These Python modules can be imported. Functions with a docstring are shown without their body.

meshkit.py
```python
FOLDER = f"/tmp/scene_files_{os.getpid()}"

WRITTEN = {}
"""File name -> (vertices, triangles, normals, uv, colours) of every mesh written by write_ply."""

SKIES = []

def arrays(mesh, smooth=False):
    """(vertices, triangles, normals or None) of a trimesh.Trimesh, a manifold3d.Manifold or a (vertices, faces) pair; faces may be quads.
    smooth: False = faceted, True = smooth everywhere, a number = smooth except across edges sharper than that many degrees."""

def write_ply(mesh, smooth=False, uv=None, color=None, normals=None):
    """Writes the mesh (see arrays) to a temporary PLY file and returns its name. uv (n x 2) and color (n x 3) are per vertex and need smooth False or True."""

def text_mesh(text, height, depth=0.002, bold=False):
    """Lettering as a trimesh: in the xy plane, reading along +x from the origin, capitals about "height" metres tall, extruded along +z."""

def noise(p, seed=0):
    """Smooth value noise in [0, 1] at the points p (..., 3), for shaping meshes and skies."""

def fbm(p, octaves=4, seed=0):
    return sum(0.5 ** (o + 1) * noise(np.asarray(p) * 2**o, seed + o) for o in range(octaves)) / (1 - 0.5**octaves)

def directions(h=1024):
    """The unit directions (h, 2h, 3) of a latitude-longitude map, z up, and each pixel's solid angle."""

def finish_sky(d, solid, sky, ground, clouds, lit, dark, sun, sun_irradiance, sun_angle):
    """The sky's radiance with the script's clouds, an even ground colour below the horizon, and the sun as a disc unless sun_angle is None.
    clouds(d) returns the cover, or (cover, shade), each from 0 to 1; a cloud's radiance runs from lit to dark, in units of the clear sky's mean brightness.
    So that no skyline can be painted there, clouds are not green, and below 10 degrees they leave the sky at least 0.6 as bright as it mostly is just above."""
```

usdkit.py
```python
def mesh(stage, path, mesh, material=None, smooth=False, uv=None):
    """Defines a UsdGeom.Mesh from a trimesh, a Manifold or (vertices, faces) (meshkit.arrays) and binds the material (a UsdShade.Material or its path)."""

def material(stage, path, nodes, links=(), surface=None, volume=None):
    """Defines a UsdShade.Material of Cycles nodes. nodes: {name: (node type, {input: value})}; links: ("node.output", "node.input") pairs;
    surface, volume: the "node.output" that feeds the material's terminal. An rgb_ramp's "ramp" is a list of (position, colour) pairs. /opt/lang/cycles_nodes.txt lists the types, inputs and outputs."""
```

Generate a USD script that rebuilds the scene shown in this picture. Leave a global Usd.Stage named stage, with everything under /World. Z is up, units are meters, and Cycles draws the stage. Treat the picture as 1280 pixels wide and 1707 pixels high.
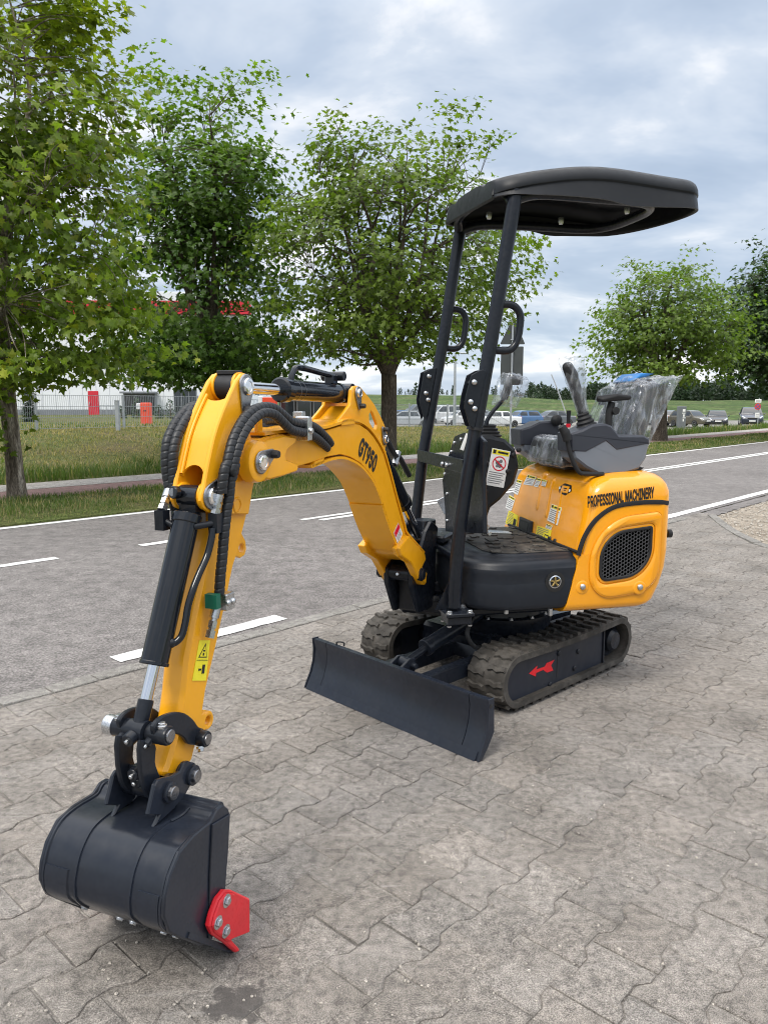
import math, random
import numpy as np
import trimesh
import manifold3d as m3
import shapely.geometry as sg
from shapely import affinity
import usdkit, meshkit
from pxr import Usd, UsdGeom, UsdLux, UsdShade, Gf, Sdf

stage = Usd.Stage.CreateInMemory()
UsdGeom.SetStageUpAxis(stage, UsdGeom.Tokens.z)
UsdGeom.SetStageMetersPerUnit(stage, 1.0)
stage.SetDefaultPrim(UsdGeom.Xform.Define(stage, '/World').GetPrim())

# ------------------------------------------------------------------ camera
EYE = 1.40                      # eye height in metres
PITCH = math.atan((853.5 - 672.0) / 1280.0)
EXPOSURE = 1.0
cam = UsdGeom.Camera.Define(stage, '/World/camera')
cam.CreateHorizontalApertureAttr(36.0)
cam.CreateVerticalApertureAttr(36.0 * 1707 / 1280)
cam.CreateFocalLengthAttr(36.0)
cam.CreateClippingRangeAttr(Gf.Vec2f(0.05, 3000))
cam.AddTranslateOp().Set(Gf.Vec3d(0, 0, EYE))
cam.AddRotateXOp().Set(90.0 - math.degrees(PITCH))
cam.CreateExposureAttr(EXPOSURE)

# ------------------------------------------------------------------ sky and sun
SUN_AZ, SUN_EL = math.radians(215.0), math.radians(52.0)      # azimuth = atan2(x, y), towards the sun
SKY_STRENGTH, SUN_I = 0.10, 0.36
dome = UsdLux.DomeLight.Define(stage, '/World/sky')
dome.GetPrim().SetCustomDataByKey('kind', 'structure')
dome.GetPrim().SetCustomDataByKey('label', 'overcast blue grey sky with soft broken clouds')
CLOUD = 9.0
skym = usdkit.material(stage, '/World/Looks/sky', {
    'sky': ('sky_texture', {'sky_type': 'single_scattering', 'sun_disc': False, 'sun_elevation': SUN_EL, 'sun_rotation': SUN_AZ}),
    'tc': ('texture_coordinate', {}),
    'sep': ('separate_xyz', {}),
    'zc': ('math', {'math_type': 'maximum', 'value2': 0.0}),
    'za': ('math', {'math_type': 'add', 'value2': 0.26}),
    'px': ('math', {'math_type': 'divide'}), 'py': ('math', {'math_type': 'divide'}),
    'comb': ('combine_xyz', {}),
    'map1': ('mapping', {'scale': (1.0, 1.35, 1), 'location': (3.1, 1.7, 0), 'rotation': (0, 0, 0.3)}),
    'n1': ('noise_texture', {'scale': 2.1, 'detail': 7, 'roughness': 0.54, 'distortion': 0.25}),
    'n2': ('noise_texture', {'scale': 0.75, 'detail': 4, 'roughness': 0.5}),
    'addn': ('math', {'math_type': 'multiply_add', 'value2': 0.62}),
    'hlf': ('math', {'math_type': 'multiply', 'value2': 0.38}),
    'ramp': ('rgb_ramp', {'ramp': [(0.0, (0.345, 0.435, 0.585)), (0.36, (0.395, 0.49, 0.635)), (0.46, (0.48, 0.575, 0.715)), (0.53, (0.62, 0.70, 0.81)), (0.59, (0.90, 0.93, 0.97)), (0.65, (1.18, 1.18, 1.18)), (1.0, (1.15, 1.15, 1.15))]}),
    'grad': ('rgb_ramp', {'ramp': [(0.0, (0.70, 0.69, 0.68)), (0.12, (0.60, 0.59, 0.58)), (0.42, (0.68, 0.66, 0.64)), (0.65, (1.50, 1.37, 1.24)), (1.0, (2.65, 2.36, 2.08))]}),
    'mul': ('mix', {'mix_type': 'multiply', 'fac': 1.0}),
    'gain': ('vector_math', {'math_type': 'scale', 'scale': CLOUD}),
    'mixs': ('mix', {'mix_type': 'mix', 'fac': 0.9}),
    'bg': ('background_shader', {'strength': SKY_STRENGTH}),
}, [('tc.generated', 'sep.vector'), ('sep.z', 'zc.value1'), ('zc.value', 'za.value1'), ('sep.x', 'px.value1'), ('za.value', 'px.value2'),
    ('sep.y', 'py.value1'), ('za.value', 'py.value2'), ('px.value', 'comb.x'), ('py.value', 'comb.y'), ('comb.vector', 'map1.vector'),
    ('map1.vector', 'n1.vector'), ('map1.vector', 'n2.vector'), ('n2.fac', 'hlf.value1'), ('n1.fac', 'addn.value1'), ('hlf.value', 'addn.value3'),
    ('addn.value', 'ramp.fac'), ('zc.value', 'grad.fac'), ('ramp.color', 'mul.color1'), ('grad.color', 'mul.color2'), ('mul.color', 'gain.vector1'),
    ('sky.color', 'mixs.color1'), ('gain.vector', 'mixs.color2'), ('mixs.color', 'bg.color')], surface='bg.background')
UsdShade.MaterialBindingAPI.Apply(dome.GetPrim()).Bind(skym)
sun = UsdLux.DistantLight.Define(stage, '/World/sun')
sun.CreateNormalizeAttr().Set(True) if hasattr(sun, 'CreateNormalizeAttr') else None
sun.CreateIntensityAttr(SUN_I)
sun.CreateAngleAttr(20.0)
sun.CreateColorAttr(Gf.Vec3f(1.0, 0.95, 0.87))
_sd = np.array([math.sin(SUN_AZ) * math.cos(SUN_EL), math.cos(SUN_AZ) * math.cos(SUN_EL), math.sin(SUN_EL)])
sun.AddRotateXYZOp().Set(Gf.Vec3f(90 - math.degrees(SUN_EL), 0, 180 - math.degrees(SUN_AZ)))

# ------------------------------------------------------------------ frames: each piece of the place is measured in a frame of its own
_Rc = np.array([[1, 0, 0], [0, math.cos(PITCH), -math.sin(PITCH)], [0, math.sin(PITCH), math.cos(PITCH)]])
_Cc = np.array([0, 0, EYE])
def sight(x, y):
    return _Rc.T @ np.array([(x - 640) / 1280.0, 1.0, -(y - 853.5) / 1280.0])
def gp(x, y, z=0.0):
    """the point of the level plane z on a sight line"""
    d = sight(x, y); return _Cc + (z - EYE) / d[2] * d
def dp(x, y, depth):
    d = sight(x, y); return _Cc + depth / d[1] * d
class Frame:
    def __init__(s, o, deg):
        a = math.radians(deg); s.o = np.array([o[0], o[1], 0.0])
        s.f = np.array([math.cos(a), math.sin(a), 0]); s.l = np.array([-math.sin(a), math.cos(a), 0]); s.u = np.array([0, 0, 1.0])
    def w(s, P):
        P = np.asarray(P, float); return s.o + P[..., 0:1] * s.f + P[..., 1:2] * s.l + P[..., 2:3] * s.u
    def side(s, x, y, yp):
        d = sight(x, y); t = (yp - (_Cc - s.o) @ s.l) / (d @ s.l); P = _Cc + t * d - s.o; return (P @ s.f, P[2])
    def front(s, x, y, xp):
        d = sight(x, y); t = (xp - (_Cc - s.o) @ s.f) / (d @ s.f); P = _Cc + t * d - s.o; return (P @ s.l, P[2])
    def top(s, x, y, zp):
        P = gp(x, y, zp) - s.o; return (P @ s.f, P @ s.l)
    def sides(s, pts, yp, o=(0, 0), k=1.0):
        return [s.side(o[0] + k * x, o[1] + k * y, yp) for x, y in pts]
    def s3(s, pts, yp, o=(0, 0), k=1.0):
        out = []
        for p in pts:
            y = p[2] if len(p) > 2 else yp
            x, z = s.side(o[0] + k * p[0], o[1] + k * p[1], y); out.append((x, y, z))
        return out
TR = Frame((-0.008, 3.256), 223.5)          # undercarriage
BD = Frame((0.565, 3.799), 193.0)           # slewing body
BM = Frame((-0.592, 1.798), 248.0)          # boom, arm and bucket (boom swung to its left)
RD = Frame((0, 0), 47.0)                    # along the road

# ------------------------------------------------------------------ prims
_used = {}
def numbered(path):
    if path not in _used:
        _used[path] = 0; return path
    _used[path] += 1
    return '%s_%03d' % (path, _used[path])
def _p(parent):
    return '/World' if parent is None else (parent if isinstance(parent, str) else str(parent.GetPath()))
ORG = {}
def tag(o, label=None, cat=None, group=None, kind=None):
    o = o.GetPrim() if hasattr(o, 'GetPrim') else o
    for k, v in (('label', label), ('category', cat), ('group', group), ('kind', kind)):
        if v: o.SetCustomDataByKey(k, v)
    return o
def thing(name, label, cat, loc=(0, 0, 0), rz=0.0, group=None, kind=None):
    x = UsdGeom.Xform.Define(stage, numbered('/World/' + name))
    x.AddTranslateOp().Set(Gf.Vec3d(*map(float, loc)))
    if rz: x.AddRotateZOp().Set(float(rz))
    ORG[str(x.GetPath())] = np.array(loc, float)
    return tag(x.GetPrim(), label, cat, group, kind)
def _root(path):
    return '/'.join(path.split('/')[:3])
def join(*ms):
    V, F, n = [], [], 0
    for m in ms:
        if m is None: continue
        v, f = vf(m); V.append(v); F.append(f + n); n += len(v)
    return np.vstack(V), np.vstack(F)
def vf(m):
    if hasattr(m, 'to_mesh'):
        q = m.to_mesh(); return np.array(q.vert_properties[:, :3], float), np.array(q.tri_verts, int)
    if isinstance(m, trimesh.Trimesh): return np.array(m.vertices), np.array(m.faces)
    v, f = np.asarray(m[0], float), np.asarray(m[1], int)
    if f.ndim == 2 and f.shape[1] == 4: f = np.vstack([f[:, [0, 1, 2]], f[:, [0, 2, 3]]])
    return v, f
def obj(name, mesh, mat, parent=None, frame=None, smooth=32, label=None, cat=None, group=None, kind=None, local=False):
    """one Mesh prim; coordinates in the frame, stored relative to the thing they belong to"""
    if isinstance(mesh, list): mesh = join(*mesh)
    v, f = vf(mesh)
    if frame is not None: v = frame.w(v)
    path = numbered(_p(parent) + '/' + name)
    o = ORG.get(_root(path))
    if o is not None and not local: v = v - o
    g = usdkit.mesh(stage, path, trimesh.Trimesh(v, f, process=False) if smooth else (v, f), MAT[mat], smooth=smooth)
    return tag(g.GetPrim(), label, cat, group, kind)

# ------------------------------------------------------------------ shapes
def ring_inset(r, d):
    """move a closed ring inwards (counter-clockwise) by d along mitred vertex normals"""
    r = np.asarray(r, float); a = r - np.roll(r, 1, 0); b = np.roll(r, -1, 0) - r
    na = np.stack([-a[:, 1], a[:, 0]], 1); nb = np.stack([-b[:, 1], b[:, 0]], 1)
    na /= np.maximum(np.linalg.norm(na, axis=1, keepdims=True), 1e-9); nb /= np.maximum(np.linalg.norm(nb, axis=1, keepdims=True), 1e-9)
    m = na + nb; l = np.maximum((m * m).sum(1, keepdims=True), 0.5)
    return r + d * 2 * m / l
def slab(poly, a, b, bev=0.0):
    """plate with chamfered edges: poly (outline or shapely polygon with holes) in 2-D, thickness a..b in the third axis; returns (u, v, t) columns"""
    if not hasattr(poly, 'exterior'): poly = sg.Polygon(poly)
    if not poly.is_valid: poly = poly.buffer(0)
    if hasattr(poly, 'geoms'): poly = max(poly.geoms, key=lambda g: g.area)
    if bev > 0: poly = poly.simplify(3e-4)
    poly = sg.polygon.orient(poly, 1.0)
    rings = [np.array(poly.exterior.coords)[:-1]] + [np.array(i.coords)[:-1] for i in poly.interiors]
    V, F, n = [], [], 0
    if a > b: a, b = b, a
    levels = [(a, bev), (a + bev, 0), (b - bev, 0), (b, bev)] if bev > 0 else [(a, 0), (b, 0)]
    flat, starts = [], []
    for r in rings:
        k = len(r); starts.append(n)
        for t, d in levels:
            q = ring_inset(r, d) if d else r
            V.append(np.column_stack([q, np.full(k, t)]))
        for j in range(len(levels) - 1):
            for i in range(k):
                i2 = (i + 1) % k; p = n + j * k
                F += [(p + i, p + i2, p + k + i2), (p + i, p + k + i2, p + k + i)]
        n += k * len(levels)
    import mapbox_earcut as me
    for end in (0, len(levels) - 1):
        pts, idx, ends = [], [], []
        for r, s0 in zip(rings, starts):
            k = len(r); d = levels[end][1]
            pts.append(ring_inset(r, d) if d else r); idx += list(range(s0 + end * k, s0 + end * k + k)); ends.append(len(idx))
        pts = np.vstack(pts)
        tri = me.triangulate_float64(pts, np.array(ends, np.uint32)).reshape(-1, 3)
        for t in tri:
            q = pts[t]; cr = (q[1][0] - q[0][0]) * (q[2][1] - q[0][1]) - (q[1][1] - q[0][1]) * (q[2][0] - q[0][0])
            up = end != 0
            if (cr > 0) != up: t = t[::-1]
            F.append(tuple(idx[i] for i in t))
    return np.vstack(V), np.array(F)
def flip(m):
    v, f = vf(m); return v, f[:, ::-1]
def plate_y(poly, y0, y1, bev=0.002):
    """outline in (x, z), thickness along y"""
    v, f = slab(poly, -max(y0, y1), -min(y0, y1), bev); return v[:, [0, 2, 1]] * [1, -1, 1], f
def plate_z(poly, z0, z1, bev=0.002):
    return slab(poly, z0, z1, bev)
def plate_x(poly, x0, x1, bev=0.002):
    """outline in (y, z), thickness along x"""
    v, f = slab(poly, x0, x1, bev); return v[:, [2, 0, 1]], f
def smooth_ring(pts, n=4, closed=True):
    """Catmull-Rom through the points"""
    P = np.asarray(pts, float); k = len(P); out = []
    rng = range(k) if closed else range(k - 1)
    for i in rng:
        g = lambda j: P[j % k] if closed else P[min(max(j, 0), k - 1)]
        a, b, c, d = g(i - 1), g(i), g(i + 1), g(i + 2)
        for t in np.arange(n) / n:
            out.append(0.5 * (2 * b + (c - a) * t + (2 * a - 5 * b + 4 * c - d) * t * t + (3 * b - a - 3 * c + d) * t ** 3))
    if not closed: out.append(P[-1])
    return np.array(out)
def basis(n):
    n = np.asarray(n, float); n = n / np.linalg.norm(n)
    a = np.array([0, 0, 1.0]) if abs(n[2]) < 0.9 else np.array([1.0, 0, 0])
    u = np.cross(a, n); u /= np.linalg.norm(u); return u, np.cross(n, u), n
def lathe(a, d, prof, k=20, rot=0.0):
    """revolve (t, r) pairs about the axis from a along d"""
    u, v, n = basis(d); a = np.asarray(a, float); V, F = [], []
    ang = np.arange(k) * 2 * np.pi / k + rot
    for t, r in prof:
        V.append(a + t * n + np.outer(np.cos(ang), u) * r + np.outer(np.sin(ang), v) * r)
    for j in range(len(prof) - 1):
        for i in range(k):
            i2 = (i + 1) % k; p = j * k
            F += [(p + i, p + i2, p + k + i2), (p + i, p + k + i2, p + k + i)]
    V = np.vstack(V); n0 = len(V)
    V = np.vstack([V, a + prof[0][0] * n, a + prof[-1][0] * n])
    for i in range(k):
        i2 = (i + 1) % k; F.append((n0, i2, i)); q = (len(prof) - 1) * k; F.append((n0 + 1, q + i, q + i2))
    return V, np.array(F)
def rod(a, b, r, k=16, c=0.002):
    a, b = np.asarray(a, float), np.asarray(b, float); L = np.linalg.norm(b - a)
    c = min(c, L * 0.3, r * 0.5)
    return lathe(a, b - a, [(0, r - c), (c, r), (L - c, r), (L, r - c)] if c > 0 else [(0, r), (L, r)], k)
def tube(pts, r, k=10, n=6, smooth=True, wrap=None):
    """swept tube; r a number or one per point; wrap = (pitch, depth) adds a spiral sleeve"""
    P = smooth_ring(pts, n, False) if smooth and len(pts) > 2 else np.asarray(pts, float)
    if wrap:
        s = np.r_[0, np.cumsum(np.linalg.norm(np.diff(P, axis=0), axis=1))]
        q = np.arange(0, s[-1], wrap[0] / 9.0); P = np.stack([np.interp(q, s, P[:, i]) for i in range(3)], 1)
    s = np.r_[0, np.cumsum(np.linalg.norm(np.diff(P, axis=0), axis=1))]
    T = np.gradient(P, axis=0); T /= np.linalg.norm(T, axis=1, keepdims=True)
    u, v, _ = basis(T[0]); V, F = [], []
    rr = np.interp(np.linspace(0, 1, len(P)), np.linspace(0, 1, len(r)), r) if np.ndim(r) else np.full(len(P), r)
    ang = np.arange(k) * 2 * np.pi / k
    for i in range(len(P)):
        if i:
            u = u - T[i] * (u @ T[i]); u /= np.linalg.norm(u); v = np.cross(T[i], u)
        R = np.full(k, rr[i])
        if wrap:
            ph = (s[i] / wrap[0] - ang / (2 * np.pi)) % 1.0
            R = R - wrap[1] * (np.exp(-((ph - 0.5) / 0.075) ** 2))
        V.append(P[i] + np.outer(np.cos(ang) * R, u) + np.outer(np.sin(ang) * R, v))
    V = np.vstack(V)
    for j in range(len(P) - 1):
        for i in range(k):
            i2 = (i + 1) % k; p = j * k
            F += [(p + i, p + i2, p + k + i2), (p + i, p + k + i2, p + k + i)]
    n0 = len(V); V = np.vstack([V, P[0], P[-1]])
    for i in range(k):
        i2 = (i + 1) % k; F.append((n0, i2, i)); q = (len(P) - 1) * k; F.append((n0 + 1, q + i, q + i2))
    return V, np.array(F)
def cbox(a, b, c=0.004):
    """box between two corners with chamfered edges"""
    a, b = np.minimum(a, b).astype(float), np.maximum(a, b).astype(float); c = min(c, *(0.45 * (b - a)))
    P = []
    for i in np.ndindex(2, 2, 2):
        q = np.where(i, b, a); s = np.where(i, -1, 1) * c
        for k in range(3):
            e = s.copy(); e[k] = 0; P.append(q + e)
    return hull(P)
def hull(P):
    h = trimesh.convex.convex_hull(np.asarray(P, float)); return np.array(h.vertices), np.array(h.faces)
def ball_hull(C, R, k=2):
    s = trimesh.creation.icosphere(k).vertices
    R = np.broadcast_to(R, len(C)); return hull(np.vstack([np.asarray(c) + s * r for c, r in zip(C, R)]))
def beam(a, b, w, h, c=0.004, up=(0, 0, 1)):
    """rectangular bar from a to b: w across, h along up"""
    a, b = np.asarray(a, float), np.asarray(b, float); n = b - a; L = np.linalg.norm(n); n /= L
    u = np.cross(np.asarray(up, float), n); u /= np.linalg.norm(u); v = np.cross(n, u)
    q, f = cbox((0, -w / 2, -h / 2), (L, w / 2, h / 2), c)
    return a + q[:, :1] * n + q[:, 1:2] * u + q[:, 2:3] * v, f
def hexbolt(p, n, r=0.012, h=0.010, washer=True):
    m = [lathe(p, n, [(0.002, r * .98), (h * .8, r), (h, r * .86)], 6)]
    if washer: m.append(lathe(p, n, [(-0.004, r * 1.35), (0.002, r * 1.35), (0.0026, r * 1.25)], 14))
    return join(*m)
def domebolt(p, n, r=0.012):
    return lathe(p, n, [(-0.004, r), (r * .25, r), (r * .5, r * .85), (r * .72, r * .5), (r * .78, 0.001)], 14)
def place(m, at, ex, ey):
    """take a flat mesh in the xy plane to the point at with axes ex, ey"""
    v, f = vf(m); ex, ey = np.asarray(ex, float), np.asarray(ey, float); ez = np.cross(ex, ey); ez /= np.linalg.norm(ez)
    return np.asarray(at, float) + v[:, :1] * ex + v[:, 1:2] * ey + v[:, 2:3] * ez, f
def loft(rings, cap0=True, cap1=True):
    R = [np.asarray(r, float) for r in rings]; k = len(R[0]); V = np.vstack(R); F = []
    for j in range(len(R) - 1):
        for i in range(k):
            i2 = (i + 1) % k; p = j * k
            F += [(p + i, p + i2, p + k + i2), (p + i, p + k + i2, p + k + i)]
    n0 = len(V); V = np.vstack([V, R[0].mean(0), R[-1].mean(0)])
    for i in range(k):
        i2 = (i + 1) % k
        if cap0: F.append((n0, i2, i))
        if cap1: F.append((n0 + 1, (len(R) - 1) * k + i, (len(R) - 1) * k + i2))
    return V, np.array(F)
def rrect(x0, x1, y0, y1, r, k=6):
    """rounded rectangle, counter-clockwise; r one radius or four (x1y1, x0y1, x0y0, x1y0)"""
    r = np.broadcast_to(r, 4); out = []
    for (cx, cy, a0), q in zip(((x1, y1, 0), (x0, y1, 90), (x0, y0, 180), (x1, y0, 270)), r):
        sx, sy = (1 if cx == x1 else -1), (1 if cy == y1 else -1)
        for t in np.linspace(0, 90, k + 1):
            a = math.radians(a0 + t); out.append((cx - sx * q + q * math.cos(a), cy - sy * q + q * math.sin(a)))
    return np.array(out)
def circle(cx, cy, r, k=24):
    a = np.arange(k) * 2 * np.pi / k; return np.column_stack([cx + r * np.cos(a), cy + r * np.sin(a)])
def mani(m):
    v, f = vf(m); t = trimesh.Trimesh(v, f, process=True)
    return m3.Manifold(m3.Mesh(np.asarray(t.vertices, np.float32), np.asarray(t.faces, np.uint32)))
# ------------------------------------------------------------------ materials
MAT = {}
def mat(name, nodes, links, surface='p.BSDF'):
    MAT[name] = usdkit.material(stage, '/World/Looks/' + name, nodes, links, surface=surface)
def paint(name, col, rough=0.35, spec=0.5, coat=0.0, var=0.10, vs=6.0, bump=0.0, bs=400.0, metallic=0.0, dust=0.0, dustcol=(0.32, 0.29, 0.25), dscale=9.0):
    """painted, plastic or metal surface with slight tone and gloss variation, fine relief and, where asked, dust"""
    c = np.array(col)
    nodes = {'g': ('geometry', {}), 'n': ('noise_texture', {'scale': vs, 'detail': 4}),
             'r': ('rgb_ramp', {'ramp': [(0.3, tuple(c * (1 - var))), (0.7, tuple(np.minimum(c * (1 + var), 0.95)))]}),
             'n2': ('noise_texture', {'scale': vs * 5, 'detail': 5}),
             'rr': ('map_range', {'from_min': 0.3, 'from_max': 0.7, 'to_min': max(rough - 0.06, 0.02), 'to_max': rough + 0.07, 'clamp': True}),
             'p': ('principled_bsdf', {'metallic': metallic, 'specular_ior_level': spec, 'coat_weight': coat, 'coat_roughness': 0.06})}
    links = [('g.position', 'n.vector'), ('g.position', 'n2.vector'), ('n.fac', 'r.fac'), ('n2.fac', 'rr.value'), ('rr.result', 'p.roughness')]
    if dust:
        nodes['nd'] = ('noise_texture', {'scale': dscale, 'detail': 6, 'roughness': 0.65})
        nodes['dr'] = ('map_range', {'from_min': 0.45, 'from_max': 0.72, 'to_min': 0.0, 'to_max': dust, 'clamp': True})
        nodes['dm'] = ('mix', {'mix_type': 'mix', 'color2': dustcol})
        links += [('g.position', 'nd.vector'), ('nd.fac', 'dr.value'), ('dr.result', 'dm.fac'), ('r.color', 'dm.color1'), ('dm.color', 'p.base_color')]
    else:
        links.append(('r.color', 'p.base_color'))
    if bump:
        nodes['nb'] = ('noise_texture', {'scale': bs, 'detail': 3}); nodes['b'] = ('bump', {'strength': bump, 'distance': 0.002})
        links += [('g.position', 'nb.vector'), ('nb.fac', 'b.height'), ('b.normal', 'p.normal')]
    mat(name, nodes, links)
paint('yellow_paint', (0.78, 0.345, 0.006), 0.34, 0.45, coat=0.35, var=0.04, vs=3, bump=0.10, bs=160)
paint('hood_yellow', (0.80, 0.318, 0.005), 0.28, 0.45, coat=0.75, var=0.03, vs=2.5, bump=0.04, bs=60)
paint('red_paint', (0.52, 0.010, 0.018), 0.36, 0.5, coat=0.2, var=0.10, vs=20, bump=0.15, bs=300)
paint('black_paint', (0.0065, 0.0082, 0.0120), 0.27, 0.34, coat=0.0, var=0.12, vs=8, bump=0.06, bs=220, dust=0.012)
paint('gloss_black', (0.005, 0.006, 0.008), 0.11, 0.42, coat=0.1, var=0.1, vs=8, bump=0.03, bs=120)
paint('blade_paint', (0.0095, 0.0120, 0.0180), 0.25, 0.42, var=0.12, vs=5, bump=0.03, bs=260, dust=0.015)
paint('track_navy', (0.010, 0.0125, 0.019), 0.40, 0.34, var=0.15, vs=5, bump=0.1, bs=260, dust=0.03)
paint('black_plastic', (0.0085, 0.0095, 0.0115), 0.42, 0.30, var=0.08, vs=6, bump=0.25, bs=900, dust=0.012)
paint('platform_plastic', (0.0105, 0.0130, 0.0180), 0.38, 0.32, var=0.08, vs=5, bump=0.2, bs=900, dust=0.02)
paint('floor_rubber', (0.028, 0.027, 0.026), 0.62, 0.35, var=0.15, vs=12, bump=0.3, bs=500, dust=0.35, dscale=14)
paint('rubber', (0.040, 0.036, 0.031), 0.72, 0.3, var=0.2, vs=9, bump=0.4, bs=300, dust=0.65, dustcol=(0.145, 0.131, 0.114), dscale=12)
paint('grille_wire', (0.055, 0.055, 0.058), 0.40, 0.4, var=0.1)
paint('void_black', (0.002, 0.002, 0.002), 0.9, 0.05, var=0.0)
paint('soft_black', (0.012, 0.012, 0.013), 0.55, 0.4, var=0.1, vs=10, bump=0.3, bs=600)
paint('hose_sleeve', (0.012, 0.013, 0.015), 0.44, 0.45, var=0.15, vs=20, bump=0.2, bs=500)
paint('console_grey', (0.15, 0.165, 0.19), 0.42, 0.4, var=0.04, vs=6, bump=0.25, bs=900)
paint('console_dark', (0.030, 0.033, 0.043), 0.42, 0.4, var=0.06, vs=6, bump=0.25, bs=900)
paint('seat_vinyl', (0.028, 0.029, 0.032), 0.45, 0.4, var=0.12, vs=9, bump=0.3, bs=300)
paint('chrome', (0.72, 0.73, 0.75), 0.09, 0.5, metallic=1.0, var=0.03)
paint('zinc', (0.55, 0.56, 0.57), 0.28, 0.5, metallic=1.0, var=0.10, vs=60)
paint('steel_plate', (0.30, 0.30, 0.31), 0.30, 0.5, metallic=1.0, var=0.12, vs=40)
paint('green_cap', (0.005, 0.085, 0.050), 0.45, 0.4, var=0.1, vs=30, bump=0.2, bs=400)
paint('brass', (0.45, 0.33, 0.13), 0.4, 0.5, metallic=1.0, var=0.1)
paint('sticker_yellow', (0.80, 0.68, 0.03), 0.35, 0.4, var=0.03)
paint('sticker_white', (0.74, 0.74, 0.72), 0.35, 0.4, var=0.03)
paint('sticker_red', (0.62, 0.012, 0.03), 0.35, 0.4, var=0.03)
paint('ink', (0.012, 0.012, 0.012), 0.45, 0.4, var=0.05)
paint('ink_grey', (0.16, 0.16, 0.17), 0.5, 0.3, var=0.05)
paint('arrow_red', (0.68, 0.012, 0.02), 0.42, 0.4, var=0.06)
paint('blue_label', (0.03, 0.24, 0.62), 0.4, 0.4, var=0.05)
paint('galvanised', (0.36, 0.38, 0.40), 0.5, 0.4, metallic=0.6, var=0.12, vs=12)
paint('sign_back', (0.050, 0.056, 0.056), 0.5, 0.4, var=0.10, vs=4)
paint('white_wall', (0.66, 0.68, 0.71), 0.55, 0.3, var=0.04, vs=0.4)
paint('grey_wall', (0.17, 0.18, 0.20), 0.5, 0.4, var=0.06, vs=0.4)
paint('red_cladding', (0.50, 0.022, 0.040), 0.5, 0.4, var=0.06, vs=0.5)
paint('totem_red', (0.66, 0.070, 0.032), 0.45, 0.4, var=0.06, vs=2)
paint('pillar_grey', (0.13, 0.14, 0.15), 0.6, 0.4, var=0.10, vs=3)
paint('tyre', (0.018, 0.018, 0.018), 0.75, 0.3, var=0.1)
paint('tail_red', (0.35, 0.01, 0.01), 0.2, 0.5, coat=0.5)
paint('lamp_clear', (0.62, 0.64, 0.66), 0.12, 0.5, coat=0.6)
for nm, c in dict(car_black=(0.010, 0.011, 0.014), car_navy=(0.014, 0.018, 0.030), car_olive=(0.070, 0.062, 0.040), car_silver=(0.34, 0.36, 0.38), car_white=(0.62, 0.63, 0.63), car_blue=(0.06, 0.13, 0.26), car_red=(0.35, 0.02, 0.02), car_grey=(0.10, 0.11, 0.12)).items():
    paint(nm, c, 0.22, 0.5, coat=0.8, var=0.04, vs=2)
mat('car_glass', {'p': ('principled_bsdf', {'base_color': (0.02, 0.025, 0.03), 'roughness': 0.05, 'specular_ior_level': 0.8})}, [])
mat('dark_glass', {'p': ('principled_bsdf', {'base_color': (0.018, 0.022, 0.026), 'roughness': 0.06, 'specular_ior_level': 0.7})}, [])
mat('window_pane', {'t': ('transparent_bsdf', {'color': (0.45, 0.48, 0.5)}), 'g': ('glossy_bsdf', {'color': (0.9, 0.9, 0.9), 'roughness': 0.03}), 'f': ('fresnel', {'IOR': 1.5}), 'm': ('mix_closure', {})},
    [('f.fac', 'm.fac'), ('t.BSDF', 'm.closure1'), ('g.BSDF', 'm.closure2')], 'm.closure')
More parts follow.
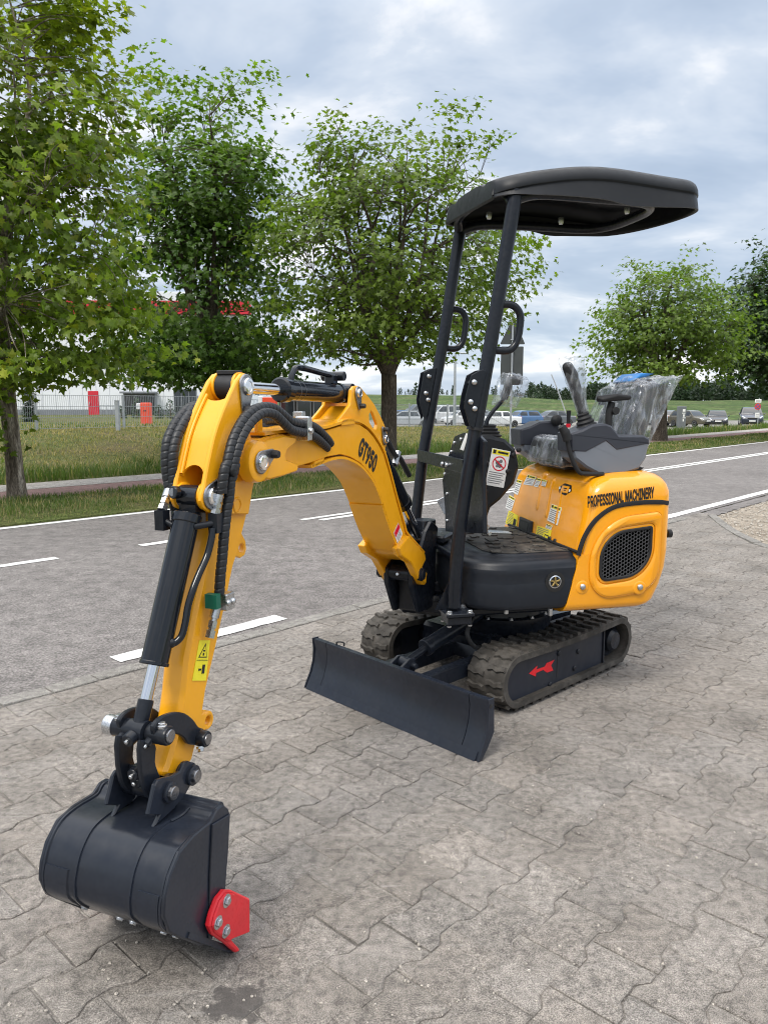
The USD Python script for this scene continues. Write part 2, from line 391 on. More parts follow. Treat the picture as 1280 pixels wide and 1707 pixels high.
# crumpled clear film over the seat and levers
mat('clear_film', {'g': ('geometry', {}), 'mp': ('mapping', {'scale': (1, 1, 0.28)}), 'n': ('noise_texture', {'scale': 24, 'detail': 4, 'roughness': 0.5, 'distortion': 1.6}), 'n2': ('noise_texture', {'scale': 90, 'detail': 3, 'distortion': 2.0}),
    'b': ('bump', {'strength': 0.8, 'distance': 0.010}), 't': ('transparent_bsdf', {'color': (0.93, 0.94, 0.95)}), 'gl': ('glossy_bsdf', {'color': (0.95, 0.96, 0.98), 'roughness': 0.16}),
    'd': ('principled_bsdf', {'base_color': (0.62, 0.64, 0.67), 'roughness': 0.4}), 'r': ('map_range', {'from_min': 0.48, 'from_max': 0.72, 'to_min': 0.03, 'to_max': 0.24, 'clamp': True}),
    'lw': ('layer_weight', {'blend': 0.35}), 'ml': ('math', {'math_type': 'multiply_add', 'value2': 0.34, 'value3': 0.04, 'use_clamp': True}), 'm1': ('mix_closure', {}), 'm2': ('mix_closure', {})},
    [('g.position', 'mp.vector'), ('mp.vector', 'n.vector'), ('g.position', 'n2.vector'), ('n.fac', 'b.height'), ('b.normal', 'gl.normal'), ('b.normal', 'd.normal'), ('b.normal', 'lw.normal'), ('n.fac', 'r.value'), ('r.result', 'm1.fac'),
     ('t.BSDF', 'm1.closure1'), ('d.BSDF', 'm1.closure2'), ('lw.facing', 'ml.value1'), ('ml.value', 'm2.fac'), ('m1.closure', 'm2.closure1'), ('gl.BSDF', 'm2.closure2')], 'm2.closure')
# concrete block paving, worn and dusty, tyre scuffs, a little oil
mat('paver', {'g': ('geometry', {}), 'at': ('attribute', {'attribute': 'tone'}),
    'n1': ('noise_texture', {'scale': 2.6, 'detail': 6, 'roughness': 0.6}), 'n2': ('noise_texture', {'scale': 34, 'detail': 6, 'roughness': 0.7}), 'n3': ('noise_texture', {'scale': 330, 'detail': 3}),
    'mp': ('mapping', {'rotation': (0, 0, 0.55), 'scale': (2.2, 26, 1)}), 'n4': ('noise_texture', {'scale': 1.0, 'detail': 5, 'roughness': 0.7, 'distortion': 0.6}),
    'mp2': ('mapping', {'rotation': (0, 0, -0.75), 'scale': (3.0, 40, 1)}), 'n5': ('noise_texture', {'scale': 1.0, 'detail': 5, 'roughness': 0.7, 'distortion': 0.6}),
    'r1': ('rgb_ramp', {'ramp': [(0.28, (0.136, 0.123, 0.109)), (0.50, (0.192, 0.175, 0.157)), (0.72, (0.238, 0.218, 0.198))]}),
    'tn': ('mix', {'mix_type': 'multiply', 'fac': 1.0}), 'r2': ('rgb_ramp', {'ramp': [(0.34, (0.52, 0.52, 0.52)), (0.50, (1, 1, 1)), (0.66, (1.38, 1.37, 1.35))]}),
    'm2': ('mix', {'mix_type': 'multiply', 'fac': 0.85}), 'r3': ('rgb_ramp', {'ramp': [(0.38, (0.45, 0.45, 0.45)), (0.5, (1, 1, 1)), (0.62, (1.6, 1.6, 1.6))]}), 'm3': ('mix', {'mix_type': 'multiply', 'fac': 0.8}),
    'sc': ('map_range', {'from_min': 0.60, 'from_max': 0.76, 'to_min': 0, 'to_max': 0.22, 'clamp': True}), 'm4': ('mix', {'mix_type': 'mix', 'color2': (0.46, 0.44, 0.41)}),
    'sc2': ('map_range', {'from_min': 0.61, 'from_max': 0.77, 'to_min': 0, 'to_max': 0.42, 'clamp': True}), 'm5': ('mix', {'mix_type': 'mix', 'color2': (0.45, 0.43, 0.40)}),
    'n6': ('noise_texture', {'scale': 5.5, 'detail': 3, 'roughness': 0.5}), 'oil': ('map_range', {'from_min': 0.62, 'from_max': 0.74, 'to_min': 0, 'to_max': 0.5, 'clamp': True}), 'm6': ('mix', {'mix_type': 'mix', 'color2': (0.085, 0.078, 0.072)}),
    'spd': ('vector_math', {'math_type': 'distance', 'vector2': tuple(gp(392, 1668))}), 'nsp': ('noise_texture', {'scale': 12, 'detail': 5, 'roughness': 0.6}), 'spa': ('math', {'math_type': 'multiply_add', 'value2': 0.30, 'value3': -0.095}),
    'sps': ('math', {'math_type': 'subtract'}), 'spr': ('map_range', {'from_min': -0.008, 'from_max': 0.008, 'to_min': 0, 'to_max': 0.8, 'clamp': True}), 'm7': ('mix', {'mix_type': 'mix', 'color2': (0.06, 0.055, 0.052)}),
    'vr': ('voronoi_texture', {'scale': 60, 'randomness': 1.0}), 'sp2': ('map_range', {'from_min': 0.05, 'from_max': 0.13, 'to_min': 0.7, 'to_max': 0.0, 'clamp': True}), 'vrn': ('noise_texture', {'scale': 9}), 'spk': ('map_range', {'from_min': 0.52, 'from_max': 0.6, 'to_min': 0.0, 'to_max': 1.0, 'clamp': True}), 'spm': ('math', {'math_type': 'multiply'}), 'm8': ('mix', {'mix_type': 'mix', 'color2': (0.56, 0.54, 0.50)}),
    'ba': ('math', {'math_type': 'multiply_add', 'value2': 0.5}), 'b': ('bump', {'strength': 0.55, 'distance': 0.004}), 'p': ('principled_bsdf', {'roughness': 0.88, 'specular_ior_level': 0.25})},
    [('g.position', x + '.vector') for x in ('n1', 'n2', 'n3', 'mp', 'mp2', 'n6', 'nsp', 'vr', 'vrn')] + [('g.position', 'spd.vector1'),
     ('mp.vector', 'n4.vector'), ('mp2.vector', 'n5.vector'), ('n1.fac', 'r1.fac'), ('r1.color', 'tn.color1'), ('at.color', 'tn.color2'), ('n2.fac', 'r2.fac'), ('tn.color', 'm2.color1'), ('r2.color', 'm2.color2'),
     ('n3.fac', 'r3.fac'), ('m2.color', 'm3.color1'), ('r3.color', 'm3.color2'), ('n4.fac', 'sc.value'), ('sc.result', 'm4.fac'), ('m3.color', 'm4.color1'), ('n5.fac', 'sc2.value'), ('sc2.result', 'm5.fac'), ('m4.color', 'm5.color1'),
     ('n6.fac', 'oil.value'), ('oil.result', 'm6.fac'), ('m5.color', 'm6.color1'), ('nsp.fac', 'spa.value1'), ('spa.value', 'sps.value1'), ('spd.value', 'sps.value2'), ('sps.value', 'spr.value'), ('spr.result', 'm7.fac'), ('m6.color', 'm7.color1'),
     ('vr.distance', 'sp2.value'), ('vrn.fac', 'spk.value'), ('sp2.result', 'spm.value1'), ('spk.result', 'spm.value2'), ('spm.value', 'm8.fac'), ('m7.color', 'm8.color1'), ('m8.color', 'p.base_color'),
     ('n3.fac', 'ba.value1'), ('n2.fac', 'ba.value3'), ('ba.value', 'b.height'), ('b.normal', 'p.normal')])
def ground_mat(name, ramp, s1, s2, s3, bump=0.5, dist=0.01, rough=0.9, spec=0.2, sz=1.0):
    mat(name, {'gg': ('geometry', {}), 'g': ('mapping', {'scale': (1, 1, sz)}), 'n1': ('noise_texture', {'scale': s1, 'detail': 6, 'roughness': 0.6}), 'n2': ('noise_texture', {'scale': s2, 'detail': 5, 'roughness': 0.7}), 'n3': ('noise_texture', {'scale': s3, 'detail': 3, 'roughness': 0.7}),
        'r': ('rgb_ramp', {'ramp': ramp}), 'r2': ('rgb_ramp', {'ramp': [(0.3, (0.66, 0.66, 0.66)), (0.5, (1, 1, 1)), (0.7, (1.3, 1.3, 1.3))]}), 'r3': ('rgb_ramp', {'ramp': [(0.37, (0.5, 0.5, 0.5)), (0.5, (1, 1, 1)), (0.63, (1.65, 1.65, 1.65))]}),
        'm': ('mix', {'mix_type': 'multiply', 'fac': 1.0}), 'm2': ('mix', {'mix_type': 'multiply', 'fac': 1.0}), 'b': ('bump', {'strength': bump, 'distance': dist}), 'p': ('principled_bsdf', {'roughness': rough, 'specular_ior_level': spec})},
        [('gg.position', 'g.vector')] + [('g.vector', 'n1.vector'), ('g.vector', 'n2.vector'), ('g.vector', 'n3.vector'), ('n1.fac', 'r.fac'), ('n2.fac', 'r2.fac'), ('n3.fac', 'r3.fac'), ('r.color', 'm.color1'), ('r2.color', 'm.color2'),
         ('m.color', 'm2.color1'), ('r3.color', 'm2.color2'), ('m2.color', 'p.base_color'), ('n3.fac', 'b.height'), ('b.normal', 'p.normal')])
ground_mat('asphalt', [(0.3, (0.135, 0.124, 0.118)), (0.6, (0.172, 0.159, 0.151)), (0.8, (0.198, 0.184, 0.174))], 0.55, 7, 100, 0.8, 0.007, 0.85, 0.3)
ground_mat('joint_sand', [(0.34, (0.085, 0.077, 0.069)), (0.48, (0.165, 0.151, 0.136)), (0.7, (0.25, 0.230, 0.208))], 3, 30, 300, 0.6, 0.004)
ground_mat('kerb_concrete', [(0.3, (0.165, 0.156, 0.142)), (0.7, (0.232, 0.221, 0.203))], 2.5, 24, 200, 0.5, 0.004)
ground_mat('path_red', [(0.3, (0.20, 0.125, 0.115)), (0.7, (0.25, 0.16, 0.148))], 1, 12, 90, 0.3, 0.004)
ground_mat('path_grey', [(0.3, (0.27, 0.25, 0.23)), (0.7, (0.34, 0.32, 0.30))], 1, 12, 90, 0.3, 0.004)
ground_mat('grass_soil', [(0.30, (0.13, 0.105, 0.055)), (0.48, (0.10, 0.105, 0.034)), (0.62, (0.080, 0.105, 0.026)), (0.8, (0.19, 0.155, 0.085))], 0.7, 5, 40, 0.9, 0.05)
ground_mat('field_green', [(0.32, (0.040, 0.068, 0.020)), (0.5, (0.062, 0.098, 0.026)), (0.66, (0.105, 0.115, 0.050))], 0.06, 0.22, 0.9, 1.0, 0.8)
ground_mat('gravel_soil', [(0.3, (0.22, 0.185, 0.145)), (0.7, (0.36, 0.315, 0.26))], 2, 18, 120, 0.9, 0.012)
ground_mat('pebble', [(0.3, (0.22, 0.20, 0.17)), (0.7, (0.45, 0.41, 0.36))], 20, 60, 300, 0.3, 0.003)
ground_mat('road_paint', [(0.3, (0.60, 0.60, 0.585)), (0.7, (0.72, 0.72, 0.70))], 1.5, 14, 130, 0.35, 0.003, 0.7)
ground_mat('parking_ground', [(0.3, (0.16, 0.155, 0.14)), (0.7, (0.24, 0.23, 0.21))], 0.4, 3, 20, 0.3, 0.01)
ground_mat('bark', [(0.3, (0.055, 0.042, 0.030)), (0.7, (0.135, 0.110, 0.085))], 9, 26, 90, 1.0, 0.03, sz=.16)
ground_mat('bark_pale', [(0.36, (0.085, 0.068, 0.052)), (0.5, (0.20, 0.165, 0.13)), (0.62, (0.42, 0.37, 0.31))], 8, 26, 90, 1.0, 0.03, sz=.14)
def leaf(name, lo, hi, trans=0.35):
    mat(name, {'g': ('geometry', {}), 'n': ('noise_texture', {'scale': 1.6, 'detail': 3}), 'at': ('attribute', {'attribute': 'tone'}), 'r': ('rgb_ramp', {'ramp': [(0.3, lo), (0.7, hi)]}), 'm': ('mix', {'mix_type': 'multiply', 'fac': 1.0}),
        'p': ('principled_bsdf', {'roughness': 0.45, 'specular_ior_level': 0.35}), 't': ('translucent_bsdf', {}), 'hs': ('mix', {'mix_type': 'multiply', 'fac': 1.0, 'color2': (1.3, 1.5, 0.65)}), 'x': ('mix_closure', {'fac': trans})},
        [('g.position', 'n.vector'), ('n.fac', 'r.fac'), ('r.color', 'm.color1'), ('at.color', 'm.color2'), ('m.color', 'p.base_color'), ('m.color', 'hs.color1'), ('hs.color', 't.color'), ('p.BSDF', 'x.closure1'), ('t.BSDF', 'x.closure2')], 'x.closure')
leaf('leaf_maple_light', (0.080, 0.132, 0.014), (0.172, 0.228, 0.026), 0.46)
leaf('leaf_maple_dark', (0.040, 0.086, 0.014), (0.082, 0.142, 0.021), 0.40)
leaf('leaf_deep', (0.020, 0.046, 0.010), (0.040, 0.078, 0.016), 0.25)
leaf('leaf_fresh', (0.072, 0.124, 0.016), (0.140, 0.200, 0.028), 0.42)
leaf('leaf_mid', (0.070, 0.116, 0.014), (0.138, 0.188, 0.025), 0.44)
leaf('spruce_needles', (0.020, 0.040, 0.022), (0.040, 0.066, 0.036), 0.1)
leaf('forest_foliage', (0.014, 0.030, 0.014), (0.034, 0.056, 0.026), 0.1)
leaf('blade_green', (0.055, 0.095, 0.018), (0.100, 0.140, 0.034), 0.35)
leaf('blade_dry', (0.17, 0.145, 0.062), (0.29, 0.245, 0.115), 0.3)
def set_tone(prim, tone):
    t = np.repeat(np.asarray(tone, np.float32).reshape(-1, 1), 3, 1) if np.ndim(tone) == 1 else np.asarray(tone, np.float32)
    from pxr import Vt
    UsdGeom.PrimvarsAPI(prim).CreatePrimvar('tone', Sdf.ValueTypeNames.Color3fArray, 'vertex').Set(Vt.Vec3fArray.FromNumpy(np.ascontiguousarray(t)))
# ------------------------------------------------------------------ the setting: ground, yard, road, path
rng = np.random.default_rng(7)
def rd(s, t, z=0.0):
    s, t = np.broadcast_arrays(np.asarray(s, float), np.asarray(t, float))
    return RD.w(np.stack([s, t, np.broadcast_to(z, s.shape)], -1))
def sm(a, b, x):
    t = np.clip((np.asarray(x, float) - a) / (b - a), 0, 1); return t * t * (3 - 2 * t)
def inframe(P, mx=40):
    q = (np.asarray(P) - _Cc) @ _Rc.T
    px, py = 640 + 1280 * q[..., 0] / np.maximum(q[..., 1], 1e-3), 853.5 - 1280 * q[..., 2] / np.maximum(q[..., 1], 1e-3)
    return (q[..., 1] > 0.3) & (px > -mx) & (px < 1280 + mx) & (py > -mx) & (py < 1707 + mx)
T_KERB0, T_KERB1, T_EDGE, T_MID, T_FAR, T_VERGE = 3.62, 3.735, 3.872, 6.93, 8.98, 9.16
T_P0, T_P1, T_P2 = 11.35, 12.55, 13.55
def terrain(s, t):
    s, t = np.asarray(s, float), np.asarray(t, float)
    X, Y = s * RD.f[0] + t * RD.l[0], s * RD.f[1] + t * RD.l[1]
    z = np.where(t < T_VERGE - 0.05, -0.07, 0.015 + 0.05 * sm(T_VERGE, T_VERGE + .5, t) - 0.05 * sm(T_P0 - .5, T_P0, t))
    hr = 0.66 - 0.26 * sm(13, 20, s) - 0.40 * sm(24, 42, s)
    z = z + hr * sm(14.4, 20.6, t)
    ratio = X / np.maximum(Y, 1.0)
    zf = 0.50 - 1.30 * sm(-0.13, -0.02, ratio)
    k = 0.0300 - 0.011 * sm(0.12, 0.25, ratio)
    zf = zf + np.where(ratio > -0.6, k, k) * np.clip(Y - 98, 0, 170) * sm(-0.2, -0.05, ratio)
    w = sm(21.0, 30.0, t) if True else 0
    w = np.where(s > 30, sm(14.5, 24.0, t), w)
    return z * (1 - w) + zf * w
def axis(lo, hi, near, step, grow=1.12):
    out, x, d = [near[0]], near[0], step
    while x > lo: x -= d; d *= grow; out.append(x)
    out = out[::-1]; x = near[0]
    while x < near[1]: x += step; out.append(x)
    d = step
    while x < hi: x += d; d *= grow; out.append(x)
    return np.array(out)
sa = axis(-500, 900, (0, 48), 0.5); ta = np.unique(np.r_[axis(-500, 900, (9.11, 32), 0.4), T_VERGE - .051, T_VERGE - .049])
S_, T_ = np.meshgrid(sa, ta, indexing='ij')
Z_ = terrain(S_, T_)
P_ = rd(S_, T_, Z_)
P_[..., 2] += np.where(T_ > 14.2, 0.10 * (meshkit.fbm(P_ * 0.9, 3) - 0.5), 0.0) + np.where((T_ > 9.4) & (T_ < 11.0), 0.05 * (meshkit.fbm(P_ * 2.5, 2, 4) - 0.5), 0)
far = (P_[..., 1] > 92)
P_[..., 2] += np.where(far, 0.9 * (meshkit.fbm(P_ * [0.22, 0.22, 0], 4, 9) - 0.5), 0)
ni, nj = S_.shape
idx = np.arange(ni * nj).reshape(ni, nj)
Fq = np.stack([idx[:-1, :-1], idx[1:, :-1], idx[1:, 1:], idx[:-1, 1:]], -1).reshape(-1, 4)
cen = P_.reshape(-1, 3)[Fq].mean(1); ct = (cen @ RD.l)
isfar = cen[:, 1] > 92
def sub(mask):
    f = Fq[mask]; u, inv = np.unique(f, return_inverse=True); return P_.reshape(-1, 3)[u], inv.reshape(f.shape)
g_ = obj('ground', sub(~isfar), 'grass_soil', smooth=True, kind='structure', label='grassy ground and banks around the road')
f_ = obj('hill_field', sub(isfar), 'field_green', smooth=True, kind='structure', label='green crop field rising on the horizon')

def strip(s0, s1, t0, t1, z, n=2):
    s = np.linspace(s0, s1, n); V = np.vstack([rd(s, np.full(n, t0), z), rd(s, np.full(n, t1), z)])
    F = [(i, i + 1, n + i + 1, n + i) for i in range(n - 1)]
    return V, np.array(F)
obj('road', strip(-200, 400, T_KERB1 - .01, T_VERGE, -0.004, 40), 'asphalt', smooth=False, kind='structure', label='grey two lane asphalt road')
road = stage.GetPrimAtPath('/World/road')
def ragged(s0, s1, t0, t1, z, seed, amp=0.006, step=0.03):
    n = max(int((s1 - s0) / step), 3); n = min(n, 900); s = np.linspace(s0, s1, n)
    a = t0 + amp * (meshkit.noise(np.c_[s * 14, s * 0, s * 0], seed) - .5) * 2; b = t1 + amp * (meshkit.noise(np.c_[s * 14, s * 0, s * 0], seed + 1) - .5) * 2
    V = np.vstack([rd(s, a, z), rd(s, b, z)]); return V, np.array([(i, i + 1, n + i + 1, n + i) for i in range(n - 1)])
obj('edge_line', ragged(1.97, 3.14, T_EDGE - .075, T_EDGE + .055, 0.001, 1), 'road_paint', road, smooth=False)
obj('edge_line', ragged(0.2, 0.75, T_EDGE - .075, T_EDGE + .055, 0.001, 2), 'road_paint', road, smooth=False)
obj('edge_line', ragged(9.15, 150, T_EDGE - .075, T_EDGE + .055, 0.001, 3, step=.12), 'road_paint', road, smooth=False)
obj('edge_line', ragged(-60, 160, T_FAR - .055, T_FAR + .055, 0.001, 4, step=.25), 'road_paint', road, smooth=False)
for a, b in ((-1.0, 0.15), (1.05, 1.15), (1.95, 3.0), (3.84, 4.98)):
    obj('centre_dash', ragged(a, b, T_MID - .10, T_MID + .01, 0.001, int(a * 10) + 90), 'road_paint', road, smooth=False)
obj('centre_line', ragged(6.05, 150, T_MID + .035, T_MID + .125, 0.001, 7, step=.12), 'road_paint', road, smooth=False)
obj('centre_line', ragged(6.20, 150, T_MID - .155, T_MID - .055, 0.001, 8, step=.12), 'road_paint', road, smooth=False)
# cycle path and footway beyond the verge
obj('cycle_path', strip(-60, 160, T_P0, T_P1, 0.022, 20), 'path_red', smooth=False, kind='structure', label='reddish cycle path beyond the grass verge')
obj('footway', strip(-60, 160, T_P1 + .004, T_P2, 0.026, 20), 'path_grey', smooth=False, kind='structure', label='pale footway beside the cycle path')
# the gravel patch to the right of the yard
gr = sg.Polygon([(10.4, 3.52), (9.85, 3.50), (9.35, 3.22), (8.75, 2.86), (8.1, 2.38), (7.62, 1.7), (7.45, 0.4), (7.4, -6), (90, -6), (90, 3.62), (40, 3.60), (14, 3.58)])
v, f = slab(gr, -0.10, -0.022, 0); g2 = rd(v[:, 0], v[:, 1], v[:, 2])
gravel = obj('gravel_patch', (g2, f), 'gravel_soil', smooth=False, kind='structure', label='sandy gravel patch to the right of the paved yard')
obj('road_shoulder', ragged(9.2, 60, 3.50, T_KERB1, -0.012, 31, amp=.035, step=.06), 'asphalt', smooth=False, kind='structure', label='crumbling asphalt edge outside the white line')
PB, PF = [], []
for i in range(2600):
    s, t = rng.uniform(8.2, 16) , rng.uniform(1.8, 3.5)
    if not gr.buffer(-.05).contains(sg.Point(s, t)): continue
    r = rng.uniform(.006, .022); o = trimesh.creation.icosphere(0)
    q = o.vertices * r * rng.uniform(.6, 1.2, 3) ; PB.append(q + rd(s, t, -0.020 + r * .3)); PF.append(o.faces + 12 * len(PF))
obj('pebbles', (np.vstack(PB), np.vstack(PF)), 'pebble', gravel, smooth=False, kind='stuff')
# kerb of small flush stones between road and yard, and the curved one by the gravel
yard = tag(UsdGeom.Xform.Define(stage, '/World/paved_yard').GetPrim(), 'yard paved with worn wavy edged concrete blocks', kind='structure')
v, f = slab(sg.box(-4, -4.5, 10.0, T_KERB1 - .002).difference(gr), -0.10, -0.0052, 0); obj('joint_sand', (rd(v[:, 0], v[:, 1], v[:, 2]), f), 'joint_sand', yard, smooth=False)
def block(poly, z, tilt, tone, bev=.0045):
    v, f = slab(poly, -0.035, 0.0, 0); k = len(v) // 2
    top = v[k:, :2]; c = top.mean(0)
    if not sg.polygon.LinearRing(top).is_ccw: top = top[::-1]
    ins = ring_inset(top, bev)
    zt = z + tilt[0] * (top[:, 0] - c[0]) + tilt[1] * (top[:, 1] - c[1]); zi = z + tilt[0] * (ins[:, 0] - c[0]) + tilt[1] * (ins[:, 1] - c[1])
    V = np.vstack([np.c_[top, np.full(k, -0.03)], np.c_[top, zt - bev * .8], np.c_[ins, zi]])
    F = []
    for j in (0, 1):
        for i in range(k):
            i2 = (i + 1) % k; F += [(j * k + i, j * k + i2, j * k + k + i2), (j * k + i, j * k + k + i2, j * k + k + i)]
    import mapbox_earcut as me
    for t in me.triangulate_float64(np.ascontiguousarray(ins), np.array([k], np.uint32)).reshape(-1, 3):
        q = ins[t]; cr = (q[1][0] - q[0][0]) * (q[2][1] - q[0][1]) - (q[1][1] - q[0][1]) * (q[2][0] - q[0][0])
        F.append(tuple((t if cr > 0 else t[::-1]) + 2 * k))
    return rd(V[:, 0], V[:, 1], V[:, 2]), np.array(F), np.full(len(V), tone)
s = -3.0; i = 0
while s < 9.3:
    L = 0.238; q = [(s + .004, T_KERB0 + .004), (s + L - .004, T_KERB0 + .004), (s + L - .004, T_KERB1 - .003), (s + .004, T_KERB1 - .003)]
    V, F, tn = block(q, 0.005 + rng.uniform(-.003, .004), rng.normal(0, .012, 2), 1.0)
    if inframe(V, 150).any(): obj('kerb_stone', (V, F), 'kerb_concrete', yard, smooth=False)
    s += L
kc = smooth_ring([(9.85, 3.50), (9.35, 3.22), (8.75, 2.86), (8.1, 2.38), (7.62, 1.7), (7.40, 0.6)], 8, False)
kl = np.r_[0, np.cumsum(np.linalg.norm(np.diff(kc, axis=0), axis=1))]
for a in np.arange(0, kl[-1] - .3, .40):
    P = [np.array([np.interp(a + d, kl, kc[:, 0]), np.interp(a + d, kl, kc[:, 1])]) for d in (0.004, .396)]
    d = (P[1] - P[0]) / np.linalg.norm(P[1] - P[0]); n = np.array([-d[1], d[0]])
    V, F, tn = block([P[0] - n * .07, P[1] - n * .07, P[1] + n * .03, P[0] + n * .03][::-1], 0.012 + rng.uniform(-.006, .006), rng.normal(0, .012, 2), 1.0)
    obj('kerb_stone', (V, F), 'kerb_concrete', yard, smooth=False)
# interlocking blocks: rows along the road, straight ends, wavy long sides
PL, PW, AM = 0.215, 0.154, 0.0125
def wave(u):                       # +1 at the block ends, -1 at the waist
    x = abs(((u / PL + 0.5) % 1.0) - 0.5) * 2      # 0 at u = 0, 1 at half
    return 1 - 2 * np.clip((x - 0.34) / 0.32, 0, 1)
BR = [0.34 / 2 * PL, 0.66 / 2 * PL]
blocks = []
rows = int((T_KERB0 + 4.2) / PW)
for r in range(rows):
    tc = T_KERB0 - 0.004 - PW * (r + 0.5)
    off = 0.0 if r % 2 == 0 else PL / 2
    for k in range(int(-3.4 / PL), int(10.2 / PL)):
        u0 = k * PL + off; c = rd(u0 + PL / 2, tc)
        if not inframe(c, 110): continue
        if gr.buffer(.07).contains(sg.Point(u0 + PL / 2, tc)): continue
        us = [0, BR[0], BR[1], PL - BR[1], PL - BR[0], PL]; g = 0.0016
        lo = [(u0 + np.clip(u, g * 1.4, PL - g * 1.4), tc - PW / 2 - AM * wave(u) + g) for u in us]
        hi = [(u0 + np.clip(u, g * 1.4, PL - g * 1.4), (tc + PW / 2 + AM * wave(u) - g) if r else tc + PW / 2 - g) for u in us[::-1]]
        blocks.append((lo + hi, c))
D2 = [np.linalg.norm(c[:2]) for _, c in blocks]
order = np.argsort(D2)
restV, restF, restT, n = [], [], [], 0
for j, bi in enumerate(order):
    poly, c = blocks[bi]; poly = np.array(poly)
    a = rng.normal(0, .006); pc = poly.mean(0); R = np.array([[math.cos(a), -math.sin(a)], [math.sin(a), math.cos(a)]]); poly = (poly - pc) @ R.T * rng.uniform(.992, .999) + pc + rng.normal(0, .0006, 2)
    tone = np.clip(rng.normal(1.0, .038), .88, 1.12)
    V, F, tn = block(poly, np.clip(rng.normal(0, .0008), -.0015, .002), np.clip(rng.normal(0, .006, 2), -.012, .012), tone, bev=.0028 + rng.uniform(0, .003))
    warm = rng.normal(0, .006); tone3 = np.c_[tn * (1 + warm), tn, tn * (1 - warm)]
    if j < 290:
        o = obj('paver', (V, F), 'paver', yard, smooth=False); set_tone(o, tone3)
    else:
        restV.append(V); restF.append(F + n); restT.append(tone3); n += len(V)
o = obj('far_pavers', (np.vstack(restV), np.vstack(restF)), 'paver', yard, smooth=False, kind='stuff'); set_tone(o, np.vstack(restT))
# crumbs of stone and straw lying on the blocks
PB, PF, n = [], [], 0
for i in range(700):
    p = gp(rng.uniform(0, 1280), rng.uniform(1130, 1707)); r = rng.uniform(.0012, .0042); o = trimesh.creation.icosphere(0)
    if p @ RD.l > T_KERB0: continue
    PB.append(o.vertices * r * rng.uniform(.5, 1.5, 3) + p + [0, 0, r * .4]); PF.append(o.faces + n); n += 12
obj('stone_crumbs', (np.vstack(PB), np.vstack(PF)), 'pebble', yard, smooth=False, kind='stuff')
# ------------------------------------------------------------------ grass
def blades(name, label, n, s0, s1, t0, t1, h, w, dry, seed, parent=None, dens=None):
    r = np.random.default_rng(seed); s, t = r.uniform(s0, s1, n * 3), r.uniform(t0, t1, n * 3)
    P = rd(s, t); d = np.linalg.norm(P[:, :2], axis=1)
    keep = inframe(P + [0, 0, .5], 120) & (r.uniform(size=n * 3) < np.clip((14 / d) ** 1.5, 0, 1))
    if dens is not None: keep &= r.uniform(size=n * 3) < dens(s, t)
    cl = meshkit.noise(P * [1.3, 1.3, 0], seed)
    s, t, P, cl = s[keep][:n], t[keep][:n], P[keep][:n], cl[keep][:n]; m = len(s)
    P[:, 2] = terrain(s, t) - .01
    hh = (h(s, t) if callable(h) else h) * r.uniform(.45, 1.15, m) * (.6 + .8 * cl); a = r.uniform(0, 2 * np.pi, m); ww = w * r.uniform(.6, 1.3, m) * np.clip(np.linalg.norm(P[:, :2], axis=1) / 12, .8, 2.6)
    ux = np.stack([np.cos(a), np.sin(a), a * 0], 1); b = a + r.uniform(.6, 2.4, m); lean = np.stack([np.cos(b), np.sin(b), b * 0], 1) * (hh * r.uniform(.1, .75, m))[:, None]
    mid = P + lean * .35 + np.c_[hh * 0, hh * 0, hh * .6]; tip = P + lean + np.c_[hh * 0, hh * 0, hh]
    V = np.stack([P - ux * ww[:, None] / 2, P + ux * ww[:, None] / 2, mid + ux * ww[:, None] * .38, mid - ux * ww[:, None] * .38, tip], 1).reshape(-1, 3)
    q = np.arange(m)[:, None] * 5; F = np.concatenate([q + [0, 1, 2], q + [0, 2, 3], q + [3, 2, 4]], 0)
    isdry = r.uniform(size=m) < np.clip(dry(s, t, cl) if callable(dry) else dry, 0, 1)
    tone = np.where(isdry[:, None], np.array([3.6, 2.0, 4.4]) * r.uniform(.6, 1.15, (m, 1)), np.array([1, 1, 1]) * r.uniform(.65, 1.2, (m, 1)))
    o = obj(name, (V, F), 'blade_green', parent, smooth=False, kind='stuff', label=label); set_tone(o, np.repeat(tone, 5, 0)); return o
blades('verge_grass', 'patchy mown grass on the verge between road and cycle path', 34000, -2, 60, T_VERGE + .02, T_P0 - .02, 0.085, .010, lambda s, t, c: .22 + .45 * (c < .44) * (t > 9.7), 3)
blades('bank_grass', 'tall green and dry grass on the bank behind the footway', 60000, 2, 60, T_P2 + .05, 21.5, lambda s, t: .32 - .24 * sm(14.4, 16.4, t), .012, lambda s, t, c: .12 + .84 * sm(14.2, 15.9, t) - .12 * (c > .62), 5)
blades('lawn_grass', 'sloping lawn behind the wire fence', 14000, 6, 40, 21.6, 34, .10, .02, .5, 6)
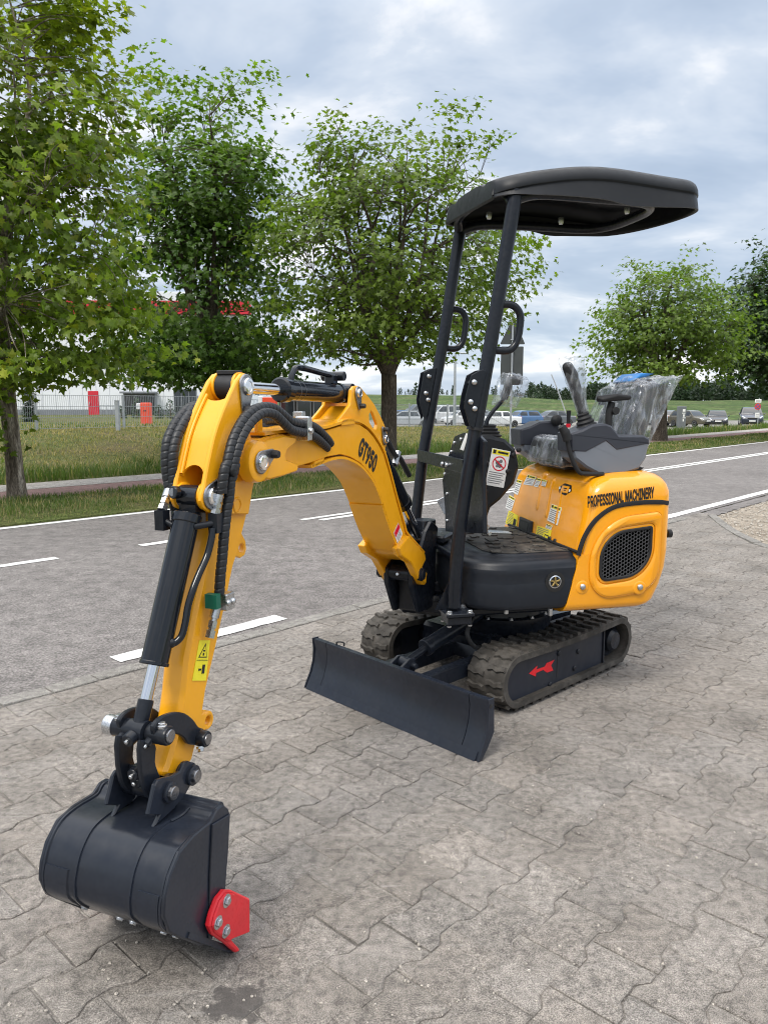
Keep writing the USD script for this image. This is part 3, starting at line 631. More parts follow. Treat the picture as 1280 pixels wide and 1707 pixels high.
# ------------------------------------------------------------------ trees
def leaf_shape(fine):
    if fine:
        h = [(.20, -.10), (.22, .10), (.50, .14), (.36, .32), (.54, .60), (.25, .52), (.15, .68)]
        ring = [(0, 0)] + h + [(0, 1.0)] + [(-x, y) for x, y in h[::-1]]
    else:
        h = [(.34, .0), (.28, .26), (.50, .58), (.18, .58)]
        ring = [(0, 0)] + h + [(0, 1.0)] + [(-x, y) for x, y in h[::-1]]
    V = [(0, .36, 0.0)] + [(x, y, .16 * abs(x) - .30 * y * y) for x, y in ring]; k = len(ring)
    return np.array(V, float), np.array([(0, 1 + i, 1 + (i + 1) % k) for i in range(k)])
LEAVES = {True: leaf_shape(True), False: leaf_shape(False)}
def leaf_cloud(C, nl, size, r, spread, fine, droop=.35, tonevar=.25, centre=None, flat=.55):
    V0, F0 = LEAVES[fine]; m = len(C) * nl
    base = np.repeat(C, nl, 0) + r.normal(0, 1, (m, 3)) * spread
    nrm = r.normal(0, flat, (m, 3)) + [0, 0, 1.0]
    if centre is not None:
        o = base - centre; o /= np.maximum(np.linalg.norm(o, axis=1, keepdims=True), 1e-6); nrm += .55 * o
    nrm /= np.linalg.norm(nrm, axis=1, keepdims=True)
    d = r.normal(0, 1, (m, 3)); d[:, 2] -= droop
    if centre is not None: d += .6 * o
    d -= nrm * (d * nrm).sum(1, keepdims=True); d /= np.linalg.norm(d, axis=1, keepdims=True)
    e = np.cross(d, nrm); sz = size * r.uniform(.6, 1.2, m)
    V = base[:, None] + sz[:, None, None] * (V0[None, :, :1] * e[:, None] + V0[None, :, 1:2] * d[:, None] + V0[None, :, 2:3] * nrm[:, None])
    tone = np.clip(r.normal(1, tonevar, m), .45, 1.7)
    return V, F0, tone, base
def tree(name, label, base, trunk_r, fork, crown, radii, nclus, nl, size, matname, seed, group=None, fine=False, bark='bark', stems=5, lean=(0, 0), nleafparts=0, gap=.40, spread=(.17, .17, .10), tint=None, extra=None, minz=None, hollow=0, ragged=.65, full=.0, skirt=0):
    r = np.random.default_rng(seed); base = np.asarray(base, float); T = thing(name, label, 'tree', base, group=group)
    crown = base + np.asarray(crown, float); radii = np.asarray(radii, float)
    C = []
    while len(C) < nclus:
        d = r.normal(0, 1, 3); d /= np.linalg.norm(d)
        q = crown + d * radii * (r.uniform() ** .42) * (1 - ragged * .45 + ragged * .9 * meshkit.noise(d * 2.6 + 7, seed)) * ([1 + full * max(0, -d[2]), 1 + full * max(0, -d[2]), 1])
        if meshkit.noise(q * 1.25, seed + 3) < gap * r.uniform(.55, 1.15): continue
        e_ = (q - crown) / radii
        if hollow and np.linalg.norm(e_) < .62 and e_[2] < .35 and r.uniform() < hollow: continue
        if minz is not None and q[2] < minz + .5 * meshkit.noise(q * 1.7, seed + 5): continue
        C.append(q)
    for _ in range(skirt):
        a_, r_ = r.uniform(0, 6.283), r.uniform() ** .5; C.append(crown + [radii[0] * 1.05 * r_ * math.cos(a_), radii[1] * 1.05 * r_ * math.sin(a_), 0]); C[-1][2] = minz + .35 * meshkit.noise(C[-1] * 1.7, seed + 5) + 1.25 * r.uniform()
    C = np.array(C)
    if extra is not None: C = np.vstack([C, extra])
    top = base + [lean[0], lean[1], fork]
    tp = [base + [0, 0, -.05], base + [lean[0] * .2, lean[1] * .2, fork * .22], base + [lean[0] * .55, lean[1] * .55, fork * .6], top]
    tk = tube(tp, [trunk_r * 1.38, trunk_r * 1.08, trunk_r, trunk_r * .95, trunk_r * .92], 14, 6)
    v, f = tk; ax = v - base; n_ = meshkit.fbm(np.c_[np.arctan2(ax[:, 1], ax[:, 0]) * 2.2, ax[:, 2] * 1.2, ax[:, 2] * 0 + seed], 3, seed) - .5
    cxy = np.array(tp)[0][:2]; v[:, :2] += (v[:, :2] - (base[:2] + np.outer(np.clip(ax[:, 2] / fork, 0, 1), lean))) * (n_ * .35)[:, None]
    trunk = obj('trunk', (v, f), bark, T, smooth=True)
    limbs, pts, rad = [], [], []
    # limbs: from the fork to points inside the crown
    for k in range(stems):
        a = 2 * np.pi * (k + r.uniform(-.25, .25)) / stems; rr = r.uniform(.30, .62) if k else .08
        e = crown + radii * [rr * math.cos(a), rr * math.sin(a), r.uniform(.15, .60)]
        m1 = top * .62 + e * .38 + np.r_[(e - top)[:2] * .16, 0] + r.normal(0, .05, 3); m2 = top * .25 + e * .75 + r.normal(0, .10, 3)
        r0 = trunk_r * r.uniform(.46, .64); pth = smooth_ring([top - [0, 0, .12], top + (m1 - top) * .3, m1, m2, e], 6, False)
        limbs.append(tube(pth, np.linspace(r0, r0 * .16, 8), 7, smooth=False)); pts.append(pth); rad.append(np.linspace(r0, r0 * .16, len(pth)))
        for b in range(5):
            i = int(len(pth) * r.uniform(.22, .85)); d = r.normal(0, 1, 3); d[2] = abs(d[2]) * .6 + .15; d[:2] += 1.1 * np.array([math.cos(a), math.sin(a)]); d /= np.linalg.norm(d)
            e2 = pth[i] + d * radii.mean() * r.uniform(.28, .55); p2 = smooth_ring([pth[i], pth[i] * .5 + e2 * .5 + r.normal(0, .07, 3), e2], 5, False); rb = rad[-1][min(i, len(rad[-1]) - 1)] * .5 if len(rad[-1]) == len(pth) else r0 * .3
            limbs.append(tube(p2, np.linspace(rb, rb * .3, 6), 5, smooth=False)); pts.append(p2); rad.append(np.linspace(rb, rb * .3, len(p2)))
    A = np.vstack(pts); AR = np.concatenate(rad)
    for q in C[:: 1 if len(C) < 900 else 2]:
        w = np.linalg.norm((A - q) * [1, 1, .8], axis=1) + np.where(A[:, 2] > q[2] + .15, .5, 0); i = int(np.argmin(w)); a = A[i]
        if not .08 < np.linalg.norm(q - a) < 1.1: continue
        mid = a * .45 + q * .55 + r.normal(0, .05, 3) + [0, 0, .04]
        limbs.append(tube([a, mid, q], [min(AR[i] * .55, .016), .008, .004], 4, 3))
    obj('branch', join(*limbs), bark, T, smooth=True)
    V, F0, tone, pos = leaf_cloud(C, nl, size, r, np.array(spread), fine, centre=crown)
    tone3 = np.repeat(tone[:, None], 3, 1)
    if tint is not None: tone3 = tone3 * tint(pos, r)
    m, k = V.shape[:2]; part = np.zeros(m, bool)
    if nleafparts:
        vis = inframe(pos, 0); dd = np.where(vis, np.linalg.norm(pos - _Cc, axis=1), 1e9); part[np.argsort(dd)[:nleafparts]] = True
        for i in np.nonzero(part)[0]:
            o = obj('leaf', (V[i], F0), matname, T, smooth=False); set_tone(o, np.repeat(tone3[i][None], k, 0))
    W = V[~part]; F = (np.arange(len(W))[:, None, None] * k + F0[None]).reshape(-1, 3)
    o = obj('crown', (W.reshape(-1, 3), F), matname, T, smooth=False, kind='stuff'); set_tone(o, np.repeat(tone3[~part], k, 0))
    return T
def tpos(x, y_depth):
    return ((x - 640) / 1280 * y_depth, y_depth)
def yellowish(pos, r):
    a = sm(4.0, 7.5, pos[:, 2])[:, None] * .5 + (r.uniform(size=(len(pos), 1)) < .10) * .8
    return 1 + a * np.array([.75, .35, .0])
ROW = 'street trees in a row along the road'
b1 = gp(30, 836)
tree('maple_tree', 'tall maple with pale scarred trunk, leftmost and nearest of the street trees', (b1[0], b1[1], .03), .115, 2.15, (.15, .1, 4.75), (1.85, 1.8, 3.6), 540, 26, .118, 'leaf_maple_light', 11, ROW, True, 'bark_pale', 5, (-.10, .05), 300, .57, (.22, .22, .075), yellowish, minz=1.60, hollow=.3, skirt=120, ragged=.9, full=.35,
     extra=np.array([[b1[0] + dx, b1[1] + dy, z] for dx, dy, z in ((-.3, -.6, 1.35), (-.15, -.5, 1.2), (-.35, -.45, 1.0), (-.2, -.6, .85), (-.3, -.5, .7), (.3, -.5, 1.6), (.6, -.4, 1.7), (1.0, -.4, 1.75), (1.3, -.5, 1.85), (-.05, -.55, 1.5), (-.45, -.55, 1.5), (-.4, -.6, 1.15), (-.3, -.65, .95), (-.42, -.5, .8), (-.25, -.6, 1.3), (-.15, -.62, 1.05), (-.5, -.5, 1.3), (-.35, -.6, 1.65), (-.1, -.6, 1.7), (.15, -.6, 1.75), (.45, -.5, 1.85), (.8, -.5, 1.9), (1.15, -.5, 1.95), (.3, -.4, 2.1), (.9, -.3, 2.1))]))
x, y = tpos(356, 17.5)
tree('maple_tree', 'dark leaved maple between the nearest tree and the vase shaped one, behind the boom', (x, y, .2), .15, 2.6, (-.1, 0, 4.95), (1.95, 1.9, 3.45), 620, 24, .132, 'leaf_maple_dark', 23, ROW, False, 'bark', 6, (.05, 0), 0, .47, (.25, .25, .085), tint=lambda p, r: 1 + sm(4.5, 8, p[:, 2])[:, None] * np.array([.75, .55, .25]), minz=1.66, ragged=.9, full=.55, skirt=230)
b3 = gp(648, 786)
tree('street_tree', 'vase shaped tree with many bare lower limbs behind the canopy posts', (b3[0], b3[1], .03), .165, 1.95, (.0, 0, 4.25), (2.6, 2.3, 2.55), 640, 24, .112, 'leaf_mid', 37, ROW, False, 'bark', 9, (0, 0), 0, .46, (.23, .23, .08), minz=2.1, hollow=.60, ragged=.85, full=.15, skirt=50)
b4 = gp(1097, 735)
tree('street_tree', 'round fresh green tree standing alone beyond the seat', (b4[0], b4[1], .03), .25, 2.2, (.15, 0, 4.0), (2.7, 2.6, 2.4), 480, 24, .155, 'leaf_fresh', 41, ROW, False, 'bark', 7, (0, 0), 0, .50, (.30, .30, .11), minz=1.95, hollow=.35, ragged=1.05, full=.1)
x, y = tpos(1302, 32.0)
tree('street_tree', 'large dark tree at the right edge of the view', (x, y, .0), .3, 2.4, (-.1, 0, 4.6), (2.7, 2.7, 3.2), 900, 22, .19, 'leaf_deep', 53, ROW, False, 'bark', 6, (0, 0), 0, .15, (.32, .32, .20), minz=1.9, full=.3)
# the small spruce on the lawn
x, y = tpos(54, 38.0); rs = np.random.default_rng(5)
sp = thing('spruce_tree', 'small blue green spruce on the lawn in front of the white hall', 'tree', (x, y, .45))
obj('trunk', rod((x, y, .45), (x, y, 2.7), .05, 8), 'bark', sp)
SV, SF = [], []
for i in range(1500):
    h = rs.uniform() ** 1.5; R = (1 - h) * .62 * (0.75 + .25 * math.sin(h * 60)); a = rs.uniform(0, 6.28); rr = R * rs.uniform(.3, 1)
    c = np.array([x + rr * math.cos(a), y + rr * math.sin(a), .5 + h * 2.25 - rr * .25]); d = np.array([math.cos(a), math.sin(a), -.35]); e = np.array([-math.sin(a), math.cos(a), 0])
    SV += [c - e * .05, c + e * .05, c + d * .22]; SF.append((3 * i, 3 * i + 1, 3 * i + 2))
o = obj('crown', (np.array(SV), np.array(SF)), 'spruce_needles', sp, smooth=False, kind='stuff'); set_tone(o, np.repeat(rs.uniform(.6, 1.3, 1500), 3))
# far forest and the loose trees on the crest
FV, FF, FT, n = [], [], [], 0
for i in range(760):
    if i < 610:
        u = rs.uniform(0, 1); px = 880 + 520 * u; Y = rs.uniform(285, 330); hgt = rs.uniform(3.6, 7.0) * (1 + .55 * (meshkit.noise(np.array([px / 30., 0, 0]), 3) - .5)) * (.78 + .22 * sm(930, 1010, px))
    elif i < 690:
        px = rs.uniform(660, 900); Y = rs.uniform(262, 275); hgt = rs.uniform(.8, 2.6) * (1.6 if rs.uniform() < .15 else 1)
    else:
        px = rs.uniform(-200, 660); Y = rs.uniform(262, 275); hgt = rs.uniform(1.0, 3.5)
    X = (px - 640) / 1280 * Y; s_, t_ = X * RD.f[0] + Y * RD.f[1], X * RD.l[0] + Y * RD.l[1]; z0 = float(terrain(s_, t_))
    m = 90; h = rs.uniform(.05, 1, m); R = hgt * .26 * np.sqrt(np.clip(1.02 - h, 0, 1)); a = rs.uniform(0, 6.28, m); rr = R * rs.uniform(.4, 1, m)
    c = np.stack([X + rr * np.cos(a), Y + rr * np.sin(a), z0 + h * hgt], 1); q = rs.normal(0, hgt * .075, (m, 3, 3)); FV.append((c[:, None] + q).reshape(-1, 3)); FF.append(np.arange(3 * m).reshape(-1, 3) + n); n += 3 * m; FT.append(np.repeat(np.clip(rs.normal(1, .2) * rs.uniform(.7, 1.3, m), .4, 1.6), 3))
o = obj('distant_forest', (np.vstack(FV), np.vstack(FF)), 'forest_foliage', smooth=False, kind='stuff', label='dark pine forest along the horizon'); set_tone(o, np.concatenate(FT))
# ------------------------------------------------------------------ fence on the bank
def fence_top(s):
    return 0.66 - 0.26 * sm(13, 20, s) - 0.40 * sm(24, 42, s)
TF = 20.7
posts = [6.2, 8.7, 11.2, 13.7, 16.2, 18.7, 21.2, 23.7, 26.2, 28.7, 31.2]
fence = thing('wire_fence', 'long galvanised wire mesh fence along the top of the grass bank', 'fence', rd(6.2, TF, .6))
for i in range(len(posts) - 1):
    a, b = posts[i], posts[i + 1]
    za, zb = float(terrain(a, TF)) + .02, float(terrain(b, TF)) + .02
    def pt(u, h): return rd(a + (b - a) * u, TF, za + (zb - za) * u + h)
    H = 0.92
    fp = obj('fence_panel', join(*[beam(pt(u, 0.03), pt(u, H), .006, .006, 0, up=tuple(RD.l)) for u in np.linspace(.02, .98, 44)]), 'galvanised', fence, smooth=False)
    for h in (.03, .32, .62, H): obj('rail', beam(pt(.01, h), pt(.99, h), .012, .014, 0), 'galvanised', fp, smooth=False)
    obj('post', beam(pt(0, -.3), pt(0, H + .03), .05, .05, .004, up=tuple(RD.l)), 'galvanised', fence)
p = gp(199, 757)
fp = thing('fence_post', 'bare grey fence post standing on the bank right of the nearest tree', 'post', (p[0], p[1], float(terrain(p @ RD.f, p @ RD.l))))
zb = float(terrain(p @ RD.f, p @ RD.l)); obj('post', cbox((p[0] - .05, p[1] - .05, zb - .1), (p[0] + .05, p[1] + .05, 1.46), .008), 'galvanised', fp); obj('cap', cbox((p[0] - .056, p[1] - .056, 1.462), (p[0] + .056, p[1] + .056, 1.478), .004), 'pillar_grey', fp)
# ------------------------------------------------------------------ the white hall
HB = Frame((-26.0, 61.0), 2.0)      # x along the facade, y away from us
hall = thing('white_hall', 'long white industrial hall with red roof band and grey plinth behind the trees', 'building', (-26, 61, .3))
Z0 = .35
def hbox(name, x0, x1, y0, y1, z0, z1, m, c=.01, parent=None): return obj(name, cbox((x0, y0, z0), (x1, y1, z1), c), m, parent or hall, HB)
L = 15.5
hbox('body', -3, L, 0, 16, Z0 - .5, 9.9, 'white_wall')
for i, x in enumerate(np.arange(-2.9, L - .9, 1.05)):
    hbox('wall_panel', x + .012, x + 1.038, -.06, -.004, Z0 + .55, 7.55, 'white_wall', .012)
hbox('plinth', -3, L, -.075, -.003, Z0 - .4, Z0 + .53, 'grey_wall')
hbox('roof_band', -3.15, L + .15, -.20, -.004, 8.25, 9.25, 'red_cladding', .03)
hbox('parapet', -3.1, L + .1, -.15, -.004, 9.26, 9.95, 'white_wall', .03)
def hx(px): return (px - 640) / 1280 * 61.0 + 26.0
d = hbox('red_door', hx(152), hx(169), -.10, -.062, Z0 + .1, 2.35, 'red_cladding')
obj('handle', cbox((hx(152) + .1, -.16, 1.3), (hx(152) + .14, -.101, 1.5)), 'galvanised', d, HB)
hbox('red_sign', hx(150), hx(160), -.12, -.062, 4.7, 5.3, 'red_cladding')
en = hbox('entrance', hx(212), hx(264), -.50, -.062, Z0 - .1, 2.15, 'grey_wall', .02)
for i in range(4):
    x0 = hx(212) + .08 + i * (hx(264) - hx(212) - .1) / 4; w_ = (hx(264) - hx(212) - .1) / 4 - .06
    obj('pane', cbox((x0, -.53, Z0 + .1), (x0 + w_, -.503, 2.05)), 'dark_glass', en, HB)
obj('canopy_roof', cbox((hx(210), -1.1, 2.16), (hx(266), -.07, 2.30)), 'grey_wall', en, HB)
for i, (a, b) in enumerate(((292, 330), (338, 380))):
    w_ = hbox('window', hx(a), hx(b), -.11, -.062, Z0 + .25, 2.55, 'grey_wall')
    n_ = 3
    for j in range(n_):
        x0 = hx(a) + .06 + j * (hx(b) - hx(a) - .06) / n_; obj('pane', cbox((x0, -.125, Z0 + .33), (x0 + (hx(b) - hx(a) - .06) / n_ - .06, -.112, 2.47)), 'dark_glass', w_, HB)
hbox('handrail', hx(178), hx(210), -1.2, -1.15, 1.2, 1.26, 'galvanised')
for i in range(4): hbox('handrail_post', hx(178) + i * .5, hx(178) + i * .5 + .04, -1.195, -1.155, Z0 - .2, 1.199, 'galvanised')
# clipped conifers by the entrance
for i, (px, hgt) in enumerate(((232, 1.35), (268, .9), (287, 1.25), (206, .8))):
    x, y = tpos(px, 46.0); s_ = thing('shrub', ('tall clipped conifer just left of the ticket pillar', 'small round conifer right of the ticket pillar', 'clipped conifer in front of the hall windows', 'low round conifer left of the hall entrance')[i], 'shrub', (x, y, .4), group='clipped conifers by the hall')
    m = 240; h = rs.uniform(0, 1, m); a = rs.uniform(0, 6.28, m); R = .30 * np.sqrt(np.sin(np.clip(h, .05, .97) * np.pi)) * (1.1 - .4 * h)
    c = np.stack([x + R * np.cos(a), y + R * np.sin(a), .38 + h * hgt], 1); V = (c[:, None] + rs.normal(0, .05, (m, 3, 3))).reshape(-1, 3)
    o = obj('foliage', (V, np.arange(3 * m).reshape(-1, 3)), 'spruce_needles', s_, smooth=False, kind='stuff'); set_tone(o, np.repeat(rs.uniform(.8, 1.6, m), 3)); obj('stem', rod((x, y, .3), (x, y, .38 + hgt * .8), .03, 6), 'bark', s_)
# ticket pillar with white box
def pillar(px, pyt, pyb, depth, w, name, label, m, cat):
    a, b = dp(px, pyb, depth), dp(px, pyt, depth); t = thing(name, label, cat, a)
    obj('body', cbox((a[0] - w / 2, a[1] - .15, a[2] - .15), (a[0] + w / 2, a[1] + .15, b[2]), .025), m, t); return t, a, b
t, a, b = pillar(245, 671, 713, 27.0, .33, 'ticket_pillar', 'orange red ticket pillar with a white box on its side behind the fence', 'totem_red', 'ticket pillar')
obj('reader_box', cbox((a[0] - .30, a[1] - .14, b[2] - .24), (a[0] - .167, a[1] + .08, b[2] - .02), .02), 'white_wall', t); obj('slot', cbox((a[0] - .05, a[1] - .156, b[2] - .30), (a[0] + .05, a[1] - .151, b[2] - .26), .001), 'ink', t)
t, a, b = pillar(451, 662, 715, 24.0, .42, 'barrier_post', 'red barrier cabinet with white top seen under the arm cylinder', 'totem_red', 'barrier')
obj('motor_box', cbox((a[0] - .34, a[1] - .16, b[2] - .24), (a[0] - .212, a[1] + .1, b[2] + .03), .02), 'white_wall', t)
# dark glazed booth seen between arm cylinder and boom
x0, x1 = dp(466, 700, 25.0)[0], dp(548, 700, 25.0)[0]; zt = dp(500, 655, 25.0)[2]
bo = thing('gate_booth', 'dark glazed gate booth seen between the arm cylinder and the boom', 'booth', (x0, 25, .3))
obj('body', cbox((x0, 25, .2), (x1, 27, zt), .03), 'ink', bo); obj('plinth', cbox((x0 - .02, 24.96, .15), (x1 + .02, 24.997, .62), .01), 'grey_wall', bo); obj('roof', cbox((x0 - .15, 24.8, zt + .003), (x1 + .15, 27.2, zt + .12), .02), 'grey_wall', bo)
w_ = (x1 - x0) / 3
for i in range(3):
    f_ = obj('window', cbox((x0 + i * w_ + .03, 24.97, .75), (x0 + (i + 1) * w_ - .03, 24.997, zt - .05), .004), 'pillar_grey', bo); obj('pane', cbox((x0 + i * w_ + .07, 24.955, .80), (x0 + (i + 1) * w_ - .07, 24.968, zt - .1), .002), 'dark_glass', f_)
# ------------------------------------------------------------------ signs and poles
p = dp(850, 745, 24.5); zg = float(terrain(p @ RD.f, p @ RD.l)); D = 24.5
sg_ = thing('road_sign', 'back of a triangular road sign over a rectangular plate on a grey pole', 'road sign', (p[0], p[1], zg))
obj('pole', rod((p[0], p[1], zg - .1), (p[0], p[1], dp(850, 533, D)[2]), .032, 12), 'galvanised', sg_)
x0, x1 = dp(835, 600, D)[0], dp(872.5, 600, D)[0]; zt, zb = dp(850, 577, D)[2], dp(850, 641, D)[2]; y = p[1] + .04
obj('plate', plate_y(rrect(x0, x1, zb, zt, .03, 4), y, y + .015, .003), 'sign_back', sg_)
zt2, zb2 = dp(850, 527, D)[2], dp(850, 573.5, D)[2]; xm = (x0 + x1) / 2
tri = sg.Polygon([(x0 - .04, zb2), (x1 + .05, zb2), (xm + .01, zt2)]).buffer(-.03).buffer(.03)
obj('triangle_plate', plate_y(tri, y, y + .015, .003), 'sign_back', sg_)
for z in (zb + .2, zt - .15, zb2 + .12): obj('clamp', cbox((p[0] - .06, p[1] - .045, z), (p[0] + .06, p[1] + .04, z + .035), .004), 'galvanised', sg_)
p = dp(757, 722, 46.0); zg = float(terrain(p @ RD.f, p @ RD.l))
lp = thing('street_lamp', 'slim grey lamp pole beyond the parked cars between the canopy posts', 'street lamp', (p[0], p[1], zg))
zt = dp(757, 592, 46)[2]
obj('pole', lathe((p[0], p[1], zg - .2), (0, 0, 1), [(0, .11), (1.2, .10), (zt - zg + .2, .06)], 12), 'galvanised', lp)
obj('bracket', tube([(p[0], p[1], zt - .05), (p[0] + .1, p[1], zt + .12), (p[0] + .45, p[1], zt + .15)], .03, 8), 'galvanised', lp); obj('lamp_head', cbox((p[0] + .3, p[1] - .1, zt + .07), (p[0] + .75, p[1] + .1, zt + .16), .03), 'galvanised', lp)
# pillar with emblem by the car park entry and no-stopping sign
a, b = dp(1134.5, 713, 60.0), dp(1134.5, 677, 60.0)
pl = thing('entry_pillar', 'dark grey entry pillar with white markings in front of the olive car', 'pillar', a)
obj('body', cbox((a[0] - .30, a[1] - .2, a[2] - .3), (a[0] + .30, a[1] + .2, b[2]), .03), 'pillar_grey', pl)
for i, (dx, z0, z1, w_) in enumerate(((.05, .22, .42, .20), (.03, .50, .56, .26), (.05, .62, .80, .12), (.08, .86, .92, .22), (.03, .98, 1.16, .10))):
    obj('white_mark', cbox((a[0] + dx - w_ / 2 + .06, a[1] - .206, b[2] - z1), (a[0] + dx + w_ / 2 + .06, a[1] - .2005, b[2] - z0), .001), 'sticker_white', pl)
D = 46.0; p = dp(1263, 712, D); zg = float(terrain(p @ RD.f, p @ RD.l))
ns = thing('no_stopping_sign', 'no stopping sign with white plates above and below in front of the dark off-roader', 'road sign', (p[0], p[1], zg))
obj('pole', rod((p[0], p[1] + .05, zg - .1), (p[0], p[1] + .05, dp(1263, 663, D)[2]), .03, 8), 'galvanised', ns)
c = dp(1263, 677.5, D); r_ = .19
dsk = obj('disc', plate_y(circle(c[0], c[2], r_, 28), p[1] - .004, p[1] + .01, .002), 'sticker_red', ns)
obj('disc_field', plate_y(circle(c[0], c[2], r_ * .78, 28), p[1] - .010, p[1] - .0045, .001), 'car_blue', dsk)
for k in (-1, 1): obj('cross_bar', beam((c[0] - .12, p[1] - .014 - .003 * k, c[2] - .12 * k), (c[0] + .12, p[1] - .014 - .003 * k, c[2] + .12 * k), .004, .05, .001, up=(k * -.7, 0, .7)), 'sticker_red', dsk)
for z0, z1, w_ in ((665, 671, .19), (688, 696, .13)):
    A, B = dp(1263, z1, D)[2], dp(1263, z0, D)[2]; pl_ = obj('plate', cbox((c[0] - w_, p[1] - .005, A), (c[0] + w_, p[1] + .01, B), .003), 'sticker_white', ns)
    for k in (1, 2): obj('text_bar', cbox((c[0] - w_ * .7, p[1] - .0085, A + (B - A) * k / 3 - .012), (c[0] + w_ * .7, p[1] - .0055, A + (B - A) * k / 3 + .012), .001), 'ink_grey', pl_)
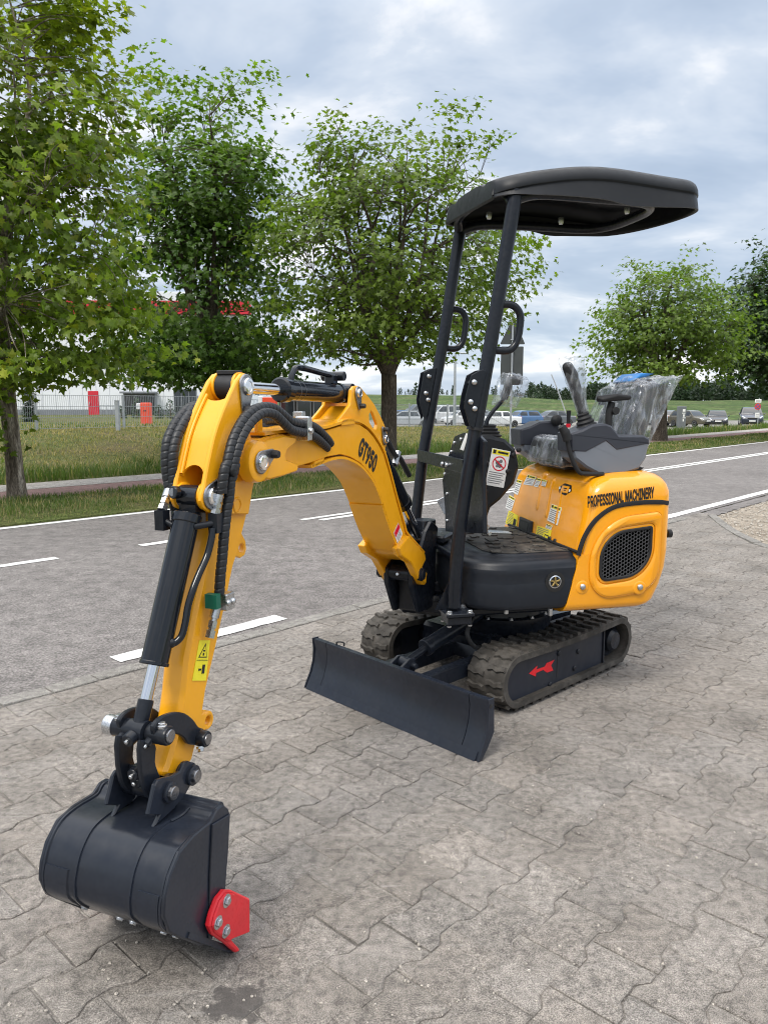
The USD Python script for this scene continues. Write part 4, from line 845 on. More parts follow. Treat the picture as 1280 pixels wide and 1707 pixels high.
# ------------------------------------------------------------------ parked cars
v, f = None, None
obj('car_park', (np.array([dp(560, 700, 62) * [1, 1, 0] + [0, 0, -.79], dp(1420, 700, 62) * [1, 1, 0] + [0, 0, -.79], dp(1420, 700, 96) * [1, 1, 0] + [0, 0, -.72], dp(560, 700, 96) * [1, 1, 0] + [0, 0, -.72]]), np.array([[0, 1, 2, 3]])), 'parking_ground', smooth=False, kind='structure', label='grey gravelled car park behind the grass')
def car(kind, colour, label, px, depth, heading, z=-.76):
    x, y = tpos(px, depth); C = thing('parked_car', label, 'car', (x, y, z), heading, group='cars parked on the far car park')
    Lc, Wc, Hc = dict(hatch=(3.95, 1.68, 1.47), sedan=(4.5, 1.76, 1.45), suv=(4.5, 1.86, 1.74), van=(4.8, 1.9, 1.95))[kind]
    hl, hw = Lc / 2, Wc / 2; bonnet = dict(hatch=.92, sedan=.93, suv=1.08, van=1.15)[kind]; belt = dict(hatch=.96, sedan=.94, suv=1.12, van=1.2)[kind]
    rearx = dict(hatch=-hl + .25, sedan=-hl + .95, suv=-hl + .2, van=-hl + .12)[kind]
    def section(x, zlo, zhi, w, r=.12): return np.array([(x, a, b) for a, b in rrect(-w, w, zlo, zhi, min(r, (zhi - zlo) * .4), 3)])
    prof = [(-hl, .45, belt - .18, .80), (-hl + .06, .30, belt - .02, .92), (-hl + .5, .22, belt, 1.0), (0, .20, belt, 1.0), (hl - 1.15, .22, belt - .0, 1.0), (hl - .95, .22, bonnet, 1.0), (hl - .35, .24, bonnet - .10, .97), (hl - .08, .28, bonnet - .22, .90), (hl, .36, bonnet - .34, .80)]
    body = loft([section(a, b, c, hw * w_) for a, b, c, w_ in prof])
    B = obj('body', body, colour, C, None, 40, local=True)
    cab = [(rearx, belt - .02, .93), (rearx + .35, Hc - .03, .76), (-.2, Hc, .78), (.35, Hc - .04, .77), (hl - 1.05, belt - .02, .92)]
    ring = lambda x, z, w_: np.array([(x, -hw * w_, z), (x, hw * w_, z)])
    prof2 = [(rearx, belt - .02), (rearx + .32, Hc - .07), (rearx + .5, Hc - .01), (-.2, Hc), (.30, Hc - .03), (.45, Hc - .08), (hl - 1.0, belt - .02)]
    wf = lambda z: hw * (.94 - .20 * (z - belt) / (Hc - belt))
    n = len(prof2); V = np.array([(a, -wf(b), b) for a, b in prof2] + [(a, wf(b), b) for a, b in prof2]); F = [(i, i + 1, n + i + 1, n + i) for i in range(n - 1)]
    import mapbox_earcut as me
    tri = me.triangulate_float64(np.array(prof2), np.array([n], np.uint32)).reshape(-1, 3); F3 = [t for q in F for t in ((q[0], q[1], q[2]), (q[0], q[2], q[3]))] + [tuple(t) for t in tri] + [tuple(t[::-1] + n) for t in tri]
    obj('cabin', (V, np.array(F3)), colour, C, None, 30, local=True)
    def pane(name, pts): 
        pts = np.array(pts); nrm = np.cross(pts[1] - pts[0], pts[2] - pts[0]); nrm /= np.linalg.norm(nrm); out = pts.mean(0) - np.array([-.3, 0, 1.0]); nrm *= np.sign(nrm @ out)
        c = pts.mean(0); q = c + (pts - c) * .90; m = len(q); hull_ = np.vstack([q + nrm * .012, q - nrm * .02]); obj(name, hull(hull_), 'car_glass', C, None, 0, local=True)
    zb, zt = belt + .02, Hc - .09
    def X(z, front): return (np.interp(z, [belt - .02, Hc - .08], [hl - 1.0, .45]) if front else np.interp(z, [belt - .02, Hc - .07], [rearx, rearx + .32]))
    pane('windscreen', [(X(zb, 1), -wf(zb), zb), (X(zb, 1), wf(zb), zb), (X(zt, 1), wf(zt), zt), (X(zt, 1), -wf(zt), zt)])
    pane('rear_window', [(X(zb, 0), -wf(zb), zb), (X(zb, 0), wf(zb), zb), (X(zt, 0), wf(zt), zt), (X(zt, 0), -wf(zt), zt)])
    for sgn in (-1, 1):
        f0, f1 = X(zb, 1), X(zt, 1); r0, r1 = X(zb, 0), X(zt, 0); m0 = -.25
        pane('side_window', [(f0 - .05, sgn * wf(zb), zb), (m0 + .04, sgn * wf(zb), zb), (m0 + .04, sgn * wf(zt), zt), (f1 - .02, sgn * wf(zt), zt)])
        pane('side_window', [(m0 - .04, sgn * wf(zb), zb), (r0 + .1, sgn * wf(zb), zb), (r1 + .05, sgn * wf(zt), zt), (m0 - .04, sgn * wf(zt), zt)])
        obj('mirror', ball_hull([(hl - 1.25, sgn * (hw + .08), belt + .06), (hl - 1.18, sgn * (hw + .05), belt + .02)], [.075, .06], 1), colour, C, local=True)
        obj('headlight', ball_hull([(hl - .12, sgn * hw * .68, bonnet - .27), (hl - .30, sgn * hw * .84, bonnet - .20)], [.09, .08], 2), 'lamp_clear', C, local=True)
        obj('tail_light', ball_hull([(-hl + .06, sgn * hw * .80, belt - .22), (-hl + .08, sgn * hw * .82, belt - .06)], [.07, .06], 1), 'tail_red', C, local=True)
        for wx in (hl - .82, -hl + .78):
            R = .31 if kind != 'suv' else .36; w_ = obj('wheel', lathe((wx, sgn * (hw - .19), R), (0, sgn, 0), [(0, R * .7), (.02, R * .96), (.06, R), (.17, R), (.205, R * .94), (.21, R * .68)], 22), 'tyre', C, local=True)
            obj('rim', lathe((wx, sgn * (hw - .06), R), (0, sgn, 0), [(0, R * .66), (.082, R * .66), (.075, R * .5), (.06, R * .15), (.085, R * .1)], 14), 'zinc', w_, local=True)
    obj('grille', cbox((hl - .10, -hw * .42, bonnet - .36), (hl + .012, hw * .42, bonnet - .26), .015), 'ink', C, local=True)
    obj('bumper_intake', cbox((hl - .08, -hw * .55, .34), (hl + .015, hw * .55, .46), .02), 'ink', C, local=True)
    obj('number_plate', cbox((hl + .0, -.26, .50), (hl + .022, .26, .61), .004), 'sticker_white', C, local=True)
H = -104.0
car('suv', 'car_navy', 'dark navy off-roader parked behind the no stopping sign', 1247, 70, -112, z=-.70)
car('hatch', 'car_black', 'black hatchback parked between the olive estate and the off-roader', 1191, 70, -110, z=-.72)
car('hatch', 'car_olive', 'olive brown car parked partly behind the grey entry pillar', 1147, 70, -62, z=-.70)
car('sedan', 'car_grey', 'grey car parked directly right of the lone round tree trunk', 1112, 74, -118, z=-.72)
car('sedan', 'car_silver', 'pale grey car behind the trunk of the lone round tree', 1083, 77, -75)
car('suv', 'car_grey', 'dark grey pickup roof standing behind the silver saloon', 697, 86, -160, z=-.45)
car('sedan', 'car_silver', 'silver saloon parked broadside right of the vase shaped tree', 677, 70, -178, z=-.72)
car('hatch', 'car_blue', 'blue car half hidden by the vase shaped tree trunk', 658, 80, -150)
car('van', 'car_white', 'white van parked left of the lamp pole', 736, 84, -150)
car('hatch', 'car_white', 'white hatchback right beside the lamp pole', 768, 76, -165)
car('sedan', 'car_silver', 'silver car seen through the gap right of the left canopy post', 795, 80, -130)
car('sedan', 'car_white', 'white saloon with bluish windows left of the road sign pole', 826, 72, -165)
car('hatch', 'car_blue', 'pale blue car right of the road sign pole', 868, 74, -160)
car('sedan', 'car_grey', 'dark saloon seen under the far arm rest', 918, 76, -165)
# ------------------------------------------------------------------ the mini excavator
EX = thing('mini_excavator', 'yellow and black mini excavator with canopy, boom raised over a lowered bucket', 'excavator', (0.6, 3.95, 0))
def part(name, mesh, m, parent=None, frame=BD, smooth=32, label=None, kind=None): return obj(name, mesh, m, parent or EX, frame, smooth, label, kind=kind)
# --- rubber tracks
XF, XR, HT, RT_ = -0.376, -1.538, 0.29, 0.145
def belt_path(inset, n=72):
    r = RT_ - inset; c0, c1 = XF - RT_, XR + RT_; P = []
    for a in np.linspace(-90, 90, 19): P.append((c0 + r * math.cos(math.radians(a)), RT_ + r * math.sin(math.radians(a))))
    for t in np.linspace(0, 1, 20)[1:-1]: P.append((c0 + (c1 - c0) * t, 2 * RT_ - inset - 0.010 * math.sin(math.pi * t)))
    for a in np.linspace(90, 270, 19): P.append((c1 + r * math.cos(math.radians(a)), RT_ + r * math.sin(math.radians(a))))
    for t in np.linspace(0, 1, 20)[1:-1]: P.append((c1 + (c0 - c1) * t, inset))
    return np.array(P)
def track(y0, y1, side, lab):
    o_, i_ = belt_path(.016), belt_path(.050); n = len(o_); rings = []
    for q in range(n):
        (a, b), (c, d) = o_[q], i_[q]
        e = 0.010; m = (o_[q] * .85 + i_[q] * .15)
        rings.append([(a, y0 + e, b), (a, y1 - e, b), (m[0], y1, m[1]), (c, y1, d), (c, y0, d), (m[0], y0, m[1])])
    R = np.array(rings); V = R.reshape(-1, 3); F = []
    for q in range(n):
        q2 = (q + 1) % n
        for j in range(6):
            j2 = (j + 1) % 6; F.append((q * 6 + j, q2 * 6 + j, q2 * 6 + j2, q * 6 + j2))
    ms = [(V, np.array(F)[:, ::-1])]
    P = belt_path(.016); seg = np.linalg.norm(np.roll(P, -1, 0) - P, axis=1); s = np.r_[0, np.cumsum(seg)]; L = s[-1]; Pc = np.vstack([P, P[:1]])
    def at(u):
        u = u % L; return np.array([np.interp(u, s, Pc[:, 0]), np.interp(u, s, Pc[:, 1])])
    pitch = L / 38
    yc = (y0 + y1) / 2
    for k in range(38):
        for sd in (-1, 1):
            u0 = k * pitch + (0 if sd > 0 else pitch * .5)
            # a lug with a zigzag leading edge: wide outside, hooked towards the centre
            prof = [(.006, .40), (.030, .62), (.058, .40), (.088, .66), (.101, .66), (.101, .05), (.082, .0), (.058, -.22), (.034, .02), (.006, -.20)]
            top = []
            for lift, shrink in ((-.004, 1.06), (.008, .90), (.0115, .70)):
                for v_, uu in prof:
                    vv = .052 + (v_ - .052) * (1 if lift < 0 else .94); uc = .2 + (uu - .2) * shrink
                    p = at(u0 + uc * pitch * .62); t = at(u0 + uc * pitch * .62 + .004) - at(u0 + uc * pitch * .62 - .004); t /= np.linalg.norm(t); nn = np.array([t[1], -t[0]])
                    p = p + nn * lift; top.append((p[0], yc + sd * vv, p[1]))
            m = len(prof); v = np.array(top); f = []
            for j in (0, 1):
                for i in range(m):
                    i2 = (i + 1) % m; f += [(j * m + i, j * m + i2, j * m + m + i2), (j * m + i, j * m + m + i2, j * m + m + i)]
            import mapbox_earcut as me
            pr2 = np.array([(a, b * .06) for a, b in prof]); tri = me.triangulate_float64(pr2, np.array([m], np.uint32)).reshape(-1, 3) + 2 * m
            f += [tuple(t) for t in tri]; f = np.array(f)
            vol = np.einsum('ij,ij->i', v[f[:, 0]], np.cross(v[f[:, 1]], v[f[:, 2]]))
            if sd < 0: pass
            ms.append((v, f))
    tk = part('rubber_track', join(*ms), 'rubber', EX, TR, 35, lab); return tk
trackL = track(.155, .365, 1, None)
trackR = track(-.58, -.37, -1, None)
def under(y0, y1, out):
    """roller frame of one track; out = +1 near side"""
    yo = y1 if out > 0 else y0; s = out
    fr = part('track_frame', [cbox((-1.24, min(y0, y1) + .045, .055), (-.52, max(y0, y1) - .045, .225), .012)], 'track_navy', EX, TR)
    cov = [(-.50, .215), (-.53, .232), (-1.262, .232), (-1.262, .048), (-.512, .030), (-.466, .075), (-.455, .13), (-.468, .185)]
    part('cover_plate', plate_y(cov, yo - s * .034, yo - s * .026, .002), 'track_navy', fr, TR)
    part('lower_guard', hull([(x, yo - s * d, z) for x in (-.50, -1.262) for d, z in ((.03, .050), (.004, .028), (.004, .020), (.03, .016))]), 'track_navy', fr, TR)
    part('end_stop', cbox((-1.275, yo - s * .045, .05), (-1.264, yo - s * .018, .236), .002), 'track_navy', fr, TR)
    part('seam', cbox((-.848, yo - s * .0255, .075), (-.852, yo - s * .0245, .225), .0003), 'ink', fr, TR)
    for x, z in ((-.79, .055), (-1.0, .085), (-1.03, .165), (-.86, .195)):
        part('bolt', lathe((x, yo - s * .027, z), (0, s, 0), [(0, .013), (.006, .013), (.010, .008), (.0101, .001)], 12), 'black_paint', fr, TR)
    hub = part('sprocket', lathe((-1.385, (y0 + y1) / 2, RT_), (0, s, 0), [(-.05, .09), (0, .092), (.04, .092), (.045, .065), (.07, .06), (.085, .045), (.088, .001)], 20), 'black_paint', EX, TR)
    for k in range(9):
        a = 2 * math.pi * k / 9; part('tooth', cbox((-1.385 + .078 * math.cos(a) - .014, (y0 + y1) / 2 - .02, RT_ + .078 * math.sin(a) - .014), (-1.385 + .105 * math.cos(a) + .008, (y0 + y1) / 2 + .02, RT_ + .105 * math.sin(a) + .008), .004), 'black_paint', hub, TR)
    for k in range(6):
        a = 2 * math.pi * k / 6; part('bolt', hexbolt((-1.385 + .05 * math.cos(a), (y0 + y1) / 2 + s * .066, RT_ + .05 * math.sin(a)), (0, s, 0), .008, .008), 'black_paint', hub, TR)
    part('idler_wheel', lathe((XF - RT_, (y0 + y1) / 2, RT_), (0, s, 0), [(-.06, .05), (-.05, .092), (.05, .092), (.06, .05), (.075, .03), (.076, .001)], 24), 'black_paint', EX, TR)
    return fr
frL = under(.155, .365, 1); frR = under(-.58, -.37, -1)
arrow = [(485, 492), (540, 440), (536, 464), (590, 445), (602, 422), (655, 400), (632, 437), (646, 470), (604, 486), (580, 468), (531, 488), (530, 512)]
part('direction_arrow', plate_y(TR.sides(arrow, .3385, (760, 1000), .25), .3392, .3402, 0), 'arrow_red', frL, TR, 0)
part('undercarriage', [cbox((-1.33, -.34, .13), (-.60, .125, .27), .02), hull([(-.58, -.30, .15), (-.58, .09, .15), (-.62, -.30, .27), (-.62, .09, .27), (-1.0, -.34, .30), (-1.0, .12, .30), (-1.3, -.34, .28), (-1.3, .12, .28), (-1.3, -.3, .12), (-1.3, .1, .12)]),
    cbox((-1.22, -.42, .12), (-1.08, .20, .20), .01), cbox((-.80, -.42, .12), (-.66, .20, .20), .01)], 'black_paint', EX, TR)
part('slewing_ring', [lathe((-.90, -.06, .262), (0, 0, 1), [(0, .26), (.04, .27), (.08, .27), (.085, .24), (.12, .235), (.20, .235)], 40)], 'black_paint', EX, TR)
for k in range(14):
    a = 2 * math.pi * k / 14; part('ring_bolt', hexbolt((-.90 + .255 * math.cos(a), -.06 + .255 * math.sin(a), .345), (0, 0, 1), .009, .009), 'zinc', EX, TR)
# --- dozer blade
prof = [(-.050, .236), (-.062, .19), (-.058, .14), (-.040, .085), (-.012, .028), (.004, .0015), (-.010, .0015), (-.040, .040), (-.068, .095), (-.082, .15), (-.080, .236)]
prof = [(-.078, .240), (-.052, .240), (-.050, .232), (-.058, .19), (-.052, .13), (-.034, .075), (-.010, .03), (.004, .002), (-.010, .002), (-.040, .042), (-.066, .095), (-.080, .15)]
bl = part('dozer_blade', plate_y(prof, -.452, .452, .001), 'blade_paint', EX, TR, 25)
for s in (-1, 1):
    part('blade_extension', plate_y(prof, s * .4545, s * .549, .002), 'blade_paint', bl, TR, 25)
    part('end_plate', plate_y([(-.085, .244), (-.046, .244), (-.050, .19), (-.046, .13), (-.028, .075), (-.004, .03), (.010, .001), (-.012, .001), (-.05, .042), (-.09, .10)], s * .550, s * .558, .002), 'blade_paint', bl, TR)
part('cutting_edge', hull([(x, y, z) for y in (-.54, .54) for x, z in ((-.009, .036), (.012, .001), (.006, .0005), (-.016, .03))]), 'blade_paint', bl, TR)
part('pin_hole', lathe((-.063, .5585, .215), (0, 1, 0), [(0, .009), (.0008, .009)], 14), 'ink', bl, TR, 0)
part('hose_hook', tube([(-.075, -.40, .235), (-.075, -.40, .250), (-.085, -.385, .254), (-.095, -.37, .250), (-.095, -.37, .235)], .004, 8), 'soft_black', bl, TR)
for y in (-.12, .115):
    part('push_arm', [beam((-.082, y, .165), (-.85, y, .18), .055, .075, .006), cbox((-.105, y - .05, .09), (-.079, y + .05, .225), .004)], 'black_paint', bl, TR)
for y in (-.035, .035):
    part('cylinder_lug', plate_y([(-.079, .10), (-.079, .235), (-.13, .262), (-.17, .255), (-.175, .22), (-.13, .12)], y - .007, y + .007, .002), 'black_paint', bl, TR)
part('pivot_pin', rod((-.145, -.06, .232), (-.145, .07, .232), .013), 'black_paint', bl, TR)
bc = part('blade_cylinder', [rod((-.28, 0, .275), (-.66, 0, .37), .036, 20), rod((-.27, 0, .2725), (-.30, 0, .28), .041, 20), lathe((-.145, -.026, .232), (0, 1, 0), [(0, .026), (.052, .026)], 18)], 'black_paint', EX, TR)
part('piston_rod', rod((-.15, 0, .236), (-.29, 0, .277), .017, 14), 'black_paint', bc, TR)
part('cylinder_hose', tube([(-.62, .04, .39), (-.50, .10, .40), (-.42, .13, .34), (-.46, .15, .27), (-.60, .13, .25)], .011, 8), 'soft_black', bc, TR)
# --- black platform under the floor
def slant(z): return np.interp(z, [.456, .722, .80], [-.161, -.227, -.240])
XREAR, RR, HWB = -.695, .07, .45
def plat_ring(z, ins, zc=None):
    p = rrect(slant(z) + .003, .30 - ins, -HWB + ins, HWB - ins, (.20 - ins * .4, .004, .004, .20 - ins * .4), 8); return np.c_[p, np.full(len(p), z)]
lv = [(.462, .07), (.468, .035), (.480, .012), (.500, .002), (.560, 0.0), (.598, .0005), (.600, .004), (.640, .002), (.662, .0), (.664, .005), (.682, .008), (.697, .018), (.703, .034), (.707, .05), (.712, .056), (.717, .066), (.720, .085), (.7208, .12)]
pf = part('platform', loft([plat_ring(z, i) for z, i in lv]), 'platform_plastic', EX, BD, 30)
part('floor_plate', plate_z(rrect(-.235, .17, -.36, .36, (.12, .004, .004, .12), 6), .7209, .724, .001), 'floor_rubber', pf, BD)
# rubber tread pads on the floor
rp = np.random.default_rng(3)
pads = []
for i in range(7):
    for j in range(5):
        x, y = -.20 + j * .075 + (.03 if i % 2 else 0), -.33 + i * .105
        w_, h_ = rp.uniform(.045, .085), rp.uniform(.030, .052); k = rp.uniform(.012, .028)
        poly = affinity.rotate(sg.Polygon([(x, y), (x + w_, y), (x + w_, y + h_ * .5), (x + w_ - k, y + h_ * .5), (x + w_ - k, y + h_), (x + k * .5, y + h_)]), rp.uniform(-14, 14) + (90 if (i + j) % 3 == 0 else 0), origin=(x, y)).buffer(.003).intersection(sg.box(-.225, -.35, .15, .35))
        if poly.is_empty or poly.area < 4e-4 or hasattr(poly, 'geoms'): continue
        if any(poly.distance(q) < .004 for q in pads): continue
        pads.append(poly); part('tread_pad', plate_z(poly.simplify(.001), .7235, .7295, .0015), 'floor_rubber', pf, BD, 0)
c = on = None
def on_side(px, py, lift=0.0):
    y = HWB
    for _ in range(8):
        x, z = BD.side(px, py, y); y = HWB if x > XREAR + RR else (HWB - RR) + math.sqrt(max(RR * RR - (x - XREAR - RR) ** 2, 1e-6))
    return np.array([x, y + lift, z])
cx = on_side(925, 970)
cp = part('filler_cap', lathe(cx + [0, -.012, 0], (0, 1, 0), [(0, .031), (.013, .031), (.0145, .0285), (.016, .025), (.012, .0235), (.0122, .001)], 28), 'chrome', pf, BD)
part('cap_recess', lathe(cx, (0, 1, 0), [(-.02, .047), (.0015, .047), (.002, .043)], 28), 'ink', pf, BD)
for k in range(5):
    a = 2 * math.pi * k / 5 + .3; part('spoke', beam(cx + [0, .002, 0], cx + [.022 * math.cos(a), .002, .022 * math.sin(a)], .0075, .006, .001, up=(0, 1, 0)), 'brass', cp, BD)
for px_, py_ in ((848, 1020), (922, 1023)):
    q = on_side(px_, py_); part('bolt', lathe((q[0], q[1] - .03, q[2] - .004), (0, 0, -1), [(-.02, .010), (.012, .010), (.016, .006)], 8), 'zinc', pf, BD)
part('chassis_plate', cbox((-.48, -.30, .42), (.30, .30, .461), .01), 'black_paint', EX, BD)
# --- yellow hood with engine cover
def xf(z): return -.227 - (z - .722) * .176
def hood_ring(z, ins, low=False):
    x1 = (slant(z) if low else xf(z)) - ins; r = .003 if low else .055
    if low: q = rrect(XREAR + ins * 1.2 + .085 * max(0, 1 - (z - .44) / .26) ** 1.6, slant(z), -HWB + ins, HWB - ins, (.002, max(RR - ins * .3, .04), max(RR - ins * .3, .04), .002), 8)
    else: q = rrect(XREAR + ins * .85, x1, -HWB + ins, HWB - ins, (.055 + ins * .4, max(RR - ins * .1, .05), max(RR - ins * .1, .05), .055 + ins * .4), 8)
    return np.c_[q, np.full(len(q), z)]
low = part('engine_cover', loft([hood_ring(z, i, True) for z, i in ((.440, .10), (.446, .055), (.456, .026), (.470, .010), (.490, .002), (.56, 0), (.64, 0), (.721, 0))]), 'hood_yellow', EX, BD, 32)
hood = part('hood', loft([hood_ring(z, i) for z, i in ((.7212, 0), (.80, 0), (.90, 0), (.97, .0), (1.000, .002), (1.030, .012), (1.055, .030), (1.072, .055), (1.086, .10), (1.093, .15), (1.095, .21))]), 'hood_yellow', EX, BD, 32)
# black weather strip between hood and engine cover
sp = [(964, 926), (968, 911), (975, 893), (989, 871), (1009, 853), (1032, 842.5), (1070, 837.5), (1100, 837), (1113, 838.5)]
pp = np.array([on_side(a, b, .0) for a, b in sp]); pp = smooth_ring(pp, 5, False)
V, F = [], []
for i, q in enumerate(pp):
    t = pp[min(i + 1, len(pp) - 1)] - pp[max(i - 1, 0)]; t /= np.linalg.norm(t)
    nrm = np.array([0, 1.0, 0]) if q[0] > XREAR + RR else np.array([q[0] - XREAR - RR, q[1] - HWB + RR, 0]) / RR
    b_ = np.cross(t, nrm); b_ /= np.linalg.norm(b_)
    for s_, l_ in ((-1, -.002), (-1, .003), (-.6, .005), (.6, .005), (1, .003), (1, -.002)): V.append(q + b_ * .0105 * s_ + nrm * l_)
k = 6
for i in range(len(pp) - 1):
    for j in range(k - 1): F.append((i * k + j, i * k + j + 1, (i + 1) * k + j + 1, (i + 1) * k + j))
part('weather_strip', (np.array(V), np.array(F)[:, ::-1]), 'soft_black', hood, BD, 40)
# strip along the foot of the hood front
part('weather_strip', tube([(slant(.722) + .003, HWB - .01, .729), (xf(.729) + .004, HWB - .06, .729), (xf(.729) + .004, -HWB + .06, .729)], .008, 8, smooth=False), 'soft_black', hood, BD)
# lettering
def on_front(px, py, lift=.001):
    x = -.25
    for _ in range(6):
        y, z = BD.front(px, py, x); x = xf(z) + lift
    return np.array([x, y, z])
def heavy_text(text, grow, depth=.001):
    """lettering with its strokes thickened"""
    from shapely import union_all
    v, f = vf(meshkit.text_mesh(text, 1.0, .001, True)); top = v[f][(v[f][:, :, 2] > .0005).all(1)][:, :, :2]
    sh = union_all([sg.Polygon(t) for t in top]).buffer(.012).buffer(grow - .012).simplify(.006); out = []
    for g in getattr(sh, 'geoms', [sh]): out.append(slab(g, 0, depth, 0))
    return join(*out)
def lettering(text, p0, p1, up, height, parent, name, mat_='ink', cond=1.0, frame=BD, depth=.0012, bold=True, lift=(0, 0, 0)):
    v, f = heavy_text(text, .035); w = v[:, 0].max() - v[:, 0].min(); v = v - [v[:, 0].min(), 0, 0]
    p0, p1, up = np.array(p0, float), np.array(p1, float), np.array(up, float)
    ex = (p1 - p0) / w; ez = np.cross(p1 - p0, up); ez /= np.linalg.norm(ez)
    P = p0 + v[:, :1] * ex + v[:, 1:2] * up * height + (v[:, 2:3] > .0005) * ez * depth + np.array(lift)
    return part(name, (P, f), mat_, parent, frame, 0)
a_, b_ = on_side(979.5, 845.5, .0008), on_side(1090, 828, .0008); h_ = on_side(979.5, 830, 0)[2] - a_[2]
# follow the side as it turns in towards the rear: one piece per word
def side_text(text, pxs, pye, name, hpx):
    v, f = heavy_text(text, .030); v = v - [v[:, 0].min(), 0, 0]; w = v[:, 0].max(); out = []
    (x0, y0), (x1, y1) = pxs
    for q in v:
        u = q[0] / w; px_, py_ = x0 + (x1 - x0) * u, y0 + (y1 - y0) * u - q[1] * hpx
        out.append(on_side(px_, py_, .0007 + (.0008 if q[2] > .0005 else 0)))
    part(name, (np.array(out), f), 'ink', hood, BD, 0)
side_text('PROFESSIONAL MACHINERY', ((979, 845.5), (1090, 829)), None, 'hood_lettering', 17.5)
def decal(C, m, parent, frame, name='sticker', t=.0012, out=None):
    """thin quad from four corners (tl, tr, br, bl)"""
    C = np.array(C, float); n = np.cross(C[1] - C[0], C[3] - C[0]); n /= np.linalg.norm(n)
    if out is not None and n @ np.array(out) < 0: n = -n
    return part(name, hull(np.vstack([C + n * t, C - n * .001])), m, parent, frame, 0), n
def qmap(C, u, v): C = np.array(C, float); return (C[0] * (1 - u) + C[1] * u) * (1 - v) + (C[3] * (1 - u) + C[2] * u) * v
def subdecal(C, u0, v0, u1, v1, m, parent, frame, name, lift=.0016, out=None):
    Q = np.array([qmap(C, u0, v0), qmap(C, u1, v0), qmap(C, u1, v1), qmap(C, u0, v1)]); n = np.cross(Q[1] - Q[0], Q[3] - Q[0]); n /= np.linalg.norm(n)
    if out is not None and n @ np.array(out) < 0: n = -n
    return part(name, hull(np.vstack([Q + n * lift, Q + n * (lift - .0008)])), m, parent, frame, 0)
def warning(C, parent, frame, out, base='sticker_white', head='sticker_yellow', hv=.2, lines=6, pict=None):
    s_, n = decal(C, base, parent, frame, 'warning_sticker', out=out)
    if head: subdecal(C, .04, .02, .96, hv, head, s_, frame, 'sticker_head', .0016, out); subdecal(C, .34, hv * .35, .9, hv * .72, 'ink', s_, frame, 'text_line', .0021, out); subdecal(C, .08, hv * .2, .24, hv * .85, 'ink', s_, frame, 'text_mark', .0021, out)
    v0 = hv + .08 if pict is None else pict
    for i in range(lines):
        v_ = v0 + (.96 - v0) * i / lines; subdecal(C, .08, v_, .92 - .25 * ((i * 7) % 3) / 3, v_ + (.96 - v0) / lines * .38, 'ink_grey', s_, frame, 'text_line', .0016, out)
    return s_
OUTF = (1, 0, .18)
fq = lambda *pts: [on_front(*p) for p in pts]
K6 = lambda pts: [(780 + x * .15625, 740 + y * .15625) for x, y in pts]
warning(fq(*K6([(895, 640), (1000, 680), (955, 870), (845, 815)])), hood, BD, OUTF, hv=.22, lines=6)
s1 = decal(fq(*K6([(740, 870), (893, 922), (855, 1103), (712, 1020)])), 'sticker_yellow', hood, BD, 'warning_sticker', out=OUTF)[0]
C = fq(*K6([(740, 870), (893, 922), (855, 1103), (712, 1020)]))
for i in range(8): subdecal(C, .08, .08 + i * .11, .52 + (.3 if i < 2 else 0), .12 + i * .11, 'ink_grey', s1, BD, 'text_line', .0016, OUTF)
subdecal(C, .62, .35, .90, .85, 'ink', s1, BD, 'pictogram', .0016, OUTF); subdecal(C, .66, .42, .86, .78, 'sticker_yellow', s1, BD, 'pictogram', .0021, OUTF)
C = fq(*K6([(437, 710), (537, 765), (513, 912), (400, 845)]))
s1 = decal(C, 'sticker_yellow', hood, BD, 'warning_sticker', out=OUTF)[0]
for i in range(8): subdecal(C, .08, .08 + i * .11, .55, .12 + i * .11, 'ink_grey', s1, BD, 'text_line', .0016, OUTF)
subdecal(C, .64, .35, .9, .85, 'ink', s1, BD, 'pictogram', .0016, OUTF)
warning(fq(*K6([(440, 540), (505, 580), (465, 710), (400, 680)])), hood, BD, OUTF, hv=.2, lines=5)
warning(fq(*K6([(525, 375), (580, 390), (530, 545), (485, 520)])), hood, BD, OUTF, hv=.2, lines=5)
for q in ([(640, 325), (730, 350), (690, 445), (590, 430)], [(735, 360), (790, 372), (745, 462), (700, 450)], [(793, 376), (845, 390), (825, 455), (765, 440)]): warning(fq(*K6(q)), hood, BD, OUTF, hv=.28, lines=4)
warning(fq(*K6([(840, 850), (900, 872), (885, 920), (825, 895)])), hood, BD, OUTF, hv=.35, lines=2)
# raised ribs and latch on the hood front
for yy, zz in ((.03, .93), (-.09, .95), (.15, .91)):
    part('hood_rib', ball_hull([(xf(zz + .07) - .034, yy, zz + .07), (xf(zz - .09) - .036, yy + .005, zz - .09)], [.036, .040], 3), 'hood_yellow', hood, BD)
C = fq(*K6([(560, 775), (697, 830), (680, 975), (545, 910)]))
lt = part('hood_latch', hull(np.vstack([np.array(C) + [.006, 0, 0], np.array(C) * [1, 1, 1] + [-.004, 0, 0], [qmap(C, u, v) + [.012, 0, 0] for u, v in ((.1, .1), (.9, .1), (.9, .9), (.1, .9))]])), 'soft_black', hood, BD)
part('latch_recess', hull([qmap(C, u, v) + [d, 0, 0] for u, v in ((.22, .25), (.78, .25), (.78, .75), (.22, .75)) for d in (.0122, .0135)]), 'ink', lt, BD, 0)
for q in ((875, 1012), (928, 1036)): part('rubber_stop', domebolt(on_front(*K6([q])[0]), (1, 0, .17), .012), 'soft_black', hood, BD)
